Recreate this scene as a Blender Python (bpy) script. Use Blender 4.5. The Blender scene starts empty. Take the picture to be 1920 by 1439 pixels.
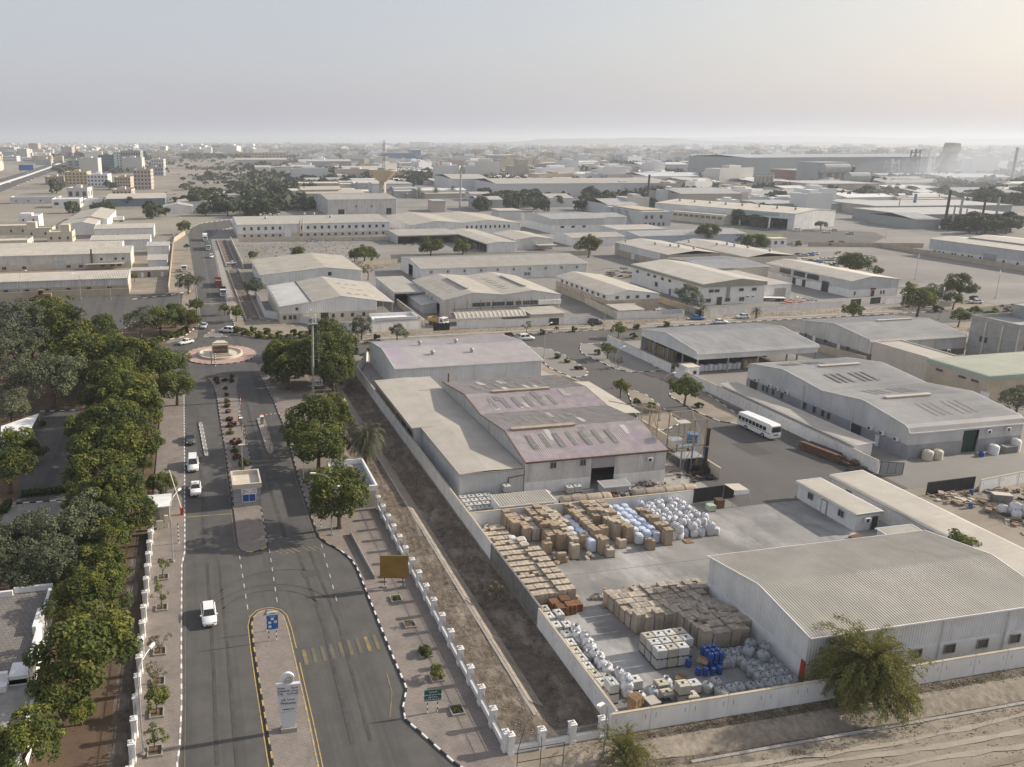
import bpy, math, random
from mathutils import Vector, Matrix
random.seed(7)
R = math.radians
SC = bpy.context.scene
COL = SC.collection

# ------------------------------------------------------------------ camera
S = 56.0; DD = 1510.0; HX = 660.0; HY = 262.0
FPX = math.sqrt(DD*DD-358.0**2); TH = math.atan2(358.0, FPX); CH = S*math.cos(TH); AZ = math.atan2(315.0, 1510.0)
CA, SA = math.cos(AZ), math.sin(AZ)
cam = bpy.data.cameras.new('camera'); camo = bpy.data.objects.new('camera', cam); COL.objects.link(camo)
camo.location = (0, 0, CH); camo.rotation_euler = (R(90)-TH, 0, -AZ)
cam.sensor_width = 36; cam.lens = 36*FPX/1920.0
cam.shift_x = (960-HX)/1920.0; cam.shift_y = -(719.5-(HY+358.0))/1920.0
cam.clip_start = 0.5; cam.clip_end = 60000
SC.camera = camo
# ------------------------------------------------------------------ world, sun, exposure
HAZE_D = 0.00015
SUN_EL, SUN_AZ = 26.0, 92.0      # the sun stands along +x, a little beyond
w = bpy.data.worlds.new('World'); SC.world = w; w.use_nodes = True
nt = w.node_tree; bg = nt.nodes['Background']
sky = nt.nodes.new('ShaderNodeTexSky'); sky.sky_type = 'NISHITA'; sky.sun_disc = False
sky.sun_elevation = R(SUN_EL); sky.sun_rotation = R(SUN_AZ-2)
sky.air_density = 1.1; sky.dust_density = 4.0; sky.ozone_density = 1.0; sky.altitude = 30
# a dusty sky: the clear-sky model thinned and mixed with an even veil of dust
vt = nt.nodes.new('ShaderNodeVectorMath'); vt.operation = 'MULTIPLY_ADD'; vt.inputs[1].default_value = (.33, .315, .25); vt.inputs[2].default_value = (2.08, 2.12, 2.50)
nt.links.new(sky.outputs[0], vt.inputs[0]); nt.links.new(vt.outputs[0], bg.inputs[0]); bg.inputs[1].default_value = 0.134
sl = bpy.data.lights.new('sun', 'SUN'); slo = bpy.data.objects.new('sun', sl); COL.objects.link(slo)
sl.energy = 4.5; sl.angle = R(0.9); sl.color = (1.0, 0.91, 0.79)
ld = Vector((-math.cos(R(SUN_EL)), -0.02, -math.sin(R(SUN_EL))))
slo.rotation_euler = ld.to_track_quat('-Z', 'Y').to_euler()
SC.view_settings.view_transform = 'Standard'; SC.view_settings.look = 'None'
SC.view_settings.exposure = 0.55; SC.view_settings.gamma = 1.0
SC.render.engine = 'CYCLES'
SC.cycles.max_bounces = 6; SC.cycles.diffuse_bounces = 3; SC.cycles.volume_bounces = 1
SC.cycles.transparent_max_bounces = 6; SC.cycles.use_denoising = True
SC.cycles.volume_step_rate = 10; SC.cycles.volume_max_steps = 64

# ------------------------------------------------------------------ helpers
def W(px, py, z=0.0):
    """A point of the 1920 px photograph at height z, in metres (x along the frontage, y away)."""
    h = CH-z; k = h/math.cos(TH)/(py-HY)
    X = k*(px-HX); Y = k*DD-h*math.tan(TH)
    return (X*CA+Y*SA, -X*SA+Y*CA)
def WP(pts, z=0.0): return [W(p[0], p[1], z) for p in pts]
def PY(x, y, z):
    X = x*CA-y*SA; Y = x*SA+y*CA; h = CH-z
    k = (Y+h*math.tan(TH))/DD
    return HX+X/k, HY+h/math.cos(TH)/k
def height_of(bx, by, ty):
    x, y = W(bx, by); lo, hi = 0.0, 120.0
    for _ in range(40):
        m = (lo+hi)/2
        if PY(x, y, m)[1] > ty: lo = m
        else: hi = m
    return lo

def tag(o, label=None, cat=None, group=None, kind=None):
    if label: o['label'] = label
    if cat: o['category'] = cat
    if group: o['group'] = group
    if kind: o['kind'] = kind
    return o
def thing(name, label, cat, loc=(0, 0, 0), rz=0.0, group=None, scale=None):
    o = bpy.data.objects.new(name, None); COL.objects.link(o)
    o.location = loc; o.rotation_euler = (0, 0, rz); o.empty_display_size = 0.5
    if scale: o.scale = scale if not isinstance(scale, (int, float)) else (scale,)*3
    return tag(o, label, cat, group)
def inst(name, me, parent=None, loc=(0, 0, 0), rz=0.0, scale=None):
    o = bpy.data.objects.new(name, me); COL.objects.link(o); o.location = loc; o.rotation_euler = (0, 0, rz)
    if scale: o.scale = scale if not isinstance(scale, (int, float)) else (scale,)*3
    if parent: o.parent = parent
    return o
def copy_tree(o, parent=None):
    c = o.copy(); COL.objects.link(c)
    if parent: c.parent = parent
    for ch in KIDS.get(o.name, ()): copy_tree(ch, c)
    return c
KIDS = {}
def index_children(root):
    """Remember a finished thing's tree, so that copies need no search."""
    def walk(o):
        ch = [q for q in bpy.data.objects if q.parent == o]
        KIDS[o.name] = ch
        for q in ch: walk(q)
    walk(root)

class MB:
    def __init__(s): s.v = []; s.f = []; s.m = []
    def face(s, pts, mi=0):
        n = len(s.v); s.v += [tuple(p) for p in pts]; s.f.append(tuple(range(n, n+len(pts)))); s.m.append(mi)
    def box(s, x0, y0, z0, x1, y1, z1, mi=0, bottom=False):
        n = len(s.v)
        s.v += [(x0,y0,z0),(x1,y0,z0),(x1,y1,z0),(x0,y1,z0),(x0,y0,z1),(x1,y0,z1),(x1,y1,z1),(x0,y1,z1)]
        fs = [(4,5,6,7),(0,1,5,4),(1,2,6,5),(2,3,7,6),(3,0,4,7)] + ([(3,2,1,0)] if bottom else [])
        for q in fs: s.f.append(tuple(n+i for i in q)); s.m.append(mi)
    def prism(s, pts, z0, z1, mi=0, side=None, bottom=False):
        if sum(pts[i-1][0]*pts[i][1]-pts[i][0]*pts[i-1][1] for i in range(len(pts))) < 0: pts = pts[::-1]
        n = len(s.v); k = len(pts)
        s.v += [(p[0], p[1], z0) for p in pts]+[(p[0], p[1], z1) for p in pts]
        s.f.append(tuple(n+k+i for i in range(k))); s.m.append(mi)
        for i in range(k):
            j = (i+1) % k; s.f.append((n+i, n+j, n+k+j, n+k+i)); s.m.append(mi if side is None else side)
        if bottom: s.f.append(tuple(n+k-1-i for i in range(k))); s.m.append(mi)
    def cyl(s, cx, cy, z0, z1, r, n=10, r2=None, mi=0, cap=True):
        r2 = r if r2 is None else r2; b = len(s.v)
        for i in range(n):
            a = 2*math.pi*i/n; s.v.append((cx+r*math.cos(a), cy+r*math.sin(a), z0))
        for i in range(n):
            a = 2*math.pi*i/n; s.v.append((cx+r2*math.cos(a), cy+r2*math.sin(a), z1))
        for i in range(n):
            j = (i+1) % n; s.f.append((b+i, b+j, b+n+j, b+n+i)); s.m.append(mi)
        if cap: s.f.append(tuple(b+n+i for i in range(n))); s.m.append(mi)
    def lathe(s, prof, n=12, mi=0, cx=0, cy=0):
        b = len(s.v)
        for r, z in prof:
            for i in range(n):
                a = 2*math.pi*i/n; s.v.append((cx+r*math.cos(a), cy+r*math.sin(a), z))
        for k in range(len(prof)-1):
            for i in range(n):
                j = (i+1) % n; s.f.append((b+k*n+i, b+k*n+j, b+(k+1)*n+j, b+(k+1)*n+i)); s.m.append(mi)
        k = len(prof)-1
        if prof[k][0] > 1e-3: s.f.append(tuple(b+k*n+i for i in range(n))); s.m.append(mi)
    def bar(s, p, q, r, n=5, r2=None, mi=0):
        p, q = Vector(p), Vector(q); d = (q-p)
        if d.length < 1e-6: return
        d.normalize(); a = d.orthogonal().normalized(); c = d.cross(a); r2 = r if r2 is None else r2; b = len(s.v)
        for P0, rr in ((p, r), (q, r2)):
            for i in range(n):
                t = 2*math.pi*i/n; s.v.append(tuple(P0+a*(rr*math.cos(t))+c*(rr*math.sin(t))))
        for i in range(n):
            j = (i+1) % n; s.f.append((b+i, b+j, b+n+j, b+n+i)); s.m.append(mi)
        s.f.append(tuple(b+n+i for i in range(n))); s.m.append(mi); s.f.append(tuple(b+n-1-i for i in range(n))); s.m.append(mi)
    def tube(s, pts, r, n=6, mi=0):
        for a, b in zip(pts, pts[1:]): s.bar(a, b, r, n, mi=mi)
    def ribroof(s, axis, a0, a1, prof, pitch=.33, amp=.04, mi=0):
        """Ribbed sheet: runs a0..a1 along axis, profile [(t, z)] across."""
        us = ribs(a0, a1, pitch, amp); k = len(prof); b = len(s.v)
        for u, dz in us:
            for t, z in prof: s.v.append((u, t, z+dz) if axis == 'x' else (t, u, z+dz))
        for i in range(len(us)-1):
            for j in range(k-1):
                q = (b+i*k+j, b+(i+1)*k+j, b+(i+1)*k+j+1, b+i*k+j+1)
                s.f.append(q if axis == 'x' else q[::-1]); s.m.append(mi)
    def ribwall(s, p0, p1, z0, top, pitch=.33, amp=.04, mi=0, holes=()):
        """Ribbed upright sheet from p0 to p1 (xy), outward on the right hand; top: number or function of u; holes (u0,u1,z0,z1)."""
        L = math.hypot(p1[0]-p0[0], p1[1]-p0[1]); dx, dy = (p1[0]-p0[0])/L, (p1[1]-p0[1])/L; nx, ny = dy, -dx
        us = ribs(0, L, pitch, amp)
        if callable(top): tf = top
        else: tf = lambda u: top
        def vt(u, d, z): return (p0[0]+dx*u+nx*d, p0[1]+dy*u+ny*d, z)
        for (u0, d0), (u1, d1) in zip(us, us[1:]):
            um = (u0+u1)/2; spans = [(z0, None)]
            for h in holes:
                if h[0] < um < h[1]:
                    spans = ([(z0, h[2])] if h[2] > z0+.01 else [])+[(h[3], None)]
            for za, zb in spans:
                ta, tb = (tf(u0), tf(u1)) if zb is None else (zb, zb)
                s.face([vt(u0, d0, za), vt(u1, d1, za), vt(u1, d1, tb), vt(u0, d0, ta)], mi)
    def build(s, name, mats, parent=None, smooth=False, loc=None):
        me = s.mesh(name, mats, smooth); o = bpy.data.objects.new(name, me); COL.objects.link(o)
        if parent: o.parent = parent
        if loc: o.location = loc
        return o
    def mesh(s, name, mats, smooth=False):
        me = bpy.data.meshes.new(name); me.from_pydata(s.v, [], s.f)
        for m in (mats if isinstance(mats, (list, tuple)) else [mats]): me.materials.append(m)
        if any(s.m): me.polygons.foreach_set('material_index', s.m)
        if smooth: me.polygons.foreach_set('use_smooth', [True]*len(s.f))
        me.update(); return me
def ribs(a0, a1, pitch, amp):
    if amp <= 0 or pitch <= 0: return [(a0, 0.0), (a1, 0.0)]
    n = max(1, int(round(abs(a1-a0)/pitch))); p = (a1-a0)/n; out = []
    for i in range(n):
        u = a0+i*p; out += [(u, 0.0), (u+.5*p, 0.0), (u+.62*p, amp), (u+.88*p, amp)]
    out.append((a1, 0.0)); return out

# ------------------------------------------------------------------ materials
MATS = {}
def mat(name, c1, c2=None, scale=1.0, rough=.85, bump=0.0, bscale=None, metal=0.0, stretch=(1, 1, 1), c3=None, s3=.15, f3=.5, st3=(1, 1, 1), spec=.25, rnd=True, jitter=0.0, translucent=0.0):
    m = bpy.data.materials.new(name); m.use_nodes = True; t = m.node_tree; N = t.nodes; L = t.links
    b = N['Principled BSDF']; b.inputs['Roughness'].default_value = rough; b.inputs['Metallic'].default_value = metal
    b.inputs['Specular IOR Level'].default_value = spec
    tc = N.new('ShaderNodeTexCoord'); oi = N.new('ShaderNodeObjectInfo'); src = tc.outputs['Object']
    if rnd:
        ad = N.new('ShaderNodeVectorMath'); ad.operation = 'MULTIPLY_ADD'
        cx = N.new('ShaderNodeCombineXYZ')
        for i in range(3): L.new(oi.outputs['Random'], cx.inputs[i])
        ad.inputs[1].default_value = (61, 37, 53); L.new(cx.outputs[0], ad.inputs[0]); L.new(src, ad.inputs[2]); src = ad.outputs[0]
    def noise(sc, st, det=5):
        mp = N.new('ShaderNodeMapping'); mp.inputs['Scale'].default_value = st; L.new(src, mp.inputs[0])
        n = N.new('ShaderNodeTexNoise'); n.inputs['Scale'].default_value = sc; n.inputs['Detail'].default_value = det; n.inputs['Roughness'].default_value = .65
        L.new(mp.outputs[0], n.inputs['Vector']); return n.outputs[0]
    def ramp(x, lo, hi):
        r = N.new('ShaderNodeMapRange'); r.inputs['From Min'].default_value = lo; r.inputs['From Max'].default_value = hi; L.new(x, r.inputs[0]); return r.outputs[0]
    c2 = c2 or tuple(x*.8 for x in c1)
    mx = N.new('ShaderNodeMix'); mx.data_type = 'RGBA'; mx.inputs[6].default_value = (*c1, 1); mx.inputs[7].default_value = (*c2, 1)
    L.new(ramp(noise(scale, stretch), .35, .65), mx.inputs[0]); out = mx.outputs[2]
    if c3:
        m3 = N.new('ShaderNodeMix'); m3.data_type = 'RGBA'; m3.inputs[7].default_value = (*c3, 1); L.new(out, m3.inputs[6])
        ml = N.new('ShaderNodeMath'); ml.operation = 'MULTIPLY'; ml.inputs[1].default_value = f3
        L.new(ramp(noise(s3, st3), .5, .72), ml.inputs[0]); L.new(ml.outputs[0], m3.inputs[0]); out = m3.outputs[2]
    if jitter:
        hs = N.new('ShaderNodeHueSaturation'); r = N.new('ShaderNodeMapRange'); r.inputs['To Min'].default_value = 1-jitter; r.inputs['To Max'].default_value = 1+jitter
        L.new(oi.outputs['Random'], r.inputs[0]); L.new(r.outputs[0], hs.inputs['Value']); L.new(out, hs.inputs['Color']); out = hs.outputs[0]
    L.new(out, b.inputs['Base Color'])
    if bump:
        bp = N.new('ShaderNodeBump'); bp.inputs['Strength'].default_value = bump; bp.inputs['Distance'].default_value = .05
        L.new(noise(bscale or scale*6, (1, 1, 1), 6), bp.inputs['Height']); L.new(bp.outputs[0], b.inputs['Normal'])
    if translucent:
        tr = N.new('ShaderNodeBsdfTranslucent'); L.new(out, tr.inputs[0]); ms = N.new('ShaderNodeMixShader'); ms.inputs[0].default_value = translucent
        L.new(b.outputs[0], ms.inputs[1]); L.new(tr.outputs[0], ms.inputs[2]); L.new(ms.outputs[0], N['Material Output'].inputs[0])
    MATS[name] = m; return m
def brickmat(name, c1, c2, mortar, w_, h_, msize=.012, c3=None):
    m = mat(name, c1, c2, .5, .9, c3=c3, s3=.25, f3=.6, rnd=False); t = m.node_tree; N = t.nodes; L = t.links
    tc = N.new('ShaderNodeTexCoord'); br = N.new('ShaderNodeTexBrick'); br.inputs['Scale'].default_value = 1
    br.inputs['Brick Width'].default_value = w_; br.inputs['Row Height'].default_value = h_; br.inputs['Mortar Size'].default_value = msize
    br.inputs['Color1'].default_value = (1, 1, 1, 1); br.inputs['Color2'].default_value = (.86, .84, .82, 1); br.inputs['Mortar'].default_value = (*mortar, 1)
    L.new(tc.outputs['Object'], br.inputs['Vector']); b = N['Principled BSDF']; src = b.inputs['Base Color'].links[0].from_socket
    mx = N.new('ShaderNodeMix'); mx.data_type = 'RGBA'; mx.blend_type = 'MULTIPLY'; mx.inputs[0].default_value = 1
    L.new(src, mx.inputs[6]); L.new(br.outputs['Color'], mx.inputs[7]); L.new(mx.outputs[2], b.inputs['Base Color']); return m
ASPH = mat('asphalt', (.102,.098,.092), (.080,.078,.075), .35, .9, .25, 9, c3=(.050,.050,.052), s3=.42, f3=.8, st3=(1,.03,1), rnd=False)
ASPH2 = mat('asphalt_yard', (.105,.100,.095), (.078,.075,.073), .12, .9, .25, 8, c3=(.16,.15,.135), s3=.06, f3=.6, rnd=False)
CONC = mat('yard_concrete', (.25,.245,.232), (.165,.162,.157), .16, .88, .2, 5, c3=(.43,.425,.41), s3=.13, f3=.85, st3=(1,.6,1), rnd=False)
PAVER = brickmat('pavers', (.275,.24,.215), (.23,.205,.185), (.55,.52,.5), .4, .2, .02, c3=(.17,.155,.145))
SOIL = mat('dry_soil', (.285,.245,.195), (.20,.17,.135), .13, .95, .7, 2.5, c3=(.13,.108,.085), s3=.22, f3=.7, st3=(.22,1,1), rnd=False)
DIRT = mat('brown_rubble', (.16,.13,.102), (.075,.06,.05), .9, .95, 1.0, 3, c3=(.28,.24,.195), s3=.5, f3=.9, st3=(1,.5,1), rnd=False)
GROVE = mat('grove_soil', (.14,.095,.062), (.10,.07,.048), .3, .95, .5, 3, c3=(.20,.15,.10), s3=.2, f3=.6, rnd=False)
SAND = mat('plain_sand', (.28,.252,.208), (.20,.178,.148), .004, .95, .3, .4, c3=(.12,.112,.085), s3=.010, f3=.85, rnd=False)
LOTG = mat('gravel_lot', (.225,.214,.196), (.165,.157,.145), .02, .95, .3, 1, c3=(.30,.28,.25), s3=.03, f3=.6, st3=(.3,1,1), rnd=False)
STONE = mat('pitched_stone', (.30,.262,.21), (.20,.17,.135), 1.6, .95, 1.0, 2.6, c3=(.14,.12,.095), s3=.3, f3=.5, rnd=False)
CEM = mat('cement', (.33,.315,.29), (.25,.238,.22), .8, .9, .2, c3=(.17,.16,.145), s3=.5, f3=.5)
WALLW = mat('white_painted_wall', (.74,.735,.72), (.66,.655,.64), .5, .85, c3=(.46,.445,.42), s3=.7, f3=.45, st3=(1,1,.22))
WALLG = mat('bare_render_wall', (.20,.195,.185), (.14,.137,.13), .6, .9, c3=(.30,.29,.27), s3=.4, f3=.5)
WALLB = mat('beige_render', (.47,.405,.31), (.40,.34,.26), .4, .88, c3=(.30,.25,.19), s3=.5, f3=.5, st3=(1,1,.3))
WALLC = mat('cream_render', (.56,.51,.42), (.48,.435,.36), .4, .88, c3=(.36,.32,.26), s3=.5, f3=.45, st3=(1,1,.3))
WHITE = mat('white_paint', (.74,.73,.71), (.66,.65,.63), .6, .6)
BLACK = mat('black_paint', (.035,.035,.038), (.028,.028,.03), 1, .7)
YELP = mat('yellow_paint', (.50,.35,.12), (.38,.28,.12), 1.2, .8, c3=(.13,.11,.08), s3=2.2, f3=.8)
YELF = mat('worn_yellow_line', (.27,.215,.10), (.18,.15,.09), .8, .85, c3=(.10,.096,.09), s3=1.1, f3=.9, rnd=False)
YELZ = mat('worn_yellow_bars', (.29,.21,.08), (.16,.135,.08), .45, .85, c3=(.098,.094,.086), s3=.35, f3=1.0, rnd=False)
ROADW = mat('road_white', (.48,.47,.45), (.33,.325,.31), 2.5, .85, c3=(.10,.10,.10), s3=4, f3=.6)
def sheet(name, c, c2=None, dirt=(.30,.28,.25), f=.5, st=(1,.12,1), rough=.55):
    return mat(name, c, c2 or tuple(x*.82 for x in c), .22, rough, c3=dirt, s3=.8, f3=min(.9, f*1.5), st3=st, spec=.3)
RF_WHITE = sheet('roof_white_sheet', (.50,.485,.455), dirt=(.35,.33,.295))
RF_TAN = sheet('roof_tan_sheet', (.46,.425,.365), dirt=(.37,.33,.27))
RF_TANY = sheet('roof_tan_sheet_y', (.46,.425,.365), dirt=(.36,.32,.265), st=(.12,1,1))
RF_GREY = sheet('roof_grey_sheet', (.44,.43,.41), dirt=(.27,.27,.26))
RF_GREYY = sheet('roof_grey_sheet_y', (.43,.415,.39), dirt=(.26,.25,.235), st=(.12,1,1))
RF_LILAC = mat('roof_lilac_sheet', (.47,.425,.42), (.37,.33,.325), .35, .65, c3=(.40,.275,.46), s3=.13, f3=.85, st3=(1,.35,1))
RF_ROSE = mat('roof_rose_sheet', (.44,.385,.37), (.33,.285,.275), .6, .7, c3=(.39,.295,.385), s3=.25, f3=.65, st3=(1,.4,1))
RF_MOSS = mat('roof_weathered_sheet', (.34,.315,.29), (.255,.235,.215), .6, .75, c3=(.40,.33,.32), s3=.25, f3=.7, st3=(1,.25,1))
RF_PINK = mat('roof_pink_grey_sheet', (.50,.465,.45), (.42,.385,.375), .3, .65, c3=(.43,.335,.45), s3=.11, f3=.6, st3=(1,.5,1))
RF_FLAT = sheet('roof_flat_sheet', (.42,.385,.335), dirt=(.34,.305,.26), f=.35)
WS_WHITE = sheet('wall_white_sheet', (.72,.72,.71), dirt=(.56,.545,.52), st=(1,1,.1))
WS_GREY = sheet('wall_grey_sheet', (.54,.545,.545), dirt=(.42,.415,.40), st=(1,1,.1))
WS_DIRTY = sheet('wall_stained_sheet', (.60,.585,.56), dirt=(.38,.34,.30), f=.75, st=(1,1,.1))
SKYL = mat('skylight_sheet', (.20,.195,.18), (.13,.125,.115), 2, .5, c3=(.30,.29,.27), s3=1.5, f3=.5)
DADOG = mat('grey_plinth', (.30,.305,.32), (.25,.255,.265), .6, .9, c3=(.38,.38,.38), s3=.5, f3=.4)
GLASS = mat('window_glass', (.035,.04,.045), (.06,.065,.07), 1.5, .12, spec=.6)
DARKIN = mat('dark_steel', (.05,.05,.052), (.035,.035,.036), 1, .6)
STEEL = mat('galvanised_steel', (.38,.385,.39), (.30,.305,.31), 1, .45, metal=.3)
RUST = mat('rusty_steel', (.16,.085,.05), (.09,.05,.032), 1.5, .8)
RED = mat('red_paint', (.40,.05,.03), (.32,.045,.03), 1, .5)
BLUE = mat('blue_paint', (.03,.09,.30), (.025,.07,.24), 1, .45)
BLUE2 = mat('faded_blue_paint', (.12,.20,.33), (.09,.15,.25), 1, .6)
GREEN = mat('sign_green', (.02,.10,.075), (.018,.085,.065), 1, .5)
# ================================================================== THE SETTING
def structure(o): o['kind'] = 'structure'; return o
def slab(name, pts, z0, z1, m, side=None):
    b = MB(); b.prism(pts, z0, z1, 0, 1 if side else None)
    return structure(b.build(name, [m, side] if side else [m]))
def flat(name, pts, z, m):
    b = MB()
    if sum(pts[i-1][0]*pts[i][1]-pts[i][0]*pts[i-1][1] for i in range(len(pts))) < 0: pts = pts[::-1]
    b.face([(p[0], p[1], z) for p in pts]); return structure(b.build(name, [m]))
def lerp(a, b, t): return a+(b-a)*t
def prof(t, pts):
    if t <= pts[0][0]: return pts[0][1]
    for (a, za), (b, zb) in zip(pts, pts[1:]):
        if t <= b: return lerp(za, zb, (t-a)/(b-a))
    return pts[-1][1]
DITCH_A = [(28.5,0),(30.6,.05),(30.9,0),(32.6,-1.0),(33.6,-1.05),(35.9,-.1),(36.4,0)]
DITCH_B = [(50.6,0),(51.6,0),(51.85,-.5),(52.3,-.95),(52.8,-.95),(54.6,-.02),(54.9,0)]
def ground_z(x, y):
    z = 0.0
    if 28 < x < 37 and 57.0 < y < 176:
        z = prof(x, DITCH_A)*min(1, (y-57)/4)*min(1, (176-y)/5)
    if 50 < y < 55 and x > 36:
        z = min(z, prof(y, DITCH_B)*min(1, (x-36)/12))
    return z
def axis_lines(lo, hi, fine0, fine1, step):
    a = []; v = fine0
    while v <= fine1+1e-6: a.append(v); v += step
    d = step*4; v = fine1
    out = []
    while v < hi: v = min(hi, v+d); out.append(v); d *= 1.6
    d = step*4; v = fine0; pre = []
    while v > lo: v = max(lo, v-d); pre.append(v); d *= 1.6
    return pre[::-1]+a+out
def make_ground():
    xs = axis_lines(-16000, 20000, 26.0, 110.0, .5); ys = axis_lines(-300, 26000, 49.5, 178.0, .5)
    xs = sorted(set([round(x, 3) for x in xs])); ys = sorted(set([round(y, 3) for y in ys]))
    # keep the fine spacing only where a ditch runs
    xs = [x for i, x in enumerate(xs) if x < 37.5 or x > 110 or i % 4 == 0]; ys = [y for i, y in enumerate(ys) if y < 56 or y > 178 or i % 4 == 0]
    b = MB(); n = len(xs); rnd = random.Random(3)
    for y in ys:
        for x in xs:
            z = ground_z(x, y)
            if (28 < x < 37 and 58 < y < 175) or (y < 55 and 30 < x < 110): z += rnd.uniform(-.05, .05)
            b.v.append((x, y, z))
    for j in range(len(ys)-1):
        for i in range(n-1):
            xm, ym = (xs[i]+xs[i+1])/2, (ys[j]+ys[j+1])/2
            b.f.append((j*n+i, j*n+i+1, (j+1)*n+i+1, (j+1)*n+i)); mi = 0
            if 26 < xm < 37.3 and 56 < ym < 180: mi = 1
            elif ym < 56.2 and 36 < xm < 140: mi = 1 if (ym > 54.8 or 51.8 < ym < 52.9) else 0
            elif ym > 420 or xm < -90 or xm > 420: mi = 2
            b.m.append(mi)
    return structure(b.build('ground', [SOIL, DIRT, SAND], smooth=False))
make_ground()
# stone pitching on the slope, thin concrete lips of the two drains
b = MB(); x = 38.0; rnd = random.Random(5)
ysl = [52.85, 53.2, 53.6, 54.0, 54.4, 54.85]
g = []
xs_ = [38+i*.6 for i in range(160)]
for x in xs_: g.append([(x, y, ground_z(x, y)+.07+rnd.uniform(-.03, .03)) for y in ysl])
for i in range(len(g)-1):
    for j in range(len(ysl)-1): b.face([g[i][j], g[i+1][j], g[i+1][j+1], g[i][j+1]])
structure(b.build('stone_pitching', [STONE]))
b = MB()
for i in range(20): b.box(42+i*5, 51.55, -.3, 42+i*5+4.97, 51.85, .06+.02*(i % 2))
structure(b.build('drain_edge', [CEM]))
b = MB()
for i in range(28): b.box(30.55, 60+i*4, -.2, 30.85, 60+i*4+3.97, .08+.02*(i % 2))
structure(b.build('ditch_edge', [CEM]))
b = MB()
for (xa, ya), (xb, yb) in zip([(30.9,.02),(31.5,-.34),(32.3,-.82)], [(31.5,-.34),(32.3,-.82),(32.6,-.99)]):
    b.face([(xa,62,ya+.06),(xb,62,yb+.06),(xb,170,yb+.06),(xa,170,ya+.06)][::1])
structure(b.build('ditch_lining', [STONE]))
DR0, DR1 = (14.2, 238), (13.6, 440); bed = MB(); edge = MB()
bed.face([(16.2,236,.034),(20.6,236,.034),(20.2,336,.034),(15.6,336,.034)]); bed.face([(15.6,344,.034),(20.2,344,.034),(20.0,440,.034),(15.2,440,.034)]); structure(bed.build('storm_drain', [DIRT]))
for (xa, ya, xb, yb) in ((16.2,236,15.6,336),(20.6,236,20.2,336),(15.6,344,15.2,440),(20.2,344,20.0,440)): edge.prism([(xa-.22,ya),(xa+.22,ya),(xb+.22,yb),(xb-.22,yb)], 0, .45)
structure(edge.build('drain_wall', [CEM]))

# asphalt sheets, each a few millimetres above the one below
flat('main_road', [(-3.4,38),(22,38),(22,180),(18,190),(-4,190)], .012, ASPH)
b = MB(); cx, cy = 6.6, 199.0
b.face([(cx+20.5*math.cos(t*math.pi/24), cy+20.5*math.sin(t*math.pi/24)*.98, .020) for t in range(48)]); structure(b.build('roundabout_road', [ASPH]))
flat('north_road', [(0,200),(13,200)]+WP([(440,610),(427,575),(410,520),(400,470),(395,447),(407,433),(440,425)])+WP([(430,413),(375,420),(357,428),(352,440),(357,470),(365,520),(375,600)]), .028, ASPH)
flat('east_road', [(18,190.5),(103,190.5),(240,190.5),(300,200),(300,214),(240,204.5),(42,203.5),(22,216),(10,210),(10,195)], .024, ASPH2)
flat('yard_road', [(80,95.2),(111,95.2),(111,120),(109,150),(104,163),(100.5,170),(100.5,184),(104,191.5),(86,191.5),(92,180),(93,165),(80,158)], .016, ASPH2)
flat('yard_floor', [(37.6,56.5),(98,56.5),(98,95.1),(80,95.1),(80,100),(37.6,100)], .012, CONC)
flat('works_floor', [(37.6,100.1),(80,100.1),(85,104),(85,160),(80,175),(44,188),(37.6,172)], .010, CEM)
flat('compound_floor', [(111.2,95),(200,95),(200,190),(111.2,190)], .010, LOTG)
flat('north_compounds', [(22,216),(275,216),(275,335),(22,335)], .010, LOTG)
flat('north_verge', [(22,203.6),(275,204.6),(275,215.9),(22,215.9)], .008, SOIL)
flat('lorry_park', [(-110,228),(-7,228),(-4,246),(-3,288),(-60,290),(-110,292)], .010, ASPH)
flat('grove_floor', [(-110,40),(-7.3,40),(-7.3,222),(-40,226),(-110,226)], .006, GROVE)
flat('car_park', [(-33,163),(-24,163.5),(-20,118.5),(-28,118.5)], .014, ASPH)
flat('car_park_lane', WP([(0,985),(15,945),(130,938),(175,945),(150,1000),(60,1010)]), .014, LOTG)
flat('grove_track', WP([(200,1439),(215,1300),(232,1160),(240,1060),(262,1000),(272,1000),(262,1060),(250,1200),(238,1439)]), .012, DIRT)
flat('gravel_lot', WP([(1500,470),(1640,462),(1930,515),(1930,590),(1830,560),(1690,528)]), .014, LOTG)
flat('industrial_ground', [(0,336),(300,336),(520,250),(1500,500),(2100,1500),(1700,2400),(420,2400),(150,1400),(60,900),(16,540)], .016, LOTG)

# wheel ruts and a low spoil bank on the dirt track beyond the drain
b = MB(); b2 = MB(); q = random.Random(12)
for y0 in (50.2, 48.9, 47.1, 45.6, 44.0, 42.3):
    P = [(28+i*2.2, y0+.35*math.sin(i*.31+y0)+q.uniform(-.1,.1), q.uniform(.12,.34)) for i in range(48)]; B_ = b if y0 > 46 or y0 < 43 else b2
    for (xa, ya, wa), (xb, yb, wb) in zip(P, P[1:]): B_.face([(xa,ya-wa,.055),(xb,yb-wb,.055),(xb,yb+wb,.055),(xa,ya+wa,.055)])
structure(b.build('wheel_rut', [mat('pale_track', (.33,.295,.24), (.27,.235,.19), .5, .95, .5, 3, rnd=False)])); structure(b2.build('wheel_rut', [mat('dark_track', (.17,.145,.115), (.22,.19,.15), .5, .95, .6, 3, rnd=False)]))
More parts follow.
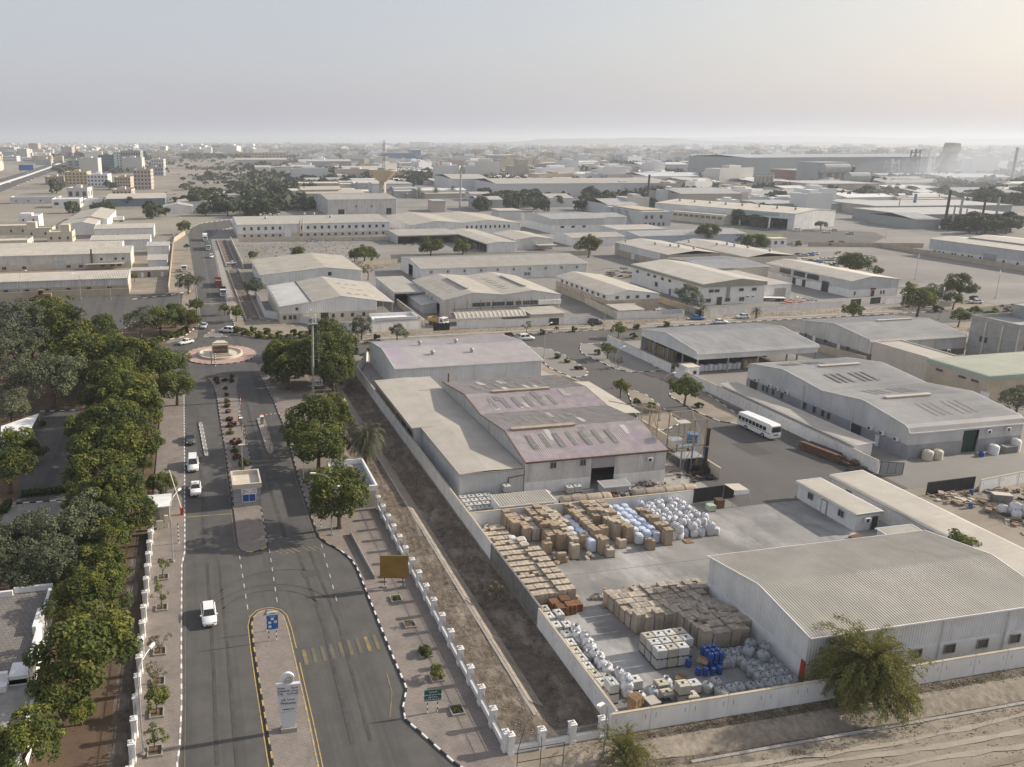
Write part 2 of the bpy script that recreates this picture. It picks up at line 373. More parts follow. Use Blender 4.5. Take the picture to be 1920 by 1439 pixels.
# raised pavements
LK = [(-3.3,46),(-3.3,61),(-3.1,63),(-2.95,68.3),(-3.0,77.2),(-3.0,95.3),(-2.6,98.7),(-2.6,122.4),(-2.7,160.5),(-2.7,182)]
RK = [(15.0,178.6),(15.4,172),(16.0,162),(16.4,146),(16.3,135),(16,124),(15.8,115),(15.8,104.3),(15.9,99.1),(16.6,97.2),(18.2,94.5),(19.1,92.1),(19.4,89.8),(19.4,80.8),(19.4,72.4),(19.5,66.2),(18.4,63.6),(18.2,62),(19.2,59.9),(21,56),(23.5,52),(26,49)]
M1 = [(5.2,46),(5.1,58.8),(5,64),(4.9,70),(4.85,76),(4.9,80),(5.2,81.5),(5.9,82.4),(6.6,82.7),(7.4,82.7),(8.2,82.1),(8.7,81.1),(8.9,78.5),(9,70.3),(9.05,63.4),(9,56),(8.9,46)]
M2 = [(4.6,98.7),(4.9,97.6),(5.6,96.9),(6.5,96.6),(7.6,97),(8.4,97.7),(8.6,98.8),(8.7,108),(8.6,122),(8.6,137),(8.6,155),(8.8,170),(9.8,178),(2.9,178.4),(4.0,171.5),(4.3,165),(4.4,152),(4.6,135),(4.65,125),(4.65,110)]
slab('pavement', LK+[(-7.4,182),(-7.4,46)], -.05, .135, PAVER, CEM)
slab('pavement', RK+[(26.2,49),(26.2,106),(25.5,140),(25.5,178.6)], -.05, .135, PAVER, CEM)
slab('median_island', M1, -.05, .135, PAVER, CEM)
slab('median_island', M2, -.05, .135, PAVER, CEM)
ISL = [(.15,148.6),(.45,148.9),(.75,148.5),(1.45,132.2),(1.2,131.6),(.9,132)]
BAR = [(11.6,148.6),(12.3,149.2),(13,148.4),(13.1,132),(12.7,130.6),(12.2,130.4),(11.9,131.8)]
slab('lane_divider', ISL, -.05, .15, CEM)
slab('barrier_island', BAR, -.05, .15, CEM)
def kerb(name, pts, cols, closed=False, w_=.16, h=.15, seg=1.0, base=0.0, offset=0.0):
    """Painted kerb stones along a line; alternating colours, one object of many small stones."""
    b = MB(); P = list(pts)+([pts[0]] if closed else []); k = 0; carry = 0.0
    for (xa, ya), (xb, yb) in zip(P, P[1:]):
        L = math.hypot(xb-xa, yb-ya)
        if L < .05: continue
        n = max(1, int(round(L/seg))); dx, dy = (xb-xa)/L, (yb-ya)/L; nx, ny = dy*w_/2, -dx*w_/2
        for i in range(n):
            s0, s1 = L*i/n+.012, L*(i+1)/n-.012
            p = [(xa+dx*s0-nx, ya+dy*s0-ny), (xa+dx*s1-nx, ya+dy*s1-ny), (xa+dx*s1+nx, ya+dy*s1+ny), (xa+dx*s0+nx, ya+dy*s0+ny)]
            b.prism(p, base-.05, base+h+.004*(k % 3), k % 2); k += 1
    return structure(b.build(name, cols))
BW = [WHITE, BLACK]; YB = [YELP, BLACK]
kerb('kerb', LK, [WHITE, CEM], seg=.8); kerb('kerb', RK[:14], [CEM, BLACK], seg=1); kerb('kerb', RK[8:11], YB, seg=1.1, h=.17); kerb('kerb', RK[10:], BW, seg=.8, h=.16)
kerb('kerb', M1[:7], YB, seg=.85); kerb('kerb', M1[6:], [YELP, CEM], seg=.75); kerb('kerb', M2[2:7], YB, seg=1.0); kerb('kerb', M2[6:13], [CEM, BLACK]); kerb('kerb', M2[13:], [CEM, BLACK])
kerb('kerb', ISL, [CEM, WHITE], True, .12, .17); kerb('kerb', BAR, [CEM, YELP], True, .12, .17)
# verges and islands with kerbs off the roundabout and along the yard road
def isle(name, pts, m, cols=BW, seg=1.6, h=.13):
    slab(name, pts, -.05, h, m, CEM); kerb('kerb', pts, cols, True, seg=seg, h=h+.015)
isle('planted_verge', WP([(280,650),(300,640),(345,632),(372,610),(372,596),(330,590),(250,604),(228,622),(232,640)]), GROVE)
isle('planted_verge', WP([(440,612),(470,628),(520,635),(600,634),(690,632),(690,624),(560,614),(500,602),(455,600),(432,560),(424,562)]), SOIL)
isle('splitter_island', WP([(399,619),(380,633),(426,633)]), PAVER)
isle('verge_island', WP([(985,650),(1030,655),(1057,666),(1085,684),(1100,694),(1102,703),(1090,708),(1070,708),(1030,690),(1010,672)]), LOTG)
isle('verge_island', WP([(1090,645),(1087,655),(1092,664),(1110,672),(1152,692),(1185,699),(1240,696),(1160,645)]), LOTG)
isle('verge_island', WP([(1255,738),(1258,745),(1310,775),(1350,791),(1390,797),(1400,790),(1310,728)]), SOIL)
isle('verge_island', WP([(1200,800),(1245,808),(1275,795),(1255,775),(1210,740),(1175,730)]), SOIL)
kerb('kerb', [(22,203.7),(60,203.6),(118,203.8)], BW, seg=1.6); kerb('kerb', [(134,204.1),(240,204.8)], BW, seg=1.8); kerb('kerb', [(18,190.3),(80,190.4)], BW, seg=1.8)
slab('footway', [(24,206.2),(118,206.4),(118,208),(24,207.8)], -.03, .1, CEM); slab('footway', [(134,206.6),(240,207),(240,208.6),(134,208.2)], -.03, .1, CEM)
slab('footway', WP([(402,470),(410,470),(447,600),(432,600)]), -.03, .12, CEM)
kerb('kerb', WP([(376,600),(370,560),(366,525)]), BW, seg=1.6); kerb('kerb', WP([(248,562),(330,552),(365,545)]), BW, seg=1.8)
kerb('kerb', WP([(352,440),(358,428),(376,419),(440,411)]), BW, seg=2.5); kerb('kerb', WP([(392,448),(402,435),(440,426)]), BW, seg=2.5)
kerb('kerb', WP([(75,772),(140,770)]), BW, seg=1); kerb('kerb', WP([(18,946),(130,938),(180,940)]), BW, seg=1)
# roundabout island: kerb, two-tone paving, basin and monument come with the street furniture
ring = [(cx+9.3*math.cos(2*math.pi*t/64), cy+9.3*math.sin(2*math.pi*t/64)) for t in range(64)]
PINK = mat('pink_paving', (.42,.30,.26), (.36,.27,.235), .5, .9, c3=(.30,.12,.10), s3=.35, f3=.9, rnd=False)
slab('roundabout_island', ring, -.05, .18, PINK, CEM); kerb('kerb', ring, [CEM, BLACK], True, h=.22, seg=.9)
# painted markings
def marks(name, quads, m, z):
    b = MB()
    for (x0, y0, x1, y1, wd) in quads:
        L = math.hypot(x1-x0, y1-y0); nx, ny = (y1-y0)/L*wd/2, -(x1-x0)/L*wd/2
        b.face([(x0+nx, y0+ny, z), (x1+nx, y1+ny, z), (x1-nx, y1-ny, z), (x0-nx, y0-ny, z)])
    o = structure(b.build(name, [m])); return o
def dash(p, q, on, off):
    L = math.hypot(q[0]-p[0], q[1]-p[1]); out = []; s = 0
    while s < L:
        e = min(L, s+on); out.append((lerp(p[0], q[0], s/L), lerp(p[1], q[1], s/L), lerp(p[0], q[0], e/L), lerp(p[1], q[1], e/L), .13)); s += on+off
    return out
def path(pts, wd): return [(a[0], a[1], b_[0], b_[1], wd) for a, b_ in zip(pts, pts[1:])]
marks('road_marking', dash((4.6,96.2),(4.75,82),1.0,1.35)+dash((8.7,97),(8.3,83),1.0,1.35)+dash((15.9,97),(15.4,82),1.0,1.6)+dash((-2.2,82),(-2.2,40),30,1)[:0], ROADW, .034)
off = .38
marks('road_marking', path([(4.75,40),(4.7,58.8),(4.6,64),(4.5,70),(4.45,76),(4.5,80.2),(4.9,82.0),(5.7,83.0),(6.6,83.3),(7.5,83.3),(8.6,82.6),(9.15,81.3),(9.35,78.5),(9.4,75)], .11)+path([(9.4,72.5),(9.45,63.4),(9.4,56),(9.3,40)], .11), YELP, .034)
marks('road_marking', path([(-2.75,40),(-2.6,68),(-2.6,96)], .07)+path([(15.4,146),(15.35,120),(15.3,100)], .08)+path([(4.2,150),(4.25,128),(4.2,100)], .08)+path([(18.1,69),(17.9,66),(16.8,62.6)], .1), YELF, .034)
ZB = lambda ii: [(10.1+i*1.02, 72.0+.12*i, 10.1+i*1.02, 74.6+.12*i, .42) for i in ii]
marks('zebra_crossing', ZB((0,7,8)), YELZ, .038); marks('zebra_crossing', ZB((1,2,3,4,5,6)), mat('ghost_yellow_bars', (.16,.135,.085), (.108,.102,.090), .9, .85, c3=(.098,.094,.088), s3=.7, f3=1.0, rnd=False), .038)
marks('road_marking', dash((6.6,262),(6.6,410),2,4)+[(2.2,266,9,265.2,.5)]+dash((110,196.9),(230,197.3),2,4), ROADW, .036)
marks('road_marking', [(x, y, x+.9, y-1.2, .16) for x in (9.4,10.2,11,11.8,13.2,14,14.8) for y in (96.6,)]+[(8.9,127.6,15.6,127.2,.35),(-2.4,108.9,4.4,108.6,.3)], YELF, .034)
TYREM = mat('tyre_mark', (.052,.052,.053), (.075,.073,.07), .6, .9, c3=(.10,.097,.092), s3=.8, f3=.8, rnd=False)
def arc(cx_, cy_, r_, a0, a1, wd): return path([(cx_+r_*math.cos(R(a)), cy_+r_*math.sin(R(a))) for a in range(a0, a1+1, 6)], wd)
marks('tyre_mark', arc(7.2,80.5,6.5,20,150,.16)+arc(7.2,80.2,8.1,30,140,.14)+arc(9,82,9.5,60,170,.12)+path([(.2,60),(.4,75),(.3,95)],.35)+path([(1.9,58),(2.0,76),(1.8,96)],.3)+path([(12.6,60),(13,78),(12.4,96)],.4)+path([(14.3,60),(14.8,78),(14,96)],.35)+path([(.0,100),(.1,128),(.0,150)],.4)+path([(11.2,100),(10.6,128),(10.2,165)],.5), TYREM, .030)
PATCH = mat('asphalt_patch', (.078,.076,.073), (.066,.065,.063), .8, .9, rnd=False)
b = MB()
for (x0, y0, x1, y1) in ((12.2,89,14.4,90.6),(10.8,119,12.4,125),(96,112,100,118),(92,138,94,146),(60,196,70,198)): b.face([(x0,y0,.032),(x1,y0+.1,.032),(x1+.1,y1,.032),(x0-.1,y1-.1,.032)])
structure(b.build('asphalt_patch', [PATCH]))
b = MB()
for (x0, y0, x1, y1) in ((38,82.6,98,82.63),(38,69.4,59.4,69.43),(64.5,57,64.53,58.2),(75.5,78,75.53,95),(58,76.5,58.03,86)): b.face([(x0,y0,.017),(x1,y0,.017),(x1,y1+.03,.017),(x0,y1+.03,.017)])
structure(b.build('slab_joint', [PATCH]))
# hills far off, under the sky
def hills(name, y, pts, m, depth=900):
    b = MB(); n = 90; P = []
    for i in range(n+1):
        px = lerp(pts[0][0], pts[-1][0], i/n); P.append((px, prof(px, pts)))
    rows = []
    rr = random.Random(int(y))
    for (px, h) in P:
        X = (px-HX)/DD*y; Y = y; X_, Y_ = X*CA+Y*SA, -X*SA+Y*CA
        hh = max(0, h+rr.uniform(-2.5, 2.5))
        rows.append([(X_, Y_, -1), (X_+SA*depth*.35, Y_+CA*depth*.35, hh*.55), (X_+SA*depth*.6, Y_+CA*depth*.6, hh*.9), (X_+SA*depth, Y_+CA*depth, hh), (X_+SA*depth*2, Y_+CA*depth*2, -1)])
    for a, c in zip(rows, rows[1:]):
        for j in range(4): b.face([a[j], c[j], c[j+1], a[j+1]])
    return structure(b.build(name, [m], smooth=True))
HILL = mat('hill_rock', (.17,.145,.12), (.12,.10,.085), .002, .95, rnd=False)
hills('hills', 9000, [(880,0),(950,22),(1010,30),(1040,58),(1100,66),(1200,66),(1240,78),(1310,74),(1350,46),(1420,30),(1600,20),(1800,0)], HILL)
hills('hills', 13500, [(1100,0),(1280,60),(1330,88),(1390,90),(1440,92),(1500,118),(1590,124),(1680,110),(1780,78),(1900,70),(2050,60)], HILL, 1500)
# ================================================================== BUILDINGS
WMESH = {}
def window_mesh(w_, h_, bars=2, frame=None, deep=.07):
    k = (w_, h_, bars, frame.name if frame else '')
    if k not in WMESH:
        b = MB(); f = .07
        b.face([(0,-.005,0),(w_,-.005,0),(w_,-.005,h_),(0,-.005,h_)], 1)
        for x0, z0, x1, z1 in ((-f,-f,w_+f,0),(-f,h_,w_+f,h_+f),(-f,0,0,h_),(w_,0,w_+f,h_)): b.box(x0,-deep,z0,x1,.02,z1,0)
        for i in range(1, bars): x = w_*i/bars; b.box(x-.025,-deep*.7,0,x+.025,.0,h_,0)
        WMESH[k] = b.mesh('window', [frame or STEEL, GLASS])
    return WMESH[k]
def door_mesh(w_, h_, m, leaf=True):
    k = ('d', w_, h_, m.name)
    if k not in WMESH:
        b = MB(); b.box(0,-.05,0,w_,.02,h_,0)
        for x0, z0, x1, z1 in ((-.08,0,0,h_+.08),(w_,0,w_+.08,h_+.08),(0,h_,w_,h_+.08)): b.box(x0,-.09,z0,x1,.02,z1,1)
        if w_ > 2:
            n = int(h_/.25)
            for i in range(n): b.box(.02,-.075,i*h_/n+.03,w_-.02,-.05,(i+1)*h_/n-.03,0)
        WMESH[k] = b.mesh('door', [m, STEEL])
    return WMESH[k]
b = MB(); b.box(0,-.55,0,.85,0,.62,0,True); b.lathe([(0,.0),(.24,.0)],10); 
b = MB(); b.box(0,-.5,0,.85,-.05,.62,0,True); b.box(.05,-.51,.05,.55,-.5,.57,1); b.box(.1,-.05,-.08,.15,0,.1,1); b.box(.7,-.05,-.08,.75,0,.1,1)
AC_MESH = b.mesh('air_conditioner', [WHITE, DARKIN])
b = MB(); b.lathe([(.28,0),(.28,.35),(.42,.42),(.42,.62),(.3,.8),(.0,.86)],10); VENT_MESH = b.mesh('roof_vent', [STEEL], True)
def on_wall(root, side, u, z, me, name, box):
    """Put a flat fitting on a wall of a box (x0,x1,y0,y1): sides s (front), n, w, e; u measured from the wall's start, seen from outside."""
    x0, x1, y0, y1 = box
    p, rz = {'s': ((x0+u, y0-.07), 0), 'e': ((x1+.07, y0+u), R(90)), 'n': ((x1-u, y1+.07), R(180)), 'w': ((x0-.07, y1-u), R(-90))}[side]
    l = root.location; return inst(name, me, root, (p[0]-l.x, p[1]-l.y, z), rz)

def warehouse(name, label, x0, x1, y0, y1, axis, prof_, wall=WS_WHITE, roof=RF_TAN, dado=0, dmat=None, pitch=.33, amp=.04, holes={}, over=.25, cat='warehouse', group=None, split=0, open_sides='', fascia=None, trim=None, z0=0.0):
    """Portal-frame shed. prof_: [(t, z)] across the ridge from the near / west eave to the other, t in world metres; axis: way the ridge runs."""
    r = thing(name, label, cat, (x0, y0, 0), group=group)
    lx, ly = x1-x0, y1-y0; t0 = y0 if axis == 'x' else x0
    P = [(t-t0, z) for t, z in prof_]
    tf = lambda t: prof(t, P)
    ez0, ez1 = P[0][1], P[-1][1]
    b = MB(); oP = [(P[0][0]-over, ez0-.02)]+[(t, z+.04) for t, z in P[(0 if len(P) < 3 else 0):]]+[(P[-1][0]+over, ez1-.02)]
    b.ribroof(axis, -over*.6, (lx if axis == 'x' else ly)+over*.6, oP, pitch, amp)
    b.build('roof', [roof], r)
    # eave gutter and verge trim
    b = MB(); A = lx if axis == 'x' else ly
    def bx(a0, a1, t_0, t_1, za, zb):
        if axis == 'x': b.box(a0, t_0, za, a1, t_1, zb, 0, True)
        else: b.box(t_0, a0, za, t_1, a1, zb, 0, True)
    bx(-over*.5, A+over*.5, P[0][0]-over-.12, P[0][0]-over+.04, ez0-.22, ez0-.03); bx(-over*.5, A+over*.5, P[-1][0]+over-.04, P[-1][0]+over+.12, ez1-.22, ez1-.03)
    for a in (-over*.6-.03, A+over*.6+.03):
        for (ta, za), (tb, zb) in zip(oP, oP[1:]):
            if axis == 'x': b.bar((a, ta, za), (a, tb, zb), .09, 4)
            else: b.bar((ta, a, za), (tb, a, zb), .09, 4)
    b.build('trim', [trim or WS_WHITE], r)
    corners = {'s': ((0,0),(lx,0)), 'e': ((lx,0),(lx,ly)), 'n': ((lx,ly),(0,ly)), 'w': ((0,ly),(0,0))}
    for sd, (p, q) in corners.items():
        L = math.hypot(q[0]-p[0], q[1]-p[1])
        gable = sd in ('we' if axis == 'x' else 'sn')
        if gable:
            if axis == 'x': top = (lambda u: tf(u)) if sd == 'e' else (lambda u, L=L: tf(L-u))
            else: top = (lambda u: tf(u)) if sd == 's' else (lambda u, L=L: tf(L-u))
        else: top = ez0 if sd in 'sw' else ez1
        b = MB(); h = list(holes.get(sd, ()))
        zb = fascia if (sd in open_sides and fascia is not None) else (dado if dado else z0)
        if sd in open_sides and fascia is None: continue
        hh = [(u0, u1, max(za, zb), zc) for (u0, u1, za, zc) in h]
        b.ribwall(p, q, zb, top, pitch, amp, 0, hh)
        b.build('wall', [wall], r)
        if dado and sd not in open_sides:
            b = MB(); cuts = sorted((u0, u1) for (u0, u1, za, zc) in h if za < .5); u = 0.0; dx, dy = (q[0]-p[0])/L, (q[1]-p[1])/L; nx, ny = dy, -dx
            for u0, u1 in cuts+[(L, L)]:
                if u0-u > .05:
                    b.prism([(p[0]+dx*u+nx*.07, p[1]+dy*u+ny*.07), (p[0]+dx*u0+nx*.07, p[1]+dy*u0+ny*.07), (p[0]+dx*u0-nx*.15, p[1]+dy*u0-ny*.15), (p[0]+dx*u-nx*.15, p[1]+dy*u-ny*.15)], 0, dado)
                u = u1
            b.build('plinth', [dmat or WALLW], r)
    return r
def skylights(r, spots, L, w_=.75, slope=0.0, axis='y'):
    """Weathered translucent sheets let into the roof, one object each; spots local (x, y, z) of the low end."""
    k = ('sky', L, w_, round(slope, 3), axis)
    if k not in WMESH:
        b = MB()
        if axis == 'y': b.prism([(0,0),(w_,0),(w_,L),(0,L)], .055, .08); b.v = [(x, y, z+y*slope) for x, y, z in b.v]
        else: b.prism([(0,0),(L,0),(L,w_),(0,w_)], .055, .08); b.v = [(x, y, z+x*slope) for x, y, z in b.v]
        WMESH[k] = b.mesh('skylight', [SKYL])
    for p in spots: inst('skylight', WMESH[k], r, p)
def ridge_vent(r, x0, x1, y, z, axis='x', m=None):
    b = MB()
    if axis == 'x': b.box(x0, y-.35, z-.1, x1, y+.35, z+.42); b.box(x0-.1, y-.5, z+.36, x1+.1, y+.5, z+.46)
    else: b.box(y-.35, x0, z-.1, y+.35, x1, z+.42); b.box(y-.5, x0-.1, z+.36, y+.5, x1+.1, z+.46)
    b.build('ridge_vent', [m or RF_TAN], r)
def downpipe(r, x, y, z): b = MB(); b.bar((x, y, 0), (x, y, z), .09, 6); b.build('downpipe', [WS_WHITE], r)

# --- white corrugated warehouse in the near yard corner
r = warehouse('warehouse', 'big white corrugated warehouse with shallow ridge beside the thorn tree', 59.6, 90.6, 58.7, 74.5, 'x', [(58.7,5.55),(65.9,6.85),(66.3,6.85),(74.5,5.55)], WS_WHITE, RF_TAN, 2.4, WALLW, .34, .055)
box = (59.6, 90.6, 58.7, 74.5)
for u, rolled in ((8.6,0),(12.9,1),(17.2,0),(21.5,0),(25.8,1)):
    on_wall(r, 's', u, 1.05, window_mesh(1.3,1.0,1,CEM,.12), 'window', box)
for x in (7.9, 16.4, 24.9): downpipe(r, x, -.2, 5.4)
b = MB(); b.box(-.16,-.1,0,-.06,.45,2.6); b.build('corner_post', [RED], r)
# --- pale cabin, long low store, shed roof behind it
r = warehouse('site_office', 'small white cabin with tan flat roof, window and air conditioner in the yard', 91.0, 94.9, 85.0, 96.0, 'y', [(91.0,2.75),(94.9,2.85)], WALLW, RF_TANY, 0, None, .3, .0, over=.35, cat='cabin')
box = (91.0, 94.9, 85.0, 96.0)
for u in (2.2, 8.0): on_wall(r, 'w', u, 1.1, window_mesh(.9,.9,2), 'window', box)
on_wall(r, 'w', 4.9, .05, door_mesh(.9,2.05,WHITE), 'door', box); on_wall(r, 's', 1.2, 1.5, AC_MESH, 'air_conditioner', box); on_wall(r, 's', 2.6, 0, door_mesh(1.0,2.1,DARKIN), 'door', box)
b = MB(); b.ribwall((-.37,-.2),(4.2,-.2),2.5,2.8,.2,.03); b.ribwall((-.37,11.2),(-.37,-.2),2.5,2.8,.2,.03); b.build('fascia', [RF_TAN], r)
r = warehouse('long_store', 'long low shed with tan single-pitch roof running out of frame behind the cabin', 97.4, 103.0, 44.0, 96.4, 'y', [(97.4,3.0),(103.0,3.25)], WS_WHITE, RF_TANY, 0, None, .3, .03, over=.3, cat='shed')
box = (97.4, 103.0, 44.0, 96.4)
for u in (3, 17, 23.5): on_wall(r, 'w', u, 1.3, window_mesh(.9,.7,1), 'window', box)
for u in (9, 15): on_wall(r, 'w', u, 1.5, AC_MESH, 'air_conditioner', box)
b = MB(); b.ribwall((-.32,52.4),(-.32,-.2),2.55,3.02,.25,.03); b.build('fascia', [RF_TAN], r)
r = warehouse('lean_to', 'small tan sheet roof tucked behind the white warehouse', 90.2, 95.6, 74.9, 80.7, 'x', [(74.9,2.5),(80.7,2.7)], WS_WHITE, RF_TAN, 0, None, .33, .03, cat='shed')
# --- grey double-ridge warehouse across the yard road
PB = [(105.5,4.9),(105.75,5.5),(106.5,5.95),(115.2,7.35),(116,7.4),(125.2,6.2),(135.6,7.4),(136.4,7.4),(145.6,6.0),(146.2,5.6),(146.5,5.0)]
r = warehouse('warehouse', 'grey double-ridged warehouse with blue-grey plinth and open green door', 121.2, 145.6, 105.5, 146.5, 'x', PB, WS_GREY, RF_GREYY, 2.5, DADOG, .34, .05, holes={'s': [(11.6,14.9,0,4.3)]})
box = (121.2, 145.6, 105.5, 146.5)
b = MB(); b.ribroof('x', .02, 24.3, [(t-105.5, z+.03) for t, z in PB], .34, .05); b.build('roof_sheeting', [RF_GREY], r)
ridge_vent(r, 4.6, 14.5, 10.1, 7.36); ridge_vent(r, 8.5, 18.5, 30.5, 7.36)
for i in range(6):
    x = 8.3+i*1.55+(1.2 if i > 2 else 0); skylights(r, [(x, 2.9, 6.31)], 4.6, .7, .161); skylights(r, [(x-2.5, 13.4, 7.10)], 3.6, .7, -.13); skylights(r, [(x-2.2, 22.2, 6.66)], 4.4, .7, .115); skylights(r, [(x-5, 33.5, 7.16)], 3.2, .7, -.14)
for u in (5.0,6.2,8.0,10.6): on_wall(r, 'w', u, 1.1, window_mesh(.75,1.3,1), 'window', box)
for u in (17,19.5,21.7,23.2): on_wall(r, 'w', u, 1.1, window_mesh(.8,1.3,1), 'window', box)
for u in (1.2, 29.0): on_wall(r, 'w', u, 0, door_mesh(2.4,2.4,DARKIN), 'door', box)
on_wall(r, 'w', 34.5, 0, door_mesh(.9,2.1,WHITE), 'door', box)
for u in (2.9,7.2,9.3,12.0,33,35.5,38.5): on_wall(r, 'w', u, 2.6, AC_MESH, 'air_conditioner', box)
for u, z in ((16.2,3.6),(20.4,3.7)): on_wall(r, 's', u, z, AC_MESH, 'air_conditioner', box)
for y in (12, 24.4): b = MB(); b.bar((-.15,y,0),(-.15,y,5.8),.07,6); b.build('downpipe', [WS_WHITE], r)
b = MB(); b.box(11.75,.3,0,14.75,.4,4.1); b.build('door', [mat('dark_green_door', (.02,.05,.035), None, 1, .6)], r)
# lean-to along its boundary wall
r = warehouse('lean_to', 'long narrow tan lean-to roof between white wall and grey warehouse', 111.9, 115.4, 107.0, 142.5, 'y', [(111.9,2.75),(115.4,2.95)], WS_WHITE, RF_FLAT, 0, None, .3, .03, over=.3, cat='shed')
# --- open-sided shed
r = warehouse('open_shed', 'open-sided grey shed with deep corrugated fascia full of cartons', 116.8, 149.8, 158.2, 182.2, 'x', [(158.2,5.1),(158.5,5.5),(170.8,7.1),(171.6,7.1),(181.9,5.5),(182.2,5.1)], WS_WHITE, RF_GREY, 0, None, .38, .055, open_sides='swe', fascia=3.6, cat='shed')
for x in (.2, 8.4, 16.6, 24.6, 32.8):
    for y in (.2, 23.8): b = MB(); b.box(x-.15,y-.15,0,x+.15,y+.15,5.2); b.build('post', [STEEL], r)
for y in (6, 12, 18): b = MB(); b.box(.05,y-.15,0,.35,y+.15,5.9); b.build('post', [STEEL], r); b = MB(); b.box(32.65,y-.15,0,32.95,y+.15,5.9); b.build('post', [STEEL], r)
# --- warehouse behind it
r = warehouse('warehouse', 'wide grey-roofed shed with stained white gable behind the beige block wall', 167.0, 196.2, 160.0, 183.6, 'x', [(160.0,4.9),(160.3,5.35),(171.5,6.9),(172.3,6.9),(183.3,5.3),(183.6,4.9)], WS_DIRTY, RF_GREYY, 1.7, WALLG, .38, .045)
box = (167.0, 196.2, 160.0, 183.6); ridge_vent(r, 13, 24, 11.8, 6.85)
for i in range(4): skylights(r, [(6.5+i*2.2, 4.5, 5.85)], 4.0, .8, .137); skylights(r, [(4+i*2.4, 15.5, 6.2)], 3.2, .8, -.14)
for u in (2, 9, 16.5): on_wall(r, 'w', u, .9, window_mesh(1.0,1.0,1), 'window', box)
for u in (5, 13.5): on_wall(r, 'w', u, 0, door_mesh(1.0,2.1,WHITE), 'door', box)
on_wall(r, 's', 23.5, 1.0, AC_MESH, 'air_conditioner', box); on_wall(r, 's', 17.5, 1.3, AC_MESH, 'air_conditioner', box)
# --- beige blockwork block with green fascia
r = thing('block_building', 'long beige blockwork building with pale green roof fascia', 'building', (163.5,127,0))
b = MB(); b.box(0,0,0,34,14.2,5.1); b.build('wall', [WALLB], r); b = MB(); b.box(0,14.2,0,8,29,6.0); b.build('wall', [WALLC], r)
b = MB(); b.box(-.12,-.12,5.1,34,14.3,6.0); b.build('fascia', [mat('pale_green_sheet', (.34,.40,.33), (.30,.355,.29), .5, .7)], r)
b = MB(); b.ribroof('y', .2, 14.1, [(.2,6.03),(33.9,6.15)], .4, .04); b.build('roof', [mat('green_grey_roof', (.32,.335,.27), (.27,.285,.23), .3, .7)], r)
b = MB(); b.box(.3,14.6,5.98,7.6,28.6,6.03); b.build('roof', [RF_FLAT], r)
b = MB(); b.box(0,14.32,6.0,.3,29,6.25); b.box(.3,28.7,6.0,8,29,6.25); b.box(7.7,14.32,6.0,8,28.7,6.25); b.build('parapet', [WALLC], r)
box = (163.5,197.5,127,156)
for u in (17.2, 22.6, 25.5): on_wall(r, 'w', u, 3.9, window_mesh(1.6,.5,1), 'window', box)
on_wall(r, 'w', 28, .2, door_mesh(2.0,2.4,WHITE), 'door', box)
# --- unfinished grey block building
BLOCKG = mat('pale_blockwork', (.36,.355,.345), (.30,.295,.285), .7, .9, c3=(.24,.235,.225), s3=.6, f3=.5)
r = thing('unfinished_building', 'unfinished grey concrete block building with bare window openings', 'building', (195.5,147,0))
b = MB()
for i in range(3):
    z = i*3.3
    b.box(0,0,z,40,12,z+3.0)
    b.box(-.12,-.12,z+3.0,40.1,12.1,z+3.3)
b.build('wall', [BLOCKG], r)
for x in (0,7,14,21,28): b = MB(); b.box(x-.2,-.16,0,x+.25,-.05,9.9); b.build('column', [WALLC], r)
for y in (3.8,8): b = MB(); b.box(-.16,y-.2,0,-.05,y+.25,9.9); b.build('column', [WALLC], r)
b = MB(); b.box(0,0,9.92,40,.25,10.9); b.box(0,.25,9.92,.25,12,10.9); b.box(.25,11.75,9.92,40,12,10.9); b.box(12,6,9.92,40,11.7,13.2); b.build('parapet', [BLOCKG], r)
box = (195.5,235.5,147,159)
for u, z in ((2.5,4.6),(9.5,4.6),(16.5,4.6),(2.5,7.9),(9.5,7.9),(3,1.2),(10,1.2)): on_wall(r, 's', u, z, window_mesh(1.9,1.3,1,WALLG,.03), 'window', box)
on_wall(r, 'w', 3, 4.6, window_mesh(1.9,1.3,1,WALLG,.03), 'window', box)
# --- lilac-roofed works: back hall, front double hall, flat-roofed side
r = warehouse('works_hall', 'hall with faded lilac ribbed roof and four roof cowls behind the flat roof', 43.0, 77.5, 159.4, 184.6, 'x', [(159.4,5.6),(170.9,7.0),(171.3,7.0),(181.5,5.9),(184.6,5.2)], WS_WHITE, RF_PINK, 0, None, .36, .055, cat='factory')
for x, y, z in ((9.5,13.5,6.95),(18.5,13.5,6.95),(10.5,6.5,6.4),(20,6.5,6.4)): inst('roof_cowl', VENT_MESH, r, (x, y, z), 0, 1.25)
b = MB(); b.box(-.06,2,0,.06,24,2.4); b.build('plinth', [WALLW], r)
b = MB()
for x in (4,11,18.5,26,33): b.box(x,-.12,0,x+.12,.1,5.5)
b.build('downpipe', [WS_WHITE], r)
PL = [(105.9,5.5),(114.2,7.45),(114.4,7.45),(125.1,6.45),(125.3,6.45),(133.6,7.45),(133.8,7.45),(146.6,5.9)]
r = warehouse('works_hall', 'stained lilac-roofed factory with two ridge vents and rusty skylights above the carton yard', 49.8, 74.3, 105.9, 146.6, 'x', PL, WS_DIRTY, RF_LILAC, 2.0, WALLW, .36, .06, holes={'s': [(11.3,15.4,0,5.4)]}, cat='factory', trim=RUST)
box = (49.8, 74.3, 105.9, 146.6); pq = random.Random(6)
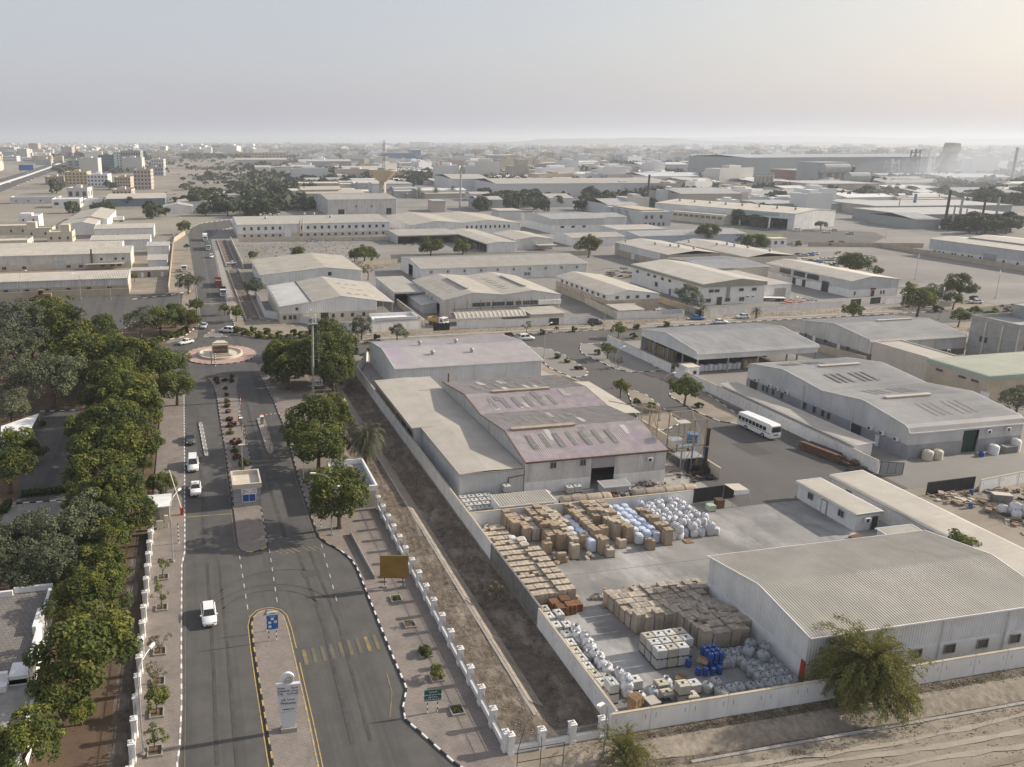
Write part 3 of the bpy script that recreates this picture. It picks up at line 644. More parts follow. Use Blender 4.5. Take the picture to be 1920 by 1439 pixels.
for (y0_, z0_, sl_) in ((.6,5.55,.235),(4.8,6.6,.235),(10,7.3,-.092),(14,6.95,-.092),(20.4,6.6,.118),(24,7.05,.118),(29,7.35,-.122),(35,6.6,-.122)):
    for _ in range(3):
        x_ = pq.uniform(.5, 22); L_ = pq.uniform(1.6, 3.4); b = MB(); b.prism([(x_,y0_),(x_+pq.choice([.7,1.05,1.4]),y0_),(x_+.9,y0_+L_),(x_,y0_+L_)][:4], .13, .15); b.v = [(x, y, z+z0_+(y-y0_)*sl_) for x, y, z in b.v]; b.build('patch_sheet', [pq.choice([RF_MOSS, RF_PINK, SKYL, RF_GREY])], r)
RV = mat('rusty_ridge', (.38,.32,.255), (.27,.215,.165), 1, .8)
for (ta, za), (tb, zb), m_ in zip([(-.25,5.5),(8.4,7.5),(19.3,6.5),(27.8,7.5)], [(8.4,7.5),(19.3,6.5),(27.8,7.5),(40.9,5.9)], (RF_ROSE, RF_MOSS, RF_ROSE, RF_MOSS)): b = MB(); b.ribroof('x', -.12, 24.62, [(ta, za+.03), (tb, zb+.03)], .36, .06); b.build('roof_sheeting', [m_], r)
ridge_vent(r, 1.0, 12.4, 8.4, 7.42, 'x', RV); ridge_vent(r, 5.3, 17, 27.8, 7.42, 'x', RV)
for i in range(7):
    x = 2.6+i*2.35; skylights(r, [(x, 2.6+.25*(i % 2), 6.24)], 3.8, .85, .24)
    if i < 6: skylights(r, [(x+.5, 11.6, 7.22)], 4.0, .8, -.092); skylights(r, [(x+.6, 20.9, 6.74)], 4.2, .85, .118)
    skylights(r, [(x+1, 31, 7.16)], 4.0, .8, -.122)
b = MB(); b.box(11.3,-.08,3.4,15.4,.05,5.4)
for i in range(8): b.box(11.32,-.11,3.42+i*.245,15.38,-.08,3.6+i*.245)
b.build('roller_door', [mat('lilac_shutter', (.36,.32,.34), (.31,.28,.295), 1, .6)], r)
for u in (4.2, 9.3): on_wall(r, 's', u, 4.1, window_mesh(.9,.9,2,STEEL,.14), 'window', box)
on_wall(r, 's', 21, 3.9, AC_MESH, 'air_conditioner', box)
b = MB(); b.cyl(.9,40.3,6.0,7.9,.16,8); b.build('flue', [RUST], r)
r = thing('side_hall', 'pale flat-roofed hall along the boundary wall, stepped in plan', 'factory', (37.6,105.9,0))
FP = [(1.6,0),(12.0,0),(12.0,40.4),(12.6,49.2),(-.1,49.2),(-.1,20.2),(1.6,20.2)]
def zfl(x): return 4.45+max(0, 6-abs(x-6))*.04
b = MB()
for (x0_, x1_, ya, yb) in ((1.3,12.05,-.25,20.2),(-.35,12.05,20.2,49.3)):
    b.ribroof('y', ya, yb, [(x0_, 4.5),(6.0,4.72),(x1_, 4.6)], .5, .022)
b.build('roof', [RF_FLAT], r)
b = MB(); b.ribwall((1.6,0),(12,0),0,4.42,.33,.045); b.build('wall', [WS_GREY], r)
b = MB(); b.ribwall((1.6,20.2),(1.6,0),0,4.42,.33,.045); b.ribwall((-.1,20.2),(1.6,20.2),0,4.42,.33,.045); b.build('wall', [WS_GREY], r)
b = MB(); b.ribwall((-.1,49.2),(-.1,20.2),3.5,4.42,.33,.045); b.build('fascia', [RF_FLAT], r)
b = MB(); b.ribwall((12.5,49.2),(-.1,49.2),0,4.42,.33,.045); b.build('wall', [WS_GREY], r)
for i in range(8): b = MB(); b.box(-.1,21+i*3.9,0,.1,21.2+i*3.9,3.6); b.build('post', [STEEL], r)
b = MB(); b.box(-.4,20.1,4.28,-.32,49.3,4.52); b.box(1.25,-.3,4.28,1.33,20.2,4.52); b.box(1.3,-.33,4.28,12.05,-.25,4.52); b.build('trim', [RF_FLAT], r)
b = MB(); b.bar((9.3,-.35,0),(9.3,-.35,3.2),.09,6); b.bar((9.3,-.35,3.2),(12,-.35,3.5),.07,6); b.build('pipe', [RUST], r)
# pale canopy over the works' road side
r = thing('canopy', 'flat beige canopy roof sloping along the yard road side of the lilac works', 'canopy', (77.4,127.2,0))
b = MB(); b.ribroof('y', 0, 20.3, [(-2.4,4.15),(5.6,3.7)], .4, .02); b.build('roof', [RF_TAN], r)
for y in (.3, 6.8, 13.4, 20): b = MB(); b.bar((5.3,y,0),(5.3,y,3.7),.09,6); b.build('post', [STEEL], r)
# guard booth in the median, gatehouse, cabin by the fence
r = thing('guard_booth', 'grey tiled guard booth with blue window and name board on the median', 'booth', (4.75,110.4,0))
b = MB(); b.box(0,0,.135,4.1,5.0,3.1); b.build('wall', [mat('grey_tiles', (.30,.31,.32), (.26,.27,.28), 2, .5)], r)
b = MB()
for z in (.9, 1.7, 2.5): b.box(-.012,-.012,z,4.112,5.01,z+.03)
for x in (1.35, 2.75): b.box(x,-.012,.135,x+.03,0,3.1)
b.build('tile_joint', [DARKIN], r)
b = MB()
for x0_, y0_, x1_, y1_ in ((-.15,-.15,4.25,.1),(-.15,4.9,4.25,5.15),(-.15,.1,.1,4.9),(4.0,.1,4.25,4.9)): b.box(x0_,y0_,3.1,x1_,y1_,3.85,0,True)
b.box(.1,.1,3.1,4.0,4.9,3.2); b.build('parapet', [WALLC], r)
on_wall(r, 's', 1.35, .95, window_mesh(1.9,1.15,2,WHITE), 'window', (4.75,8.85,110.4,115.4)).data = window_mesh(1.9,1.15,2,WHITE).copy()
o = [q for q in bpy.data.objects if q.parent == r and q.name.startswith('window')][0]; o.data.materials[1] = BLUE
BOOTH = r
r = thing('gate_cabin', 'small white cabin with overhanging slab roof by the pavement fence', 'cabin', (-7.6,107.6,0))
b = MB(); b.box(0,0,.135,2.9,3.4,2.75); b.build('wall', [WALLC], r); b = MB(); b.box(-.3,-.5,2.75,3.2,3.7,2.92,0,True); b.build('roof', [WALLW], r)
b = MB(); b.box(.6,-.06,.2,1.5,0,2.2); b.build('door', [CEM], r)
o = thing('junction_box', 'two cream electrical cabinets on plinth in front of gate cabin', 'cabinet', (-6.5,105.6,.135)); b = MB(); b.box(0,0,0,.9,.4,1.3); b.build('body', [WALLC], o); b = MB(); b.box(1.1,.2,0,1.6,.6,1.9); b.build('side_cabinet', [WALLC], o)
r = thing('gatehouse', 'white flat-roofed gatehouse with open parapet behind the pavement tree', 'building', (20.3,106.2,0))
b = MB(); b.box(0,0,0,5.6,10.2,2.9); b.build('wall', [WALLC], r); b = MB()
for q in ((-.2,-.2,5.8,.1),(-.2,10.1,5.8,10.4),(-.2,.1,.1,10.1),(5.5,.1,5.8,10.1)): b.box(q[0],q[1],2.9,q[2],q[3],3.75,0,True)
b.build('parapet', [WALLW], r); b = MB(); b.box(.1,.1,2.9,5.5,10.1,2.98); b.build('roof', [DADOG], r); inst('air_conditioner', AC_MESH, r, (2.2,5,3.0))
# villa at the edge of the grove
r = thing('villa', 'white flat-roofed villa with parapets at the edge of grove', 'building', (-34,60,0))
ROOFB = brickmat('roof_tiles', (.21,.195,.18), (.17,.16,.15), (.5,.5,.5), .5, .5, .03)
b = MB(); b.box(0,11.8,0,16.3,28,2.9); b.box(0,0,0,17.6,11.8,2.4); b.build('wall', [WALLW], r)
b = MB(); b.box(.2,12,2.9,16,27.8,2.96); b.build('roof', [ROOFB], r); b = MB(); b.box(.2,.2,2.4,17.4,11.5,2.46); b.build('roof', [CEM], r)
b = MB()
for q in ((16,14,16.35,27.0,3.6),(12,27.7,16.35,28.05,3.6),(0,27.2,12,27.5,3.6),(14.6,11.8,16.35,14,3.3),(0,11.6,14.6,12,3.9),(0,10.7,14.6,11.6,3.1),(17.3,0,17.65,11.6,3.1),(15.6,19,16,22.5,3.9)): b.box(q[0],q[1],2.3,q[2],q[3],q[4],0,True)
b.build('parapet', [WALLW], r); inst('air_conditioner', AC_MESH, r, (13.2,8.2,2.46)); inst('air_conditioner', AC_MESH, r, (9,3,2.46))
# small sheet-roofed shed and tin awning in the works yard
r = warehouse('store_shed', 'low white shed with ribbed flat roof beside the plastic tanks', 42.5, 51.1, 98.2, 101.5, 'x', [(98.2,2.5),(101.5,2.6)], WS_WHITE, RF_TAN, 0, None, .42, .07, over=.15, cat='shed')
r = warehouse('pump_shed', 'low tin-roofed pump shelter beside the works door', 62.0, 66.5, 103.3, 105.0, 'x', [(103.3,1.3),(105.0,1.5)], WS_GREY, RF_GREY, 0, None, .33, .04, over=.1, cat='shed')
# carports of the grove car park
r = thing('carport', 'white flat carport roof beside the shaded parking lane', 'carport', (*W(72,812),0))
b = MB(); P = [(p[0]-r.location.x, p[1]-r.location.y) for p in WP([(2,800),(73,776),(45,829),(0,855)], 2.6)]; b.prism(P, 2.5, 2.66, bottom=True); b.build('roof', [WALLW], r)
for p in P: b = MB(); b.bar((p[0]*.96, p[1]*.96, 0), (p[0]*.96, p[1]*.96, 2.5), .06, 6); b.build('post', [STEEL], r)
# ================================================================== BOUNDARY WALLS AND FENCES
PANEL = {}
def boundary_wall(label, p, q, h, m=WALLW, step=4.1, posts=True, slits=True, cap=True, name='boundary_wall', cat='wall', th=.18, group=None):
    L = math.hypot(q[0]-p[0], q[1]-p[1]); n = max(1, int(round(L/step))); st = L/n; ang = math.atan2(q[1]-p[1], q[0]-p[0])
    r = thing(name, label, cat, (p[0], p[1], 0), ang, group)
    k = (round(st, 2), h, m.name, slits)
    if k not in PANEL:
        b = MB(); b.box(.07,-th/2,-.15,st-.07,th/2,h)
        if cap: b.box(.05,-th/2-.04,h,st-.05,th/2+.04,h+.07,2,True)
        if slits:
            for x in (st*.12, st*.86): b.box(x,-th/2-.004,h*.55,x+.05,-th/2,h*.78,1); b.box(x,th/2,h*.55,x+.05,th/2+.004,h*.78,1)
        PANEL[k] = b.mesh('wall_panel', [m, RUST, WALLB if m is WALLW else m])
    for i in range(n): inst('wall_panel', PANEL[k], r, (i*st, 0, 0))
    if posts:
        kp = ('p', h, m.name)
        if kp not in PANEL: b = MB(); b.box(-.066,-th/2-.03,-.15,.066,th/2+.03,h+.02); PANEL[kp] = b.mesh('post', [m])
        for i in range(n+1): inst('post', PANEL[kp], r, (i*st, 0, 0))
    return r
boundary_wall('white precast panel wall along the stone drain at front of the carton yard', (36.4,56.15), (132,56.35), 2.3)
boundary_wall('white boundary wall between dry ditch and flat-roofed hall', (37.35,174), (37.35,100.2), 2.4, step=4.1)
boundary_wall('white wall section between ditch and cardboard stacks', (37.35,100.0), (37.35,88.4), 2.4, step=3.9)
boundary_wall('unpainted grey block section of wall between ditch and pallets', (37.35,88.2), (37.35,73.4), 2.4, WALLG, 3.7, slits=False)
boundary_wall('white wall section between ditch and row of white tanks', (37.1,73.2), (37.1,56.4), 2.4, step=4.15)
boundary_wall('short white wall closing the back of works yard beside the ditch', (37.4,174.2), (43,186.5), 2.2, slits=False)
boundary_wall('low white wall between carton stacks and works yard', (37.6,97.7), (73.8,97.7), 2.1, slits=False, step=5)
boundary_wall('white compound wall in front of the long lean-to roof', (111.0,158), (111.0,101.3), 2.3)
boundary_wall('white compound wall beside the open shed', (111.0,189), (111.4,160.5), 2.3)
boundary_wall('white wall behind the black scrap gate, facing the scrap yard', (121,92.0), (175,99.0), 2.0, step=4.5)
boundary_wall('works wall beside yard road below the beige canopy', (83.6,128), (83.6,104.5), 2.0, WALLC, slits=False)
boundary_wall('works wall beside yard road behind the beige canopy', (82,158), (84.5,147.5), 2.2, WALLC, slits=False)
boundary_wall('weathered block wall behind the open shed', (158.5,190), (163,157), 2.0, WALLB, slits=False)
# frontage walls of the compounds across the east road
for (lab, p, q, h, m) in (
    ('white frontage wall bent around the white twin-roofed warehouse', (22.3,278), (22.3,241), 2.3, WALLW), ('white frontage wall facing the roundabout shrubs', (22.3,240.8), (49,214.5), 2.3, WALLW),
    ('white wall facing the road between two street trees', (49.2,214.5), (66,216.5), 2.6, WALLW), ('white party wall between twin-roofed warehouse and stained factory', (67.6,258), (67.6,218), 2.2, WALLC),
    ('white wall in front of curved carport on the east road', (76.2,213.6), (118,212), 2.3, WALLW), ('white party wall beside the beige dormitory block', (134,262), (129.2,216), 2.2, WALLC),
    ('white frontage wall with blue lettering in front of dormitory block', (129.2,215.6), (151.5,214.2), 2.3, WALLW), ('cream party wall running back beside white workshop', (157.6,252), (157.6,213), 2.0, WALLB),
    ('low painted wall with black scribbles facing the east road', (161.5,215.2), (213,217.6), 1.9, WALLW), ('white wall by the dark gate of grey-fronted workshop', (231,218.5), (258,222), 2.0, WALLW),
    ('grey yard wall below the long white factory', (27,432), (120,418), 2.3, WALLC), ('grey wall along the storm drain by the dirt yard', (22.5,438), (22.5,338), 2.2, WALLC), ('grey wall closing the dirt yard by the culvert', (22.7,338), (40,335), 2.2, WALLG),
    ('cream yard wall behind the brown pipe-roofed shed', (66,333), (92,340), 2.0, WALLB), ('white wall behind the long tan-roofed hall', (92,352), (190,345), 2.2, WALLC),
    ('pale wall at back of empty gravel lot', (318,352), (372,335), 2.2, WALLB), ('mottled wall between gravel lot and grey factory', (352,343), (345,250), 2.2, WALLB),
    ('beige lorry-park wall in front of the grey shed', (-90,287.5), (-22,287.5), 2.4, WALLB), ('beige yard wall at corner of north road', (-8.2,289), (-8.2,432), 2.3, WALLB), ('beige curved corner wall beside north road', (-8,436), (-2,470), 2.5, WALLB)):
    boundary_wall(lab, p, q, h, m, step=4.4, slits=False)
# pillared fences of the pavements
b = MB(); b.box(-.28,-.28,0,.28,.28,1.95); b.box(-.34,-.34,1.95,.34,.34,2.08,0,True); b.box(-.2,-.2,2.08,.2,.2,2.2); b.box(-.08,-.08,2.2,.08,.08,2.32,1); b.box(-.32,-.32,0,.32,.32,.35)
PILLAR = b.mesh('pillar', [WALLW, WALLB])
def pillar_fence(label, p, q, n, z=.1, group=None, solid=False):
    L = math.hypot(q[0]-p[0], q[1]-p[1]); st = L/n; ang = math.atan2(q[1]-p[1], q[0]-p[0])
    r = thing('pillar_fence', label, 'fence', (p[0], p[1], z), ang)
    b = MB(); b.box(.3,-.13,-.25,st-.3,.13,.62); b.box(.3,-.17,.62,st-.3,.17,.7,0,True); base = b.mesh('base_wall', [WALLW])
    b = MB(); nb = 22
    for i in range(nb): x = .36+(st-.72)*i/(nb-1); b.box(x-.012,-.012,.7,x+.012,.012,1.62)
    b.box(.3,-.018,.85,st-.3,.018,.89); b.box(.3,-.018,1.42,st-.3,.018,1.46); bars = b.mesh('railing', [STEEL])
    for i in range(n+1): inst('pillar', PILLAR, r, (i*st, 0, 0))
    for i in range(n): inst('base_wall', base, r, (i*st, 0, 0)); inst('railing', bars, r, (i*st, 0, 0))
    return r
pillar_fence('white pillared railing fence between grove and pavement', (-7.2,104.7), (-7.2,43.5), 20)
pillar_fence('white pillared railing fence between pavement and dry ditch', (26.05,105.5), (26.05,56.3), 16)
pillar_fence('short white pillared railing fence joining the panel wall across the ditch end', (26.4,56.0), (35.6,56.2), 3, z=0)
# gates
def gate(label, x, y, L, h, rz, m=BLACK):
    r = thing('sliding_gate', label, 'gate', (x, y, 0), rz); b = MB(); b.box(0,-.03,.15,L,.03,h); b.build('panel', [m], r)
    b = MB()
    for x0_, z0_, x1_, z1_ in ((0,.1,L,.18),(0,h-.04,L,h+.04),(0,.1,.08,h),(L-.08,.1,L,h)): b.box(x0_,-.06,z0_,x1_,.06,z1_,0,True)
    for i in range(1, int(L/1.2)): b.box(i*1.2-.03,-.05,.18,i*1.2+.03,.05,h-.04)
    b.build('frame', [DARKIN], r); return r
gate('rusty black sheet gate with white door leaning by the scrap yard', 111.5, 92.6, 9.5, 2.2, R(2)); gate('dark steel gate open between stained factory and party wall', 68.6, 212.6, 5, 2.2, 0); gate('grey-blue steel gate at end of the white compound wall', 111.2, 101.0, 3.6, 2.2, R(-20), DADOG)
gate('black gate of the white workshop compound', 155.2, 213.8, 3.4, 2.3, R(10)); gate('black double gate beside grey-fronted workshop', 216.5, 217.8, 4.5, 2.2, R(6)); gate('second black gate leaf by pale wall, east of the workshop', 225.5, 219.0, 4.5, 2.2, R(6)); gate('black yard gate beside the blue process frame', 73.9, 97.6, 7.6, 2.4, R(3))
gate('small dark pedestrian gate near the curved carport', 104.8, 212.0, 3.0, 2.2, R(-2), DARKIN)
# ================================================================== MIDDLE DISTANCE
GAB = lambda a, m, c, e, r_, d=.25: [(a, e), (m-d, r_), (m+d, r_), (c, e)]
MP = dict(pitch=.55, amp=.06)
# white shed pair by the drain
r = warehouse('warehouse', 'pale twin-slope warehouse beside the storm drain, blank ribbed gable', 25.6, 64.2, 289.5, 329, 'y', [(25.6,5.2),(50,7.3),(50.6,7.3),(64.2,5.8)], WS_WHITE, RF_TANY, 0, None, **MP); box = (25.6,64.2,289.5,329)
on_wall(r, 's', 25.5, 4.2, window_mesh(1.3,1.3,1), 'window', box); on_wall(r, 'w', 10, 3, window_mesh(1.3,1.0,1), 'window', box)
for i in range(4):
    for j in range(3): skylights(r, [(6+j*5, 5+i*7, 5.2+(6+j*5)*.086)], 2.2, .5, .086, 'x')
r = warehouse('warehouse', 'white twin-roofed warehouse with cream base facing the roundabout shrubs', 25.9, 56, 231.2, 266.5, 'y', [(25.9,5.2),(35.3,6.3),(35.5,6.2),(44.6,7.8),(45,7.8),(56,6.0)], WS_WHITE, RF_TANY, 3.0, WALLC, **MP); box = (25.9,56,231.2,266.5)
b = MB(); b.ribroof('y', .1, 35, [(0,5.27),(9.4,6.4)], .55, .06); b.build('roof_sheeting', [mat('clean_white_roof', (.60,.60,.58), (.52,.52,.50), .1, .5, c3=(.38,.37,.34), s3=.12, f3=.6)], r)
b = MB(); b.box(9.35,-.1,5.9,9.6,35.2,6.6); b.build('valley_gutter', [DARKIN], r)
for u in (1,2.7,4.1,6,16,18.8,22,25.6): on_wall(r, 's', u, 1.2, window_mesh(.9,1.2,1), 'window', box)
on_wall(r, 's', 4.8, 4.0, window_mesh(.8,.8,1), 'window', box); on_wall(r, 's', 12.5, .3, door_mesh(2.4,2.5,DARKIN), 'door', box)
for i in range(3):
    for j in range(3): skylights(r, [(12+j*2.4, 6+i*9, 6.55+(j*2.4)*.17)], 1.6, .5, .17, 'x'); skylights(r, [(22+j*2.6, 6+i*9, 7.45-(j*2.6)*.16)], 1.6, .5, -.16, 'x')
r = warehouse('canopy', 'tan canopy roof against east side of the white twin-roofed warehouse', 56.3, 62, 234, 270, 'y', [(56.3,5.4),(62,4.6)], WS_WHITE, RF_FLAT, 0, None, .55, .03, open_sides='sewn', cat='canopy')
for y in (0.3, 12, 24, 35.7): b = MB(); b.bar((5.5,y,0),(5.5,y,4.6),.1,6); b.build('post', [STEEL], r)
r = warehouse('warehouse', 'long tan-roofed hall with row of small square windows and dark doorway', 88.5, 159, 291, 321, 'x', [(291,5.3),(307,7.0),(307.6,7.0),(321,5.6)], WS_WHITE, RF_TAN, 0, None, .7, .08, holes={'w': [(12,18,0,4.6)]}); box = (88.5,159,291,321)
for i in range(10): on_wall(r, 's', 3.5+i*6.9, 3.4, window_mesh(.9,.9,1), 'window', box)
on_wall(r, 's', 43, 1.2, window_mesh(2.6,1.2,2), 'window', box)
r = warehouse('factory', 'stained factory with two ridge vents, skylights and long window band over curved carport', 77, 115.8, 227.6, 263, 'y', [(77,6.0),(86,7.9),(86.6,7.9),(96.2,6.9),(105.8,7.9),(106.4,7.9),(115.8,6.2)], WS_DIRTY, RF_TANY, 1.2, WALLC, **MP, cat='factory', holes={'w': [(27.5,30.5,0,3.6)]}); box = (77,115.8,227.6,263)
ridge_vent(r, 6, 26, 9.3, 7.95, 'y', RF_GREY); ridge_vent(r, 6, 26, 29.1, 7.95, 'y', RF_GREY)
for i in range(7):
    for x0_, z0_, sl_ in ((3,6.65,.2),(12,7.6,-.1),(21.5,7.2,.1),(32.5,7.2,-.17)): skylights(r, [(x0_, 7+i*2.9, z0_)], 2.6, .7, sl_, 'x')
for u, w_ in ((9,4.2),(13.6,1.4),(15.6,4.2),(20.5,2.2),(23.6,1.8),(26,2.2),(28.5,3.4)): on_wall(r, 's', u, 3.4, window_mesh(w_,1.2,3), 'window', box)
for u in (4,6.5,8.5,11,17,18.3,19.6,24,30,32.5,34,36): on_wall(r, 's', u, 1.5, AC_MESH, 'air_conditioner', box)
b = MB()
for i in range(9): b.bar((3+i*4.3,-.4,0),(3+i*4.3,-.4,5.6),.06,5)
b.bar((2,-.4,2.9),(37,-.4,2.9),.07,5); b.build('pipe', [RUST], r); b = MB(); b.box(31,-.9,3.3,38.7,-.07,4.7); b.build('duct', [WALLW], r)
for u in (6,14,22): on_wall(r, 'w', u, 3.4, window_mesh(.8,1.2,1), 'window', box)
r = warehouse('open_shed', 'open-fronted white shed with dark interior beside the stained factory', 66.8, 76.6, 250, 277, 'x', [(250,4.6),(277,5.2)], WS_WHITE, RF_TAN, 0, None, .55, .05, open_sides='s', fascia=3.9, cat='shed')
b = MB(); b.bar((5,.1,0),(5,.1,4.5),.1,6); b.build('post', [STEEL], r)
r = warehouse('lean_to', 'grey sheet lean-to along west wall of the stained factory', 72.4, 76.9, 236, 254, 'y', [(72.4,2.9),(76.9,3.6)], WS_GREY, RF_GREYY, 0, None, .5, .04, cat='shed')
r = warehouse('dormitory', 'two-storey beige block with white-panelled gable and rows of air conditioners', 131.8, 150, 226, 263, 'y', [(131.8,5.6),(138.2,7.0),(138.8,7.0),(150,5.4)], WS_WHITE, RF_TANY, 3.8, WALLB, **MP, cat='building'); box = (131.8,150,226,263)
for u in (2.5,6.4,9.7,13.6): on_wall(r, 's', u, 4.2, window_mesh(1.1,.9,1), 'window', box)
for i in range(9): on_wall(r, 'w', 4+i*3.7, 4.1, window_mesh(1.4,.9,1), 'window', box); on_wall(r, 'w', 2.5+i*3.8, 2.2, AC_MESH, 'air_conditioner', box)
on_wall(r, 's', 6.6, 0, door_mesh(2,2.2,CEM), 'door', box); b = MB(); b.box(6,-1.6,2.5,9.2,-.08,2.62,0,True); b.build('awning', [RF_FLAT], r)
r = warehouse('workshop', 'white two-storey workshop with grey-green roof fascia and palm at its door', 168.5, 192, 229, 273, 'y', [(168.5,7.3),(182,8.7),(182.6,8.7),(192,7.4)], WALLW, RF_TANY, 0, None, 0, 0, cat='building', over=.5); box = (168.5,192,229,273)
OLIVE = mat('olive_fascia', (.33,.325,.27), (.28,.275,.225), .5, .7)
b = MB(); b.ribwall((-.5,44.4),(-.5,-.4),6.2,7.35,.5,.05); b.ribwall((-.5,-.4),(24,-.4),6.2,lambda u: 7.3+min(u,14)*.1-max(0,u-14)*.13,.5,.05); b.build('fascia', [OLIVE], r)
for u in (2,4.2,13.5,18.5): on_wall(r, 's', u, 4.4, window_mesh(1.7,.9,1), 'window', box)
for u in (1.2,8.6,14): on_wall(r, 's', u, 1.0, window_mesh(1.8,1.2,2), 'window', box)
for u in (16.5,18.6): on_wall(r, 's', u, 2.2, AC_MESH, 'air_conditioner', box)
for u in (3,10.5,14.5,19.5,24,33,39.5): on_wall(r, 'w', u, 4.6, window_mesh(1.6,.9,1), 'window', box)
for u in (16,38): on_wall(r, 'w', u, 1.6, window_mesh(1.6,1.6,1), 'window', box)
on_wall(r, 'w', 25, .05, door_mesh(1,2.2,BLUE2), 'door', box); on_wall(r, 's', 5.4, 0, door_mesh(1.8,2.6,GLASS), 'door', box)
b = MB(); b.box(8.8,-.3,2.4,9.9,-.05,6.0); b.build('sign_column', [CEM], r)
r = warehouse('annexe', 'white flat annexe with shutter beside the white workshop', 193, 206, 233, 262, 'y', [(193,5.2),(206,5.4)], WALLW, RF_FLAT, 0, None, 0, 0, cat='building'); on_wall(r, 's', 6.5, .2, door_mesh(4.2,3.6,RF_TAN), 'roller_door', (193,206,233,262))
r = warehouse('shed', 'low olive-grey roofed shed behind the white annexe', 196, 222, 264, 292, 'x', [(264,6.2),(279,7.0),(292,6.2)], WALLC, RF_GREY, 0, None, **MP)
r = warehouse('warehouse', 'beige hall with roof cowls and white side panels behind scrap pipe yard', 202, 227, 300, 344, 'y', [(202,6.2),(214.4,7.6),(215,7.6),(227,6.2)], WALLB, RF_TANY, 0, None, .55, .0); box = (202,227,300,344)
for i in range(5): on_wall(r, 's', 3+i*4.4, 2.6, window_mesh(1.2,1.1,2), 'window', box)
for p in ((3.5,41,6.7),(8.5,24,7.2),(11,16,7.4),(12.5,12,7.6),(16,6,7.2)): inst('roof_cowl', VENT_MESH, r, p, 0, 1.4)
b = MB(); b.ribwall((-.1,40),(-.1,6),2.9,6.0,.55,.05); b.build('side_panel', [WS_WHITE], r); on_wall(r, 'w', 15, .1, door_mesh(3,2.6,WHITE), 'door', box)
r = warehouse('warehouse', 'cream hall with five roof cowls behind the dark-windowed workshop', 230.5, 254.5, 287, 338, 'y', [(230.5,6.2),(240,7.6),(240.6,7.6),(254.5,6.2)], WALLC, RF_TANY, 0, None, .55, 0)
for p in ((3,45,6.8),(7,30,7.2),(10,27,7.6),(10,22,7.6),(13,17,7.4),(17,8,7)): inst('roof_cowl', VENT_MESH, r, p, 0, 1.4)
r = warehouse('workshop', 'long grey-panelled workshop with dark clerestory windows and white base', 228.3, 248.2, 230.5, 273, 'y', [(228.3,5.9),(236.4,7.3),(236.8,7.3),(248.2,5.9)], WS_GREY, RF_TANY, 2.7, WALLW, **MP, cat='building'); box = (228.3,248.2,230.5,273)
for u in (7.8,15.2,22): on_wall(r, 'w', u, 3.5, window_mesh(5.6,1.7,6,DARKIN), 'window', box)
for u, w_ in ((15,1.6),(20,1.6),(29.5,3.2)): on_wall(r, 'w', u, 0, door_mesh(w_,2.6 if w_ < 3 else 3.8,DARKIN), 'door', box)
for u in (10,12.5,14,18,22.5,33): on_wall(r, 'w', u, 2.5, AC_MESH, 'air_conditioner', box)
on_wall(r, 's', 8.6, 0, door_mesh(1.3,2.2,DARKIN), 'door', box)
for u in (1.5,12.5,13.7): on_wall(r, 's', u, .8, window_mesh(.6,1.2,1), 'window', box)
b = MB(); b.box(8.2,-.12,2.4,10.4,-.07,3.1); b.build('sign', [mat('maroon_sign', (.20,.03,.03), None, 1, .6)], r)
# long white factory and its neighbours
r = warehouse('factory', 'very long white factory with two rows of square windows behind the dirt yard', 27.1, 116, 447, 493, 'x', [(447,7.6),(478,9.2),(479,9.2),(493,7.8)], WS_WHITE, RF_TAN, 2.4, WALLC, .8, .07, cat='factory'); box = (27.1,116,447,493)
for i in range(21):
    u = 3.2+i*4.05
    if 24 < u < 32: continue
    on_wall(r, 's', u, 4.4, window_mesh(1.3,1.7,1), 'window', box); on_wall(r, 's', u, .5, window_mesh(1.3,1.3,1), 'window', box)
on_wall(r, 's', 26.5, 0, door_mesh(4.2,5.2,WHITE), 'roller_door', box)
for p in ((16,33,9),(22,33,9.1),(27,33,9.1),(43,33,9.1),(49,33,9.1),(18,20,8.4),(57,20,8.4)): inst('roof_cowl', VENT_MESH, r, p, 0, 2.0)
b = MB(); b.bar((35.5,-.8,2),(35.5,-.8,9.5),.45,8); b.bar((37,-.8,3),(37,-.8,10.5),.3,8); b.build('duct', [RF_TAN], r)
r = warehouse('warehouse', 'tall stained grey shed standing below the water tower', 101.5, 153.5, 572, 638, 'x', [(572,11.5),(604,13.4),(606,13.4),(638,11.5)], WS_DIRTY, RF_TAN, 0, None, 1.2, .12); box = (101.5,153.5,572,638)
for u, w_, h_ in ((7.5,4.5,4.2),(44,4,4.6)): on_wall(r, 's', u, 0, door_mesh(w_,h_,DARKIN), 'door', box)
for u in (20,32): on_wall(r, 's', u, 5.4, window_mesh(1.6,1.6,1), 'window', box)
r = warehouse('warehouse', 'white double-ridged warehouse with two tall framed doors and small windows', 125.6, 193.5, 437, 495, 'y', [(125.6,6.2),(141.2,8.4),(142,8.4),(157.6,7.0),(173.2,8.4),(174,8.4),(193.5,6.2)], WS_WHITE, RF_TANY, 0, None, .8, .06); box = (125.6,193.5,437,495)
for u in (3.5,12.5): on_wall(r, 's', u, 0, door_mesh(5,5,WS_WHITE), 'door', box)
for i in range(10): on_wall(r, 's', 34+i*2.9, 3.6, window_mesh(1.0,1.7,1), 'window', box)
r = warehouse('open_shed', 'long open-fronted shed with dark interior behind two round trees', 109.2, 142.5, 403.5, 425, 'x', [(403.5,4.7),(425,5.4)], WS_GREY, RF_TAN, 0, None, .8, .06, open_sides='s', fascia=4.0, cat='shed')
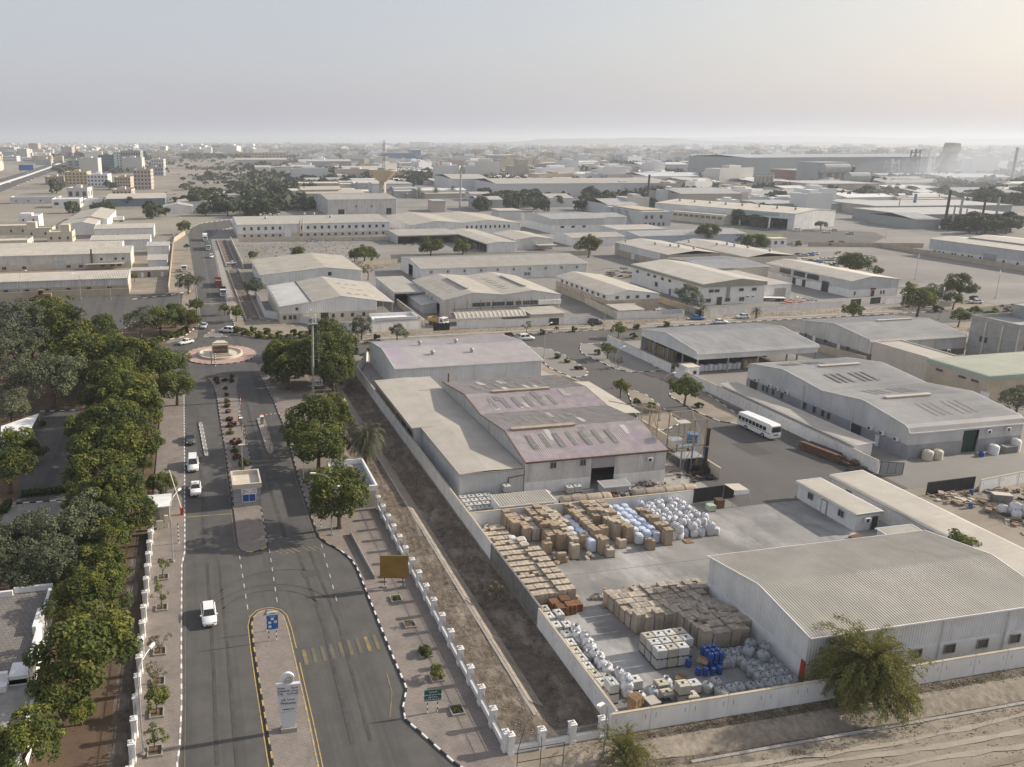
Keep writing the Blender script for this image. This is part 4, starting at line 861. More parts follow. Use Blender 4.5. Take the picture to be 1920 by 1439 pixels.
r = warehouse('open_shed', 'open-sided shed wing running toward the road with dark west side', 143, 158.2, 361, 420, 'y', [(143,4.8),(150,5.6),(158.2,5.2)], WS_WHITE, RF_TANY, 0, None, .8, .06, open_sides='w', fascia=4.2, cat='shed')
for i in range(14): b = MB(); b.box(-.05,1+i*4.4,0,.2,1.25+i*4.4,4.3); b.build('post', [STEEL], r)
r = warehouse('warehouse', 'tan-roofed hall with lean-to awning east of the open shed wing', 161.6, 182, 369.5, 400, 'y', [(161.6,5.2),(172,6.5),(172.6,6.5),(182,5.2)], WS_GREY, RF_TANY, 0, None, .8, .06); b = MB(); b.box(10,-6,2.6,20,-.1,2.8,0,True); b.build('awning', [RF_TAN], r)
r = warehouse('warehouse', 'grey-roofed shed with white lower wall and long plank fence beside it', 211, 246, 432, 470, 'x', [(432,8.6),(452,10),(470,9)], WS_GREY, RF_GREY, 4.6, WALLW, .8, .06); box = (211,246,432,470)
for u in (6,13,20): on_wall(r, 's', u, 3.2, window_mesh(2.2,1.2,1), 'window', box)
r = warehouse('warehouse', 'second grey roof of the white-walled shed, stepped lower to the east', 246.3, 268, 446, 472, 'x', [(446,7.6),(460,8.8),(472,8)], WS_GREY, RF_GREY, 3, WALLW, .8, .06)
r = warehouse('annexe', 'small white block with flat roof by the grey-roofed shed', 236, 266, 400, 420, 'x', [(400,5.2),(420,5.6)], WALLW, RF_FLAT, 0, None, .8, 0)
r = warehouse('warehouse', 'low pale-blue walled shed behind beige hall', 232, 296, 372, 396, 'x', [(372,5),(384,6.4),(396,5)], mat('pale_blue_sheet', (.42,.47,.52), (.36,.41,.46), .4, .6), RF_GREY, 0, None, .8, .06)
r = warehouse('warehouse', 'small tan-roofed store beside the pale-blue shed', 196, 226, 376, 398, 'x', [(376,4.6),(386,5.8),(398,4.6)], WALLW, RF_TAN, 0, None, .8, .05)
r = thing('office_building', 'grey two-storey office cube with painted chevrons and dark windows', 'building', (285,456,0)); b = MB(); b.box(0,0,0,21,46,9.3); b.build('wall', [mat('cool_grey_render', (.43,.44,.46), (.38,.39,.41), .3, .8)], r)
box = (285,306,456,502)
for u in (2.2,6.2,12.8): on_wall(r, 's', u, 4.9, window_mesh(1.8,2.1,1), 'window', box)
for u in (2.2,5.6,8,11.8,15): on_wall(r, 's', u, .4, window_mesh(1.5,2.0,1), 'window', box)
b = MB()
for i in range(3): b.face([(-.03,40-i*9,9.0),(-.03,36-i*9,9.0),(-.03,28-i*9,.8),(-.03,32-i*9,.8)])
b.build('painted_chevron', [DADOG], r); b = MB(); b.box(2,4,9.3,18,40,10.2); b.build('parapet', [WALLB], r)
# ---- compounds west of the north road
r = warehouse('warehouse', 'long grey shed with tan roof along the lorry park, beige lower wall', -100, -22.3, 290, 303, 'x', [(290,5.9),(299,7.1),(303,6.6)], WS_DIRTY, RF_TAN, 3.3, WALLB, .6, .06); box = (-100,-22.3,290,303)
for i in range(9): on_wall(r, 's', 76.5-6.2-i*7, 2.3, window_mesh(1.5,.6,1), 'window', box)
for x in (50.5, 31, 70): downpipe(r, x, -.15, 5.8)
r = warehouse('factory', 'long stained grey factory with high blank wall and black stovepipe', -100, -25.2, 351.5, 372, 'x', [(351.5,6.6),(362,8.2),(362.8,8.2),(372,6.6)], WS_DIRTY, RF_TAN, 2.6, WALLC, .6, .06, cat='factory'); box = (-100,-25.2,351.5,372)
for u in (6,14,32,37,46,50,53): on_wall(r, 's', u+16, .8, window_mesh(1.6,1.1,2), 'window', box)
on_wall(r, 's', 43, 0, door_mesh(4.6,3.6,WS_GREY), 'roller_door', box)
for u in (62,68,71): on_wall(r, 's', u, 3.6, window_mesh(.9,1.0,1), 'window', box)
b = MB(); b.bar((58.5,-.6,2.5),(58.5,-.6,8.6),.35,8); b.build('stovepipe', [BLACK], r); b = MB(); b.box(56,-3.5,2.3,72,-.1,2.45,0,True); b.build('awning', [RF_TAN], r)
r = warehouse('warehouse', 'long tan roof just behind the stained grey factory', -110, -31, 379, 395, 'x', [(379,6.2),(387,7.6),(395,6.2)], WS_WHITE, RF_TAN, 0, None, .7, .05)
r = warehouse('warehouse', 'pale tan roof with white east gable two sheds behind stained factory', -48.5, -19.5, 411, 428, 'x', [(411,5.2),(420,6.4),(428,5.6)], WS_WHITE, RF_TAN, 0, None, .7, .05)
r = warehouse('warehouse', 'bright white-walled shed with three dark vents below the tan twin sheds', -52, -19.5, 463, 482, 'x', [(463,5.4),(474,6.5),(482,6)], WALLW, RF_TAN, 0, None, .7, .05)
for u in (4,12,27.5): on_wall(r, 's', u, .8, window_mesh(1.0,1.0,1), 'window', (-52,-19.5,463,482))
r = warehouse('store', 'plain white box store at the corner by the north road', -20, -9.6, 388, 402, 'x', [(388,4.6),(402,4.8)], WALLW, RF_GREY, 0, None, .7, 0, cat='building')
r = warehouse('store', 'small white sheet roof canopy by the north road wall', -18, -9.8, 352, 362, 'x', [(352,3),(362,4)], WS_WHITE, RF_FLAT, 0, None, .7, .04, cat='building')
r = warehouse('store', 'low beige row of rooms with doors at the courtyard end', -23.5, -9, 324, 331, 'x', [(324,3.1),(331,3.2)], WALLB, RF_FLAT, 0, None, .7, 0, cat='building')
for i, m_ in enumerate((CEM, WHITE, BLACK, CEM, WHITE)): on_wall(r, 's', 1.2+i*2.6, .1, door_mesh(1.1,2.1,m_), 'door', (-23.5,-9,324,331))
r = warehouse('warehouse', 'tan gable-roofed shed, nearer of the twin sheds beyond the white store', -75, -54, 487, 515, 'y', [(-75,5.2),(-61,7),(-54,5.4)], WS_WHITE, RF_TANY, 0, None, .8, .05)
r = warehouse('warehouse', 'tan gable-roofed shed, farther of the twin sheds beyond the white store', -74, -50, 517, 585, 'y', [(-74,5.2),(-60,7.6),(-50,5.6)], WS_WHITE, RF_TANY, 0, None, .8, .05)
def house(label, x0, x1, y0, y1, h, wall=WALLW, cat='house', rows=1, cols=3, tower=None, name='house', side=True, wz=(1.0,1.3)):
    r = thing(name, label, cat, (x0, y0, 0)); lx, ly = x1-x0, y1-y0
    b = MB(); b.box(0,0,0,lx,ly,h); b.build('wall', [wall], r)
    b = MB(); t_ = .25
    for q in ((0,0,lx,t_),(0,ly-t_,lx,ly),(0,t_,t_,ly-t_),(lx-t_,t_,lx,ly-t_)): b.box(q[0],q[1],h,q[2],q[3],h+.9)
    b.build('parapet', [wall], r)
    if tower: b = MB(); b.box(*tower[:2],h,*tower[2:4],h+tower[4]); b.build('stair_tower', [wall], r)
    fh = h/rows
    for j in range(rows):
        for i in range(cols): on_wall(r, 's', (i+.5)*lx/cols-wz[0]/2, j*fh+fh*.38, window_mesh(wz[0],wz[1],1), 'window', (x0,x1,y0,y1))
        if side:
            for i in range(max(1, int(ly/6))): on_wall(r, 'e', (i+.5)*ly/max(1, int(ly/6)), j*fh+fh*.38, window_mesh(wz[0],wz[1],1), 'window', (x0,x1,y0,y1))
    return r
house('white house with crenellated parapet and sunlit east wall by the west sheds', -103, -91, 519, 535, 7.6, rows=2, cols=2, tower=(1,1,8,8,2.2)); house('low cream house with flat terraces in front of the crenellated house', -118, -92, 490, 508, 4.6, WALLC, cols=4)
house('cream house with square tower beside the tan twin sheds', -91, -76, 472, 484, 4.8, WALLC, cols=2, tower=(1,2,6,8,4)); house('second cream house with square tower, nearer the tan roof', -75, -62, 447, 460, 5.0, WALLC, cols=3, tower=(7,2,11.5,8,4.5)); house('low white house with roof tanks beside long tan roof', -112, -80, 420, 436, 4.2, WALLC, cols=4, tower=(12,3,17,8,2.4))
house('white shop with three dark windows and pink board by the highway shops', -108, -86, 680, 700, 6.4, WALLW, 'shop', 1, 3, name='shop', wz=(3.4,2.2)); house('grey shop row with faded lettering board', -150, -110, 730, 748, 5, WS_GREY, 'shop', 1, 4, name='shop')
house('white shed with corrugated front next to three-window shop', -86, -70, 700, 716, 4.5, WS_WHITE, 'shed', 1, 1, name='shop')
r = warehouse('warehouse', 'pale roofed depot with blue-grey signboard wall under dark trees', -66, -18, 686, 742, 'x', [(686,6.5),(716,8.6),(742,7)], mat('blue_grey_sheet', (.17,.23,.28), (.14,.19,.23), .3, .7), RF_TAN, 0, None, 1, .08)
for i, (x, y, wx, wy, lab) in enumerate(((-8,640,40,46,'white flat shed with dark doorway beside grove of trees'),(10,705,64,60,'white shed row with ridged pale roofs before the sandy plain'),(-18,612,22,20,'low white store behind box truck'))):
    warehouse('warehouse', lab, x, x+wx, y, y+wy, 'y', [(x,5),(x+wx*.5,7),(x+wx,5)], WALLW, RF_TANY, 0, None, 1, .06)
r = warehouse('carport', 'curved cream carport roof with dark ribs behind white frontage wall', 77.5, 99.5, 217.5, 222.5, 'x', [(217.5,2.3),(218.2,3.0),(219.2,3.4),(220,3.5),(220.8,3.4),(221.8,3.0),(222.5,2.3)], WS_WHITE, RF_TAN, 0, None, 1.4, .09, open_sides='snew', cat='carport')
for x in (.5, 7.5, 14.5, 21.5): b = MB(); b.bar((x,.3,0),(x,.3,2.4),.07,5); b.build('post', [STEEL], r)
r = warehouse('shed', 'flat cream guardroom roof behind the frontage wall, by the curved carport', 101, 112, 217, 226, 'x', [(217,2.7),(226,2.9)], WALLC, RF_FLAT, 0, None, .6, 0)
r = warehouse('shed', 'small tan lean-to roof behind blue-lettered wall', 130.5, 139, 217, 224.5, 'x', [(217,2.6),(224.5,2.9)], WALLC, RF_FLAT, 0, None, .6, 0)
r = thing('gatehouse', 'low white gatehouse with open railing parapet by the twin-roofed warehouse', 'building', (52,217,0)); b = MB(); b.box(0,0,0,13,6,2.8); b.build('wall', [WALLW], r); b = MB(); b.box(-.2,-.2,2.8,13.2,.05,3.7); b.box(12.9,.05,2.8,13.2,6.2,3.7); b.box(-.2,5.9,2.8,12.9,6.2,3.7); b.build('parapet', [WALLW], r)
# steel works hall and its right-hand neighbour
r = thing('factory', 'long white steelworks hall with green sign over dark open bays', 'factory', (331,514,0), math.atan2(444-514, 356-331)); Lf = 74.0
ang = math.atan2(-70, 25)
r.rotation_euler[2] = ang
b = MB(); b.ribwall((0,0),(Lf+28,0),0,10,1.2,.1,0,[(58,98,0,6.5),(2,16,0,5)]); b.ribwall((Lf+28,0),(Lf+28,46),0,lambda u: 10+1.8*(1-abs(u-23)/23),1.2,.1); b.ribwall((0,46),(0,0),0,lambda u: 10+1.8*(1-abs(u-23)/23),1.2,.1); b.ribwall((Lf+28,46),(0,46),0,10,1.2,.1); b.build('wall', [WS_WHITE], r)
b = MB(); b.ribroof('x', -.5, Lf+28.5, [(-.4,10.1),(23,11.9),(46.4,10.1)], 1.2, .1); b.build('roof', [RF_TAN], r)
b = MB(); b.box(62,-.2,7.6,92,-.12,9.4); b.build('signboard', [mat('pale_green_board', (.36,.47,.44), None, 1, .7)], r)
for i in range(3): b = MB(); b.box(66+i*10,-.3,0,67+i*10,.1,6.6); b.build('post', [WHITE], r)
b = MB(); b.box(22,-11,0,62,-.2,6.5); b.build('office_wing', [WALLC], r)
for i in range(9): on_wall(r, 's', 0, 0, window_mesh(3,1.6,2), 'window', (331,400,514,560)); o = bpy.data.objects[-1] if False else None
ws = [q for q in bpy.data.objects if q.parent == r and q.name.startswith('window')]
for i, q in enumerate(ws): q.location = (24+i*4.2, -11.1, 3.6)
for i in range(8): inst('roof_cowl', VENT_MESH, r, (10+i*12, 14, 11.2), 0, 2)
r = thing('factory', 'long grey factory with ridge vents, shutter and white base past gravel lot', 'factory', (351,313,0), math.atan2(313-268, 351-351.6)+math.pi)
b = MB(); b.ribwall((0,0),(110,0),3.2,7.8,.9,.08); b.ribwall((0,44),(0,0),3.2,lambda u: 7.8+1.5*(1-abs(u-22)/22),.9,.08); b.ribwall((110,44),(0,44),3.2,7.8,.9,.08); b.build('wall', [WS_GREY], r)
b = MB(); b.box(0,-.05,0,110,44,3.2); b.build('plinth', [WALLW], r)
b = MB(); b.ribroof('x', -.4, 110, [(-.4,7.8),(11,8.9),(22,7.9),(33,8.9),(44.4,7.8)], .9, .08); b.build('roof', [RF_TAN], r)
for y, x0_ in ((11, 10), (33, 20)): ridge_vent(r, x0_, 100, y, 9.0, 'x', RF_GREY)
b = MB(); b.box(27,-.15,0,33,-.05,4.6); b.build('roller_door', [STEEL], r)
for i, u in enumerate((3,5.5,7.5,12,13.5,17,20,21.5,25.5,36,42,46)): inst('window', window_mesh(.8,1.8,1), r, (u,-.12,.8))
# ================================================================== FAR DISTANCE
def far_block(label, x0p, x1p, yb, yt, depth, wall, cat='building', name='apartment_block', rows=0, cols=0, group=None, top=None, roofm=None, win=(.9,1.5), side_cols=0, rot=-AZ*.55):
    x0, y0 = W(x0p, yb); x1, _ = W(x1p, yb); h = height_of((x0p+x1p)/2, yb, yt)
    r = thing(name, label, cat, (x0, y0, 0), rot, group); L = (x1-x0)/math.cos(rot)*.97
    b = MB(); b.box(0,0,0,L,depth,h); b.build('wall', [wall], r)
    b = MB()
    if top == 'flat' or top is None:
        for q in ((0,0,L,.6),(0,depth-.6,L,depth),(0,.6,.6,depth-.6),(L-.6,.6,L,depth-.6)): b.box(q[0],q[1],h,q[2],q[3],h+1.2)
        b.box(L*.35,depth*.4,h,L*.6,depth*.7,h+3.2); b.build('parapet', [wall], r)
    elif top == 'gable': b.ribroof('x', -.5, L+.5, [(-.5,h),(depth/2,h+min(3,depth*.06)),(depth+.5,h)], 2, .1); b.build('roof', [roofm or RF_TAN], r)
    elif top == 'slab': b.box(-.5,-.5,h,L+.5,depth+.5,h+.6,0,True); b.build('roof', [roofm or RF_TAN], r)
    if rows:
        ww, wh = L/cols*win[0]*.55, h/rows*.45
        key = ('far', round(ww, 1), round(wh, 1))
        if key not in WMESH: q = MB(); q.box(0,-.12,0,ww,.05,wh); WMESH[key] = q.mesh('window', [GLASS])
        for j in range(rows):
            for i in range(cols): inst('window', WMESH[key], r, ((i+.5)*L/cols-ww/2, 0, (j+.32)*h/rows))
            for i in range(side_cols): inst('window', WMESH[key], r, (L, (i+.5)*depth/side_cols-ww/2, (j+.32)*h/rows), R(90))
    return r
PINKW = mat('pinkish_render', (.46,.39,.345), (.41,.35,.31), .02, .9); GOLDW = mat('ochre_render', (.50,.42,.27), (.44,.37,.24), .02, .9); SANDW = mat('sand_render', (.47,.40,.30), (.42,.35,.26), .02, .9); PALEW = mat('pale_render', (.52,.50,.46), (.46,.44,.41), .02, .9)
TEAL = mat('teal_glass_wall', (.07,.13,.15), (.09,.16,.18), .03, .3, spec=.6); BLUEW = mat('blue_sheet_wall', (.13,.21,.33), (.11,.18,.29), .01, .7); GREYW = mat('grey_far_wall', (.33,.34,.34), (.28,.29,.29), .01, .8)
GREENG = mat('green_grey_sheet', (.31,.335,.33), (.27,.295,.29), .005, .7); SILOC = mat('silo_concrete', (.42,.38,.32), (.36,.33,.28), .05, .9); BRICKW = mat('rust_red_wall', (.26,.13,.09), (.22,.11,.08), .02, .9); OFFW = mat('off_white_wall', (.60,.60,.59), (.54,.54,.53), .02, .8)
for a in (
 ('cream four-storey block with arcaded corner on the highway side', 85,118,346,333,22,SANDW,3,5), ('ochre and cream apartment block with ornate top', 122,165,347,324,24,GOLDW,4,6), ('white block with dark square windows and black ground floor', 164,204,350,329,22,WALLW,3,6),
 ('cream block with central stair tower beside the round tree', 215,246,352,334,22,SANDW,3,6), ('pinkish six-storey block with white crown and arched base', 252,285,356,320,20,PINKW,5,5), ('plain cream house with flat roof in the sandy plot', 127,166,375,355,20,PALEW,1,3), ('brick-coloured arcade house with balustrade', 211,248,373,358,20,PINKW,2,5),
 ('tall slab office block with teal glass front', 186,216,322,292,22,TEAL,6,7), ('windowless pale grey slab beside the teal office', 150,186,328,298,26,PALEW,0,0), ('grey slab with narrow window strip next to blank slab', 127,152,322,302,26,GREYW,4,2), ('wide pale commercial block with dark top floor', 230,268,324,297,30,PALEW,0,0),
 ('dark-topped office block rising behind pale commercial block', 228,266,318,284,30,GREYW,3,8), ('white tower block with window grid behind teal office', 214,230,318,286,25,OFFW,7,3), ('pale half-built block at east end of the slab offices', 284,308,318,300,30,PALEW,3,5), ('grey low block below half-built block', 268,308,330,315,24,GREYW,2,7),
 ('white apartment tower left of the highway bend', 33,52,302,280,30,PALEW,6,5), ('ochre apartment tower beside the highway bend', 55,73,292,270,36,SANDW,6,4), ('pink apartment block with blue billboard at the junction', 116,136,295,276,40,PINKW,6,7), ('long white shop block below the white tower', 6,32,303,294,30,OFFW,2,7), ('cream blocks row near the horizon by the highway', 0,28,292,277,50,PALEW,4,8), ('low cream block between the highway towers', 74,92,291,278,40,SANDW,4,6), ('grey block in front of the junction trees', 142,174,292,280,40,PALEW,3,9),
 ):
    far_block(a[0], a[1], a[2], a[3], a[4], a[5], a[6], 'building', 'apartment_block', a[7], a[8], side_cols=2 if a[7] else 0)
for a in (
 ('long pale depot with dark eave beyond the thorn scrub', 440,541,312,300,60,PALEW,'gable',RF_TAN), ('white shed in front of the pale depot', 478,508,327,314,40,OFFW,'gable',RF_TAN), ('white flat-roofed offices east of the scrub plain', 515,552,330,314,30,OFFW,'slab',RF_FLAT), ('long low shed with dark open side at edge of scrub', 515,545,352,342,70,GREYW,'slab',RF_TAN),
 ('wide tan-roofed hall behind water tower with dark bays', 645,752,334,318,120,PALEW,'gable',RF_TAN), ('grey-roofed depot west of the tower near horizon', 560,664,314,303,90,GREYW,'gable',RF_GREY), ('cream drum-shaped villa row below the trees', 560,640,356,345,30,SANDW,'slab',WALLC), ('white office with arcade below palms behind the tower', 699,777,362,346,40,OFFW,'slab',RF_FLAT),
 ('deep blue glass-clad hall on the skyline', 720,778,304,288,60,BLUEW,'slab',BLUEW), ('dark blue stepped block beside glass-clad hall', 772,790,300,282,60,BLUEW,'slab',GREYW), ('grey-blue low block east of the blue hall', 790,822,303,294,50,GREYW,'slab',GREYW), ('long flat-roofed depot on white piers', 752,872,318,307,60,PALEW,'slab',RF_TAN),
 ('pale curved-roof hall near the mill', 848,922,360,336,100,OFFW,'gable',RF_TAN), ('terraced grey glass office on the skyline', 917,972,313,292,60,GREYW,'slab',PALEW), ('very long white mill hall with dark roof edge', 930,1290,371,345,90,OFFW,'gable',RF_TAN), ('tall concrete mill tower block', 960,992,338,313,35,SILOC,'slab',SILOC), ('taller square mill silo head', 972,989,338,300,25,SILOC,'slab',SILOC), ('white panelled mill annexe with flush windows', 1034,1090,331,316,50,OFFW,'slab',OFFW), ('pale mill hall with blue stripe', 1022,1080,326,306,50,PALEW,'slab',OFFW), ('dark gantry tower of the mill with yellow hopper', 1012,1026,332,308,20,GREYW,'slab',GOLDW),
 ('wide grey depot with yellow door near the mill', 1130,1300,326,314,60,PALEW,'slab',RF_GREY), ('blue-windowed white depot further along', 1200,1300,326,309,60,OFFW,'gable',OFFW), ('white control tower block with balcony floors', 1083,1104,308,290,30,OFFW,'slab',OFFW), ('large brown-grey hotel block on the skyline', 1110,1155,296,279,70,SANDW,'slab',SANDW),
 ('low shed with tan roof among green trees', 1030,1078,388,372,40,OFFW,'gable',RF_TAN), ('small rust-roofed store among green trees', 1015,1048,376,368,20,BRICKW,'slab',BRICKW), ('two-storey brown brick house shell', 812,836,398,379,22,PINKW,'slab',GREYW), ('grey hip-roofed house among trees', 895,945,396,375,30,GREYW,'gable',RF_GREY), ('small pale gable-roofed house near chimney', 882,922,377,364,22,OFFW,'gable',RF_TAN), ('white cabin block above the grey roofs', 935,980,412,397,20,OFFW,'slab',RF_TAN),
 ('long white wing with window strip behind grey shed', 1140,1200,405,385,50,OFFW,'gable',RF_GREY), ('grey steel stockholder hall with blue square sign', 1275,1400,393,364,60,SILOC,'gable',RF_GREY), ('low brick-coloured block before the silos', 1296,1336,356,340,26,PINKW,'slab',PINKW), ('white low halls before the brick block', 1212,1320,346,331,80,OFFW,'gable',OFFW), ('pale hall with white roof west of the big beige hall', 1434,1518,357,346,80,OFFW,'gable',OFFW), ('broad flat roofed works in front of silos', 1390,1600,384,372,110,GREYW,'gable',RF_GREY),
 ('beige high hall with blue square sign under round ducts', 1520,1660,368,346,60,SILOC,'slab',RF_GREY), ('brick-red fronted furnace hall', 1497,1580,346,321,60,BRICKW,'slab',GREYW), ('grey furnace hall with conveyor roof', 1530,1596,350,306,40,GREYW,'slab',GREYW),
 ('immense green-grey steel mill shed across the skyline', 1396,1880,338,296,130,GREENG,'gable',OFFW), ('long tan low hall before the cement works', 1660,1800,352,343,60,OFFW,'gable',RF_TAN), ('pale white dust hall at the foot of the cement works', 1780,1920,342,333,80,OFFW,'gable',OFFW), ('white shed roof rising from smoke', 1725,1795,378,362,60,OFFW,'gable',OFFW),
 ('flat dark-edged works roof running east', 1440,1700,398,384,40,GREYW,'slab',GREYW), ('second flat works roof with light sheets', 1640,1930,405,388,50,GREYW,'slab',RF_GREY), ('third flat works roof by the tall stacks', 1700,1930,424,404,50,GREYW,'slab',RF_GREY), ('grey shed with dark open end by red pillar', 1715,1765,430,412,40,GREYW,'gable',RF_GREY), ('blue-grey stores roof north of the gravel lot', 1800,1930,378,362,60,GREYW,'gable',RF_GREY),
 ):
    far_block(a[0], a[1], a[2], a[3], a[4], a[5], a[6], 'works', 'industrial_hall', 0, 0, top=a[7], roofm=a[8], rot=0.0 if 'immense' in a[0] else -AZ*.55)
for i, (a, c, yb, yt, lab) in enumerate(((974,1010,299,287,'lit cream apartment slabs, western pair on skyline'),(1024,1040,304,287,'lit cream apartment tower behind dark mill gantry'),(1040,1076,300,287,'shaded apartment slabs east of the lit tower'),(1070,1084,302,286,'lit cream end tower beside control tower'),(954,966,295,288,'small lit cream block west of apartment slabs'),(894,938,292,282,'long row of lit cream blocks on the skyline'),(770,808,276,267,'pale hilltop complex above the city'),(398,436,289,273,'tall cream towers pair by the plain edge'),(340,376,290,277,'white civic block at the edge of the tree belt'),(300,312,290,275,'white dome-topped block on west skyline'),(426,434,290,272,'twin white tower above the cream towers'),(470,540,300,288,'cream rows east of the twin tower'))):
    far_block(lab, a, c, yb, yt, 60, SANDW if 'cream' in lab else OFFW, rows=4 if c-a < 30 else 3, cols=6 if c-a < 30 else 10, win=(.8,1))
# the hazy town: many small blocks that nothing tells apart
rr = random.Random(11); TM = []
for i in range(6):
    b = MB(); b.box(-.5,-.5,0,.5,.5,1); b.box(-.2+.1*(i % 3),-.2,1,.15+.1*(i % 2),.3,1.18); b.box(-.5,-.5,1,.5,-.46,1.05); TM.append(b.mesh('town_block', [[OFFW, PALEW, SANDW, WALLW, PINKW, OFFW][i]]))
def town(n, x0, x1, y0, y1, smin, smax, lab, grp):
    for _ in range(n):
        px = rr.uniform(x0, x1); py = rr.uniform(y0**.5, y1**.5)**2; x, y = W(px, py); s = rr.uniform(smin, smax)
        o = inst('town_block', rr.choice(TM), None, (x, y, 0), rr.uniform(-.5, .3), (s*rr.uniform(.8,2.0), s*rr.uniform(.8,1.4), s*rr.uniform(.45,.9)))
        tag(o, lab, 'building', grp)
town(70, 0, 330, 274, 290, 16, 34, 'small pale block of the hazy town west of the plain', 'town blocks on the west skyline')
town(95, 330, 900, 272, 291, 18, 38, 'small pale block of the hazy town beyond the scrub plain', 'town blocks on the middle skyline')
town(60, 900, 1500, 276, 308, 16, 32, 'small pale block of the low suburb below the hills', 'suburb blocks below the hills')
town(30, 1300, 1920, 288, 330, 14, 30, 'small pale works block near the cement plant', 'works blocks by the cement plant')
town(40, 820, 1400, 318, 346, 14, 30, 'low pale shed among the mill halls', 'sheds among the mill halls')
town(26, 560, 900, 305, 345, 14, 28, 'low pale shed in the estate behind the water tower', 'sheds behind the water tower')
town(34, 1100, 1560, 345, 400, 8, 20, 'low pale shed in the estate east of the tree line', 'sheds east of the tree line')
# water tower
x, y = W(717, 392); hT = height_of(717, 392, 318)
r = thing('water_tower', 'concrete water tower with wide conical bowl behind the stained grey shed', 'water tower', (x, y, 0)); k = hT/31.0
b = MB(); b.lathe([(2.9*k,0),(2.75*k,10*k),(2.7*k,22*k)], 20); b.build('shaft', [SILOC], r, True)
b = MB(); b.lathe([(2.9*k,21.4*k),(4.2*k,22.4*k),(11*k,29.5*k),(11.4*k,30.2*k),(11.4*k,31*k),(10.9*k,31*k),(10.5*k,30.2*k),(0.01,30.4*k)], 28); b.build('bowl', [SANDW], r, False)
b = MB(); b.cyl(0,0,30.3*k,32.4*k,4*k,16); b.build('hatch_house', [GREYW], r)
b = MB()
for i in range(4): b.box(-.4,-2.78*k,4+i*5*k,.4,-2.6*k,5.4+i*5*k)
b.build('slit_window', [GLASS], r)
def lattice(name, label, cat, x, y, h, w0, w1, mats, z=0.0, bands=True, r_=.12):
    r = thing(name, label, cat, (x, y, z)); n = max(4, int(h/(w0*1.3))); bs = [MB(), MB()]
    for i in range(n):
        z0_, z1_ = h*i/n, h*(i+1)/n; a, c = lerp(w0, w1, i/n)/2, lerp(w0, w1, (i+1)/n)/2; b = bs[(i*8//n) % 2 if bands else 0]
        cr = [(-1,-1),(1,-1),(1,1),(-1,1)]
        for j in range(4):
            p, q = cr[j], cr[(j+1) % 4]
            b.bar((p[0]*a,p[1]*a,z0_),(p[0]*c,p[1]*c,z1_),r_,4); b.bar((p[0]*a,p[1]*a,z0_),(q[0]*c,q[1]*c,z1_),r_*.6,3); b.bar((p[0]*c,p[1]*c,z1_),(q[0]*c,q[1]*c,z1_),r_*.6,3)
    for b, m, nm in zip(bs, mats, ('lattice', 'lattice')):
        if b.f: b.build(nm, [m], r)
    return r
xm, ym = W(719, 345); lattice('radio_mast', 'red and white lattice radio mast rising above the water tower', 'mast', xm, ym, height_of(719,345,263), 3.2, 1.6, [mat('mast_red',(.33,.20,.18)), OFFW], r_=.22)
for px, yb, yt, lab in ((1895,345,277,'tall grey stack in the haze beyond the steel mill shed'),(1235,312,288,'thin radio mast on the plain below hills')):
    x, y = W(px, yb); r = thing('stack', lab, 'stack', (x, y, 0)); b = MB(); h = height_of(px, yb, yt); b.lathe([(h*.04,0),(h*.03,h*.95),(h*.042,h),(h*.0,h)], 10); b.build('shaft', [GREYW], r)
for px, yb, yt, rad, m, lab in ((862,397,322,.85,STEEL,'slim steel chimney by the brick house shell'),(1212,395,328,.9,DARKIN,'dark slim chimney in front of the mill hall'),(1770,428,357,.9,DARKIN,'tallest dark stack of the galvanising works'),(1795,430,372,.8,STEEL,'grey pole stack east of tallest dark stack'),(1838,428,375,.7,DARKIN,'thin dark stack second from the gravel lot end'),(1864,425,370,.8,STEEL,'easternmost pole stack over flat roofs'),(1712,398,364,1.2,BLUE2,'short thick blue-grey stack on flat works roof'),(1682,410,372,.4,STEEL,'thin light mast west of the blue-grey stack'),(1783,432,385,.6,STEEL,'light pole in front of tallest dark stack'),(1808,424,392,.5,STEEL,'short light pole between stacks'),(1000,412,395,.6,PINKW,'pink and white vent pole on grey shed')):
    x, y = W(px, yb); h = height_of(px, yb, yt); r = thing('chimney', lab, 'chimney', (x, y, 0)); b = MB(); b.lathe([(rad,0),(rad*.8,h*.96),(rad*.95,h*.97),(rad*.95,h),(rad*.5,h)], 10); b.build('flue', [m], r); b = MB(); b.box(-rad*1.5,-rad*1.5,0,rad*1.5,rad*1.5,1); b.build('base', [CEM], r)
# silos, round ducts, cement works
x0, y0 = W(1412, 357); x1, _ = W(1452, 357); hs = height_of(1430, 357, 330)
r = thing('silo_group', 'row of six round concrete silos with gantry on top', 'silo', (x0, y0, 0)); n = 5; rad = (x1-x0)/n/2*1.05
for i in range(n):
    b = MB(); b.cyl(rad+i*rad*2, 0, 0, hs, rad, 14); b.build('silo', [SILOC], r, False)
b = MB(); b.box(0,-1,hs+.2,n*rad*2,1,hs+3); b.build('gantry', [GREYW], r)
for (a, c, yb, zt, lab) in ((1530,1595,350,311,'upper rounded conveyor duct on the furnace hall'),(1578,1630,352,327,'lower rounded conveyor duct on beige high hall')):
    x0, y0 = W(a, yb); x1, _ = W(c, yb); h = height_of(a, yb, zt); r = thing('conveyor_duct', lab, 'duct', (x0, y0-6, 0)); b = MB(); q = (x1-x0); b.bar((0,0,h-3),(q*.88,0,h-3),5.5,12); b.build('tube', [GREYW], r); b = MB(); b.bar((q*.885,0,h-3),(q,0,h-3),5.7,12); b.build('end_cap', [DARKIN], r)
    b = MB()
    for i in range(4): b.box(q*i/4+3,-2,0,q*i/4+5,2,h-6)
    b.build('support', [GREYW], r)
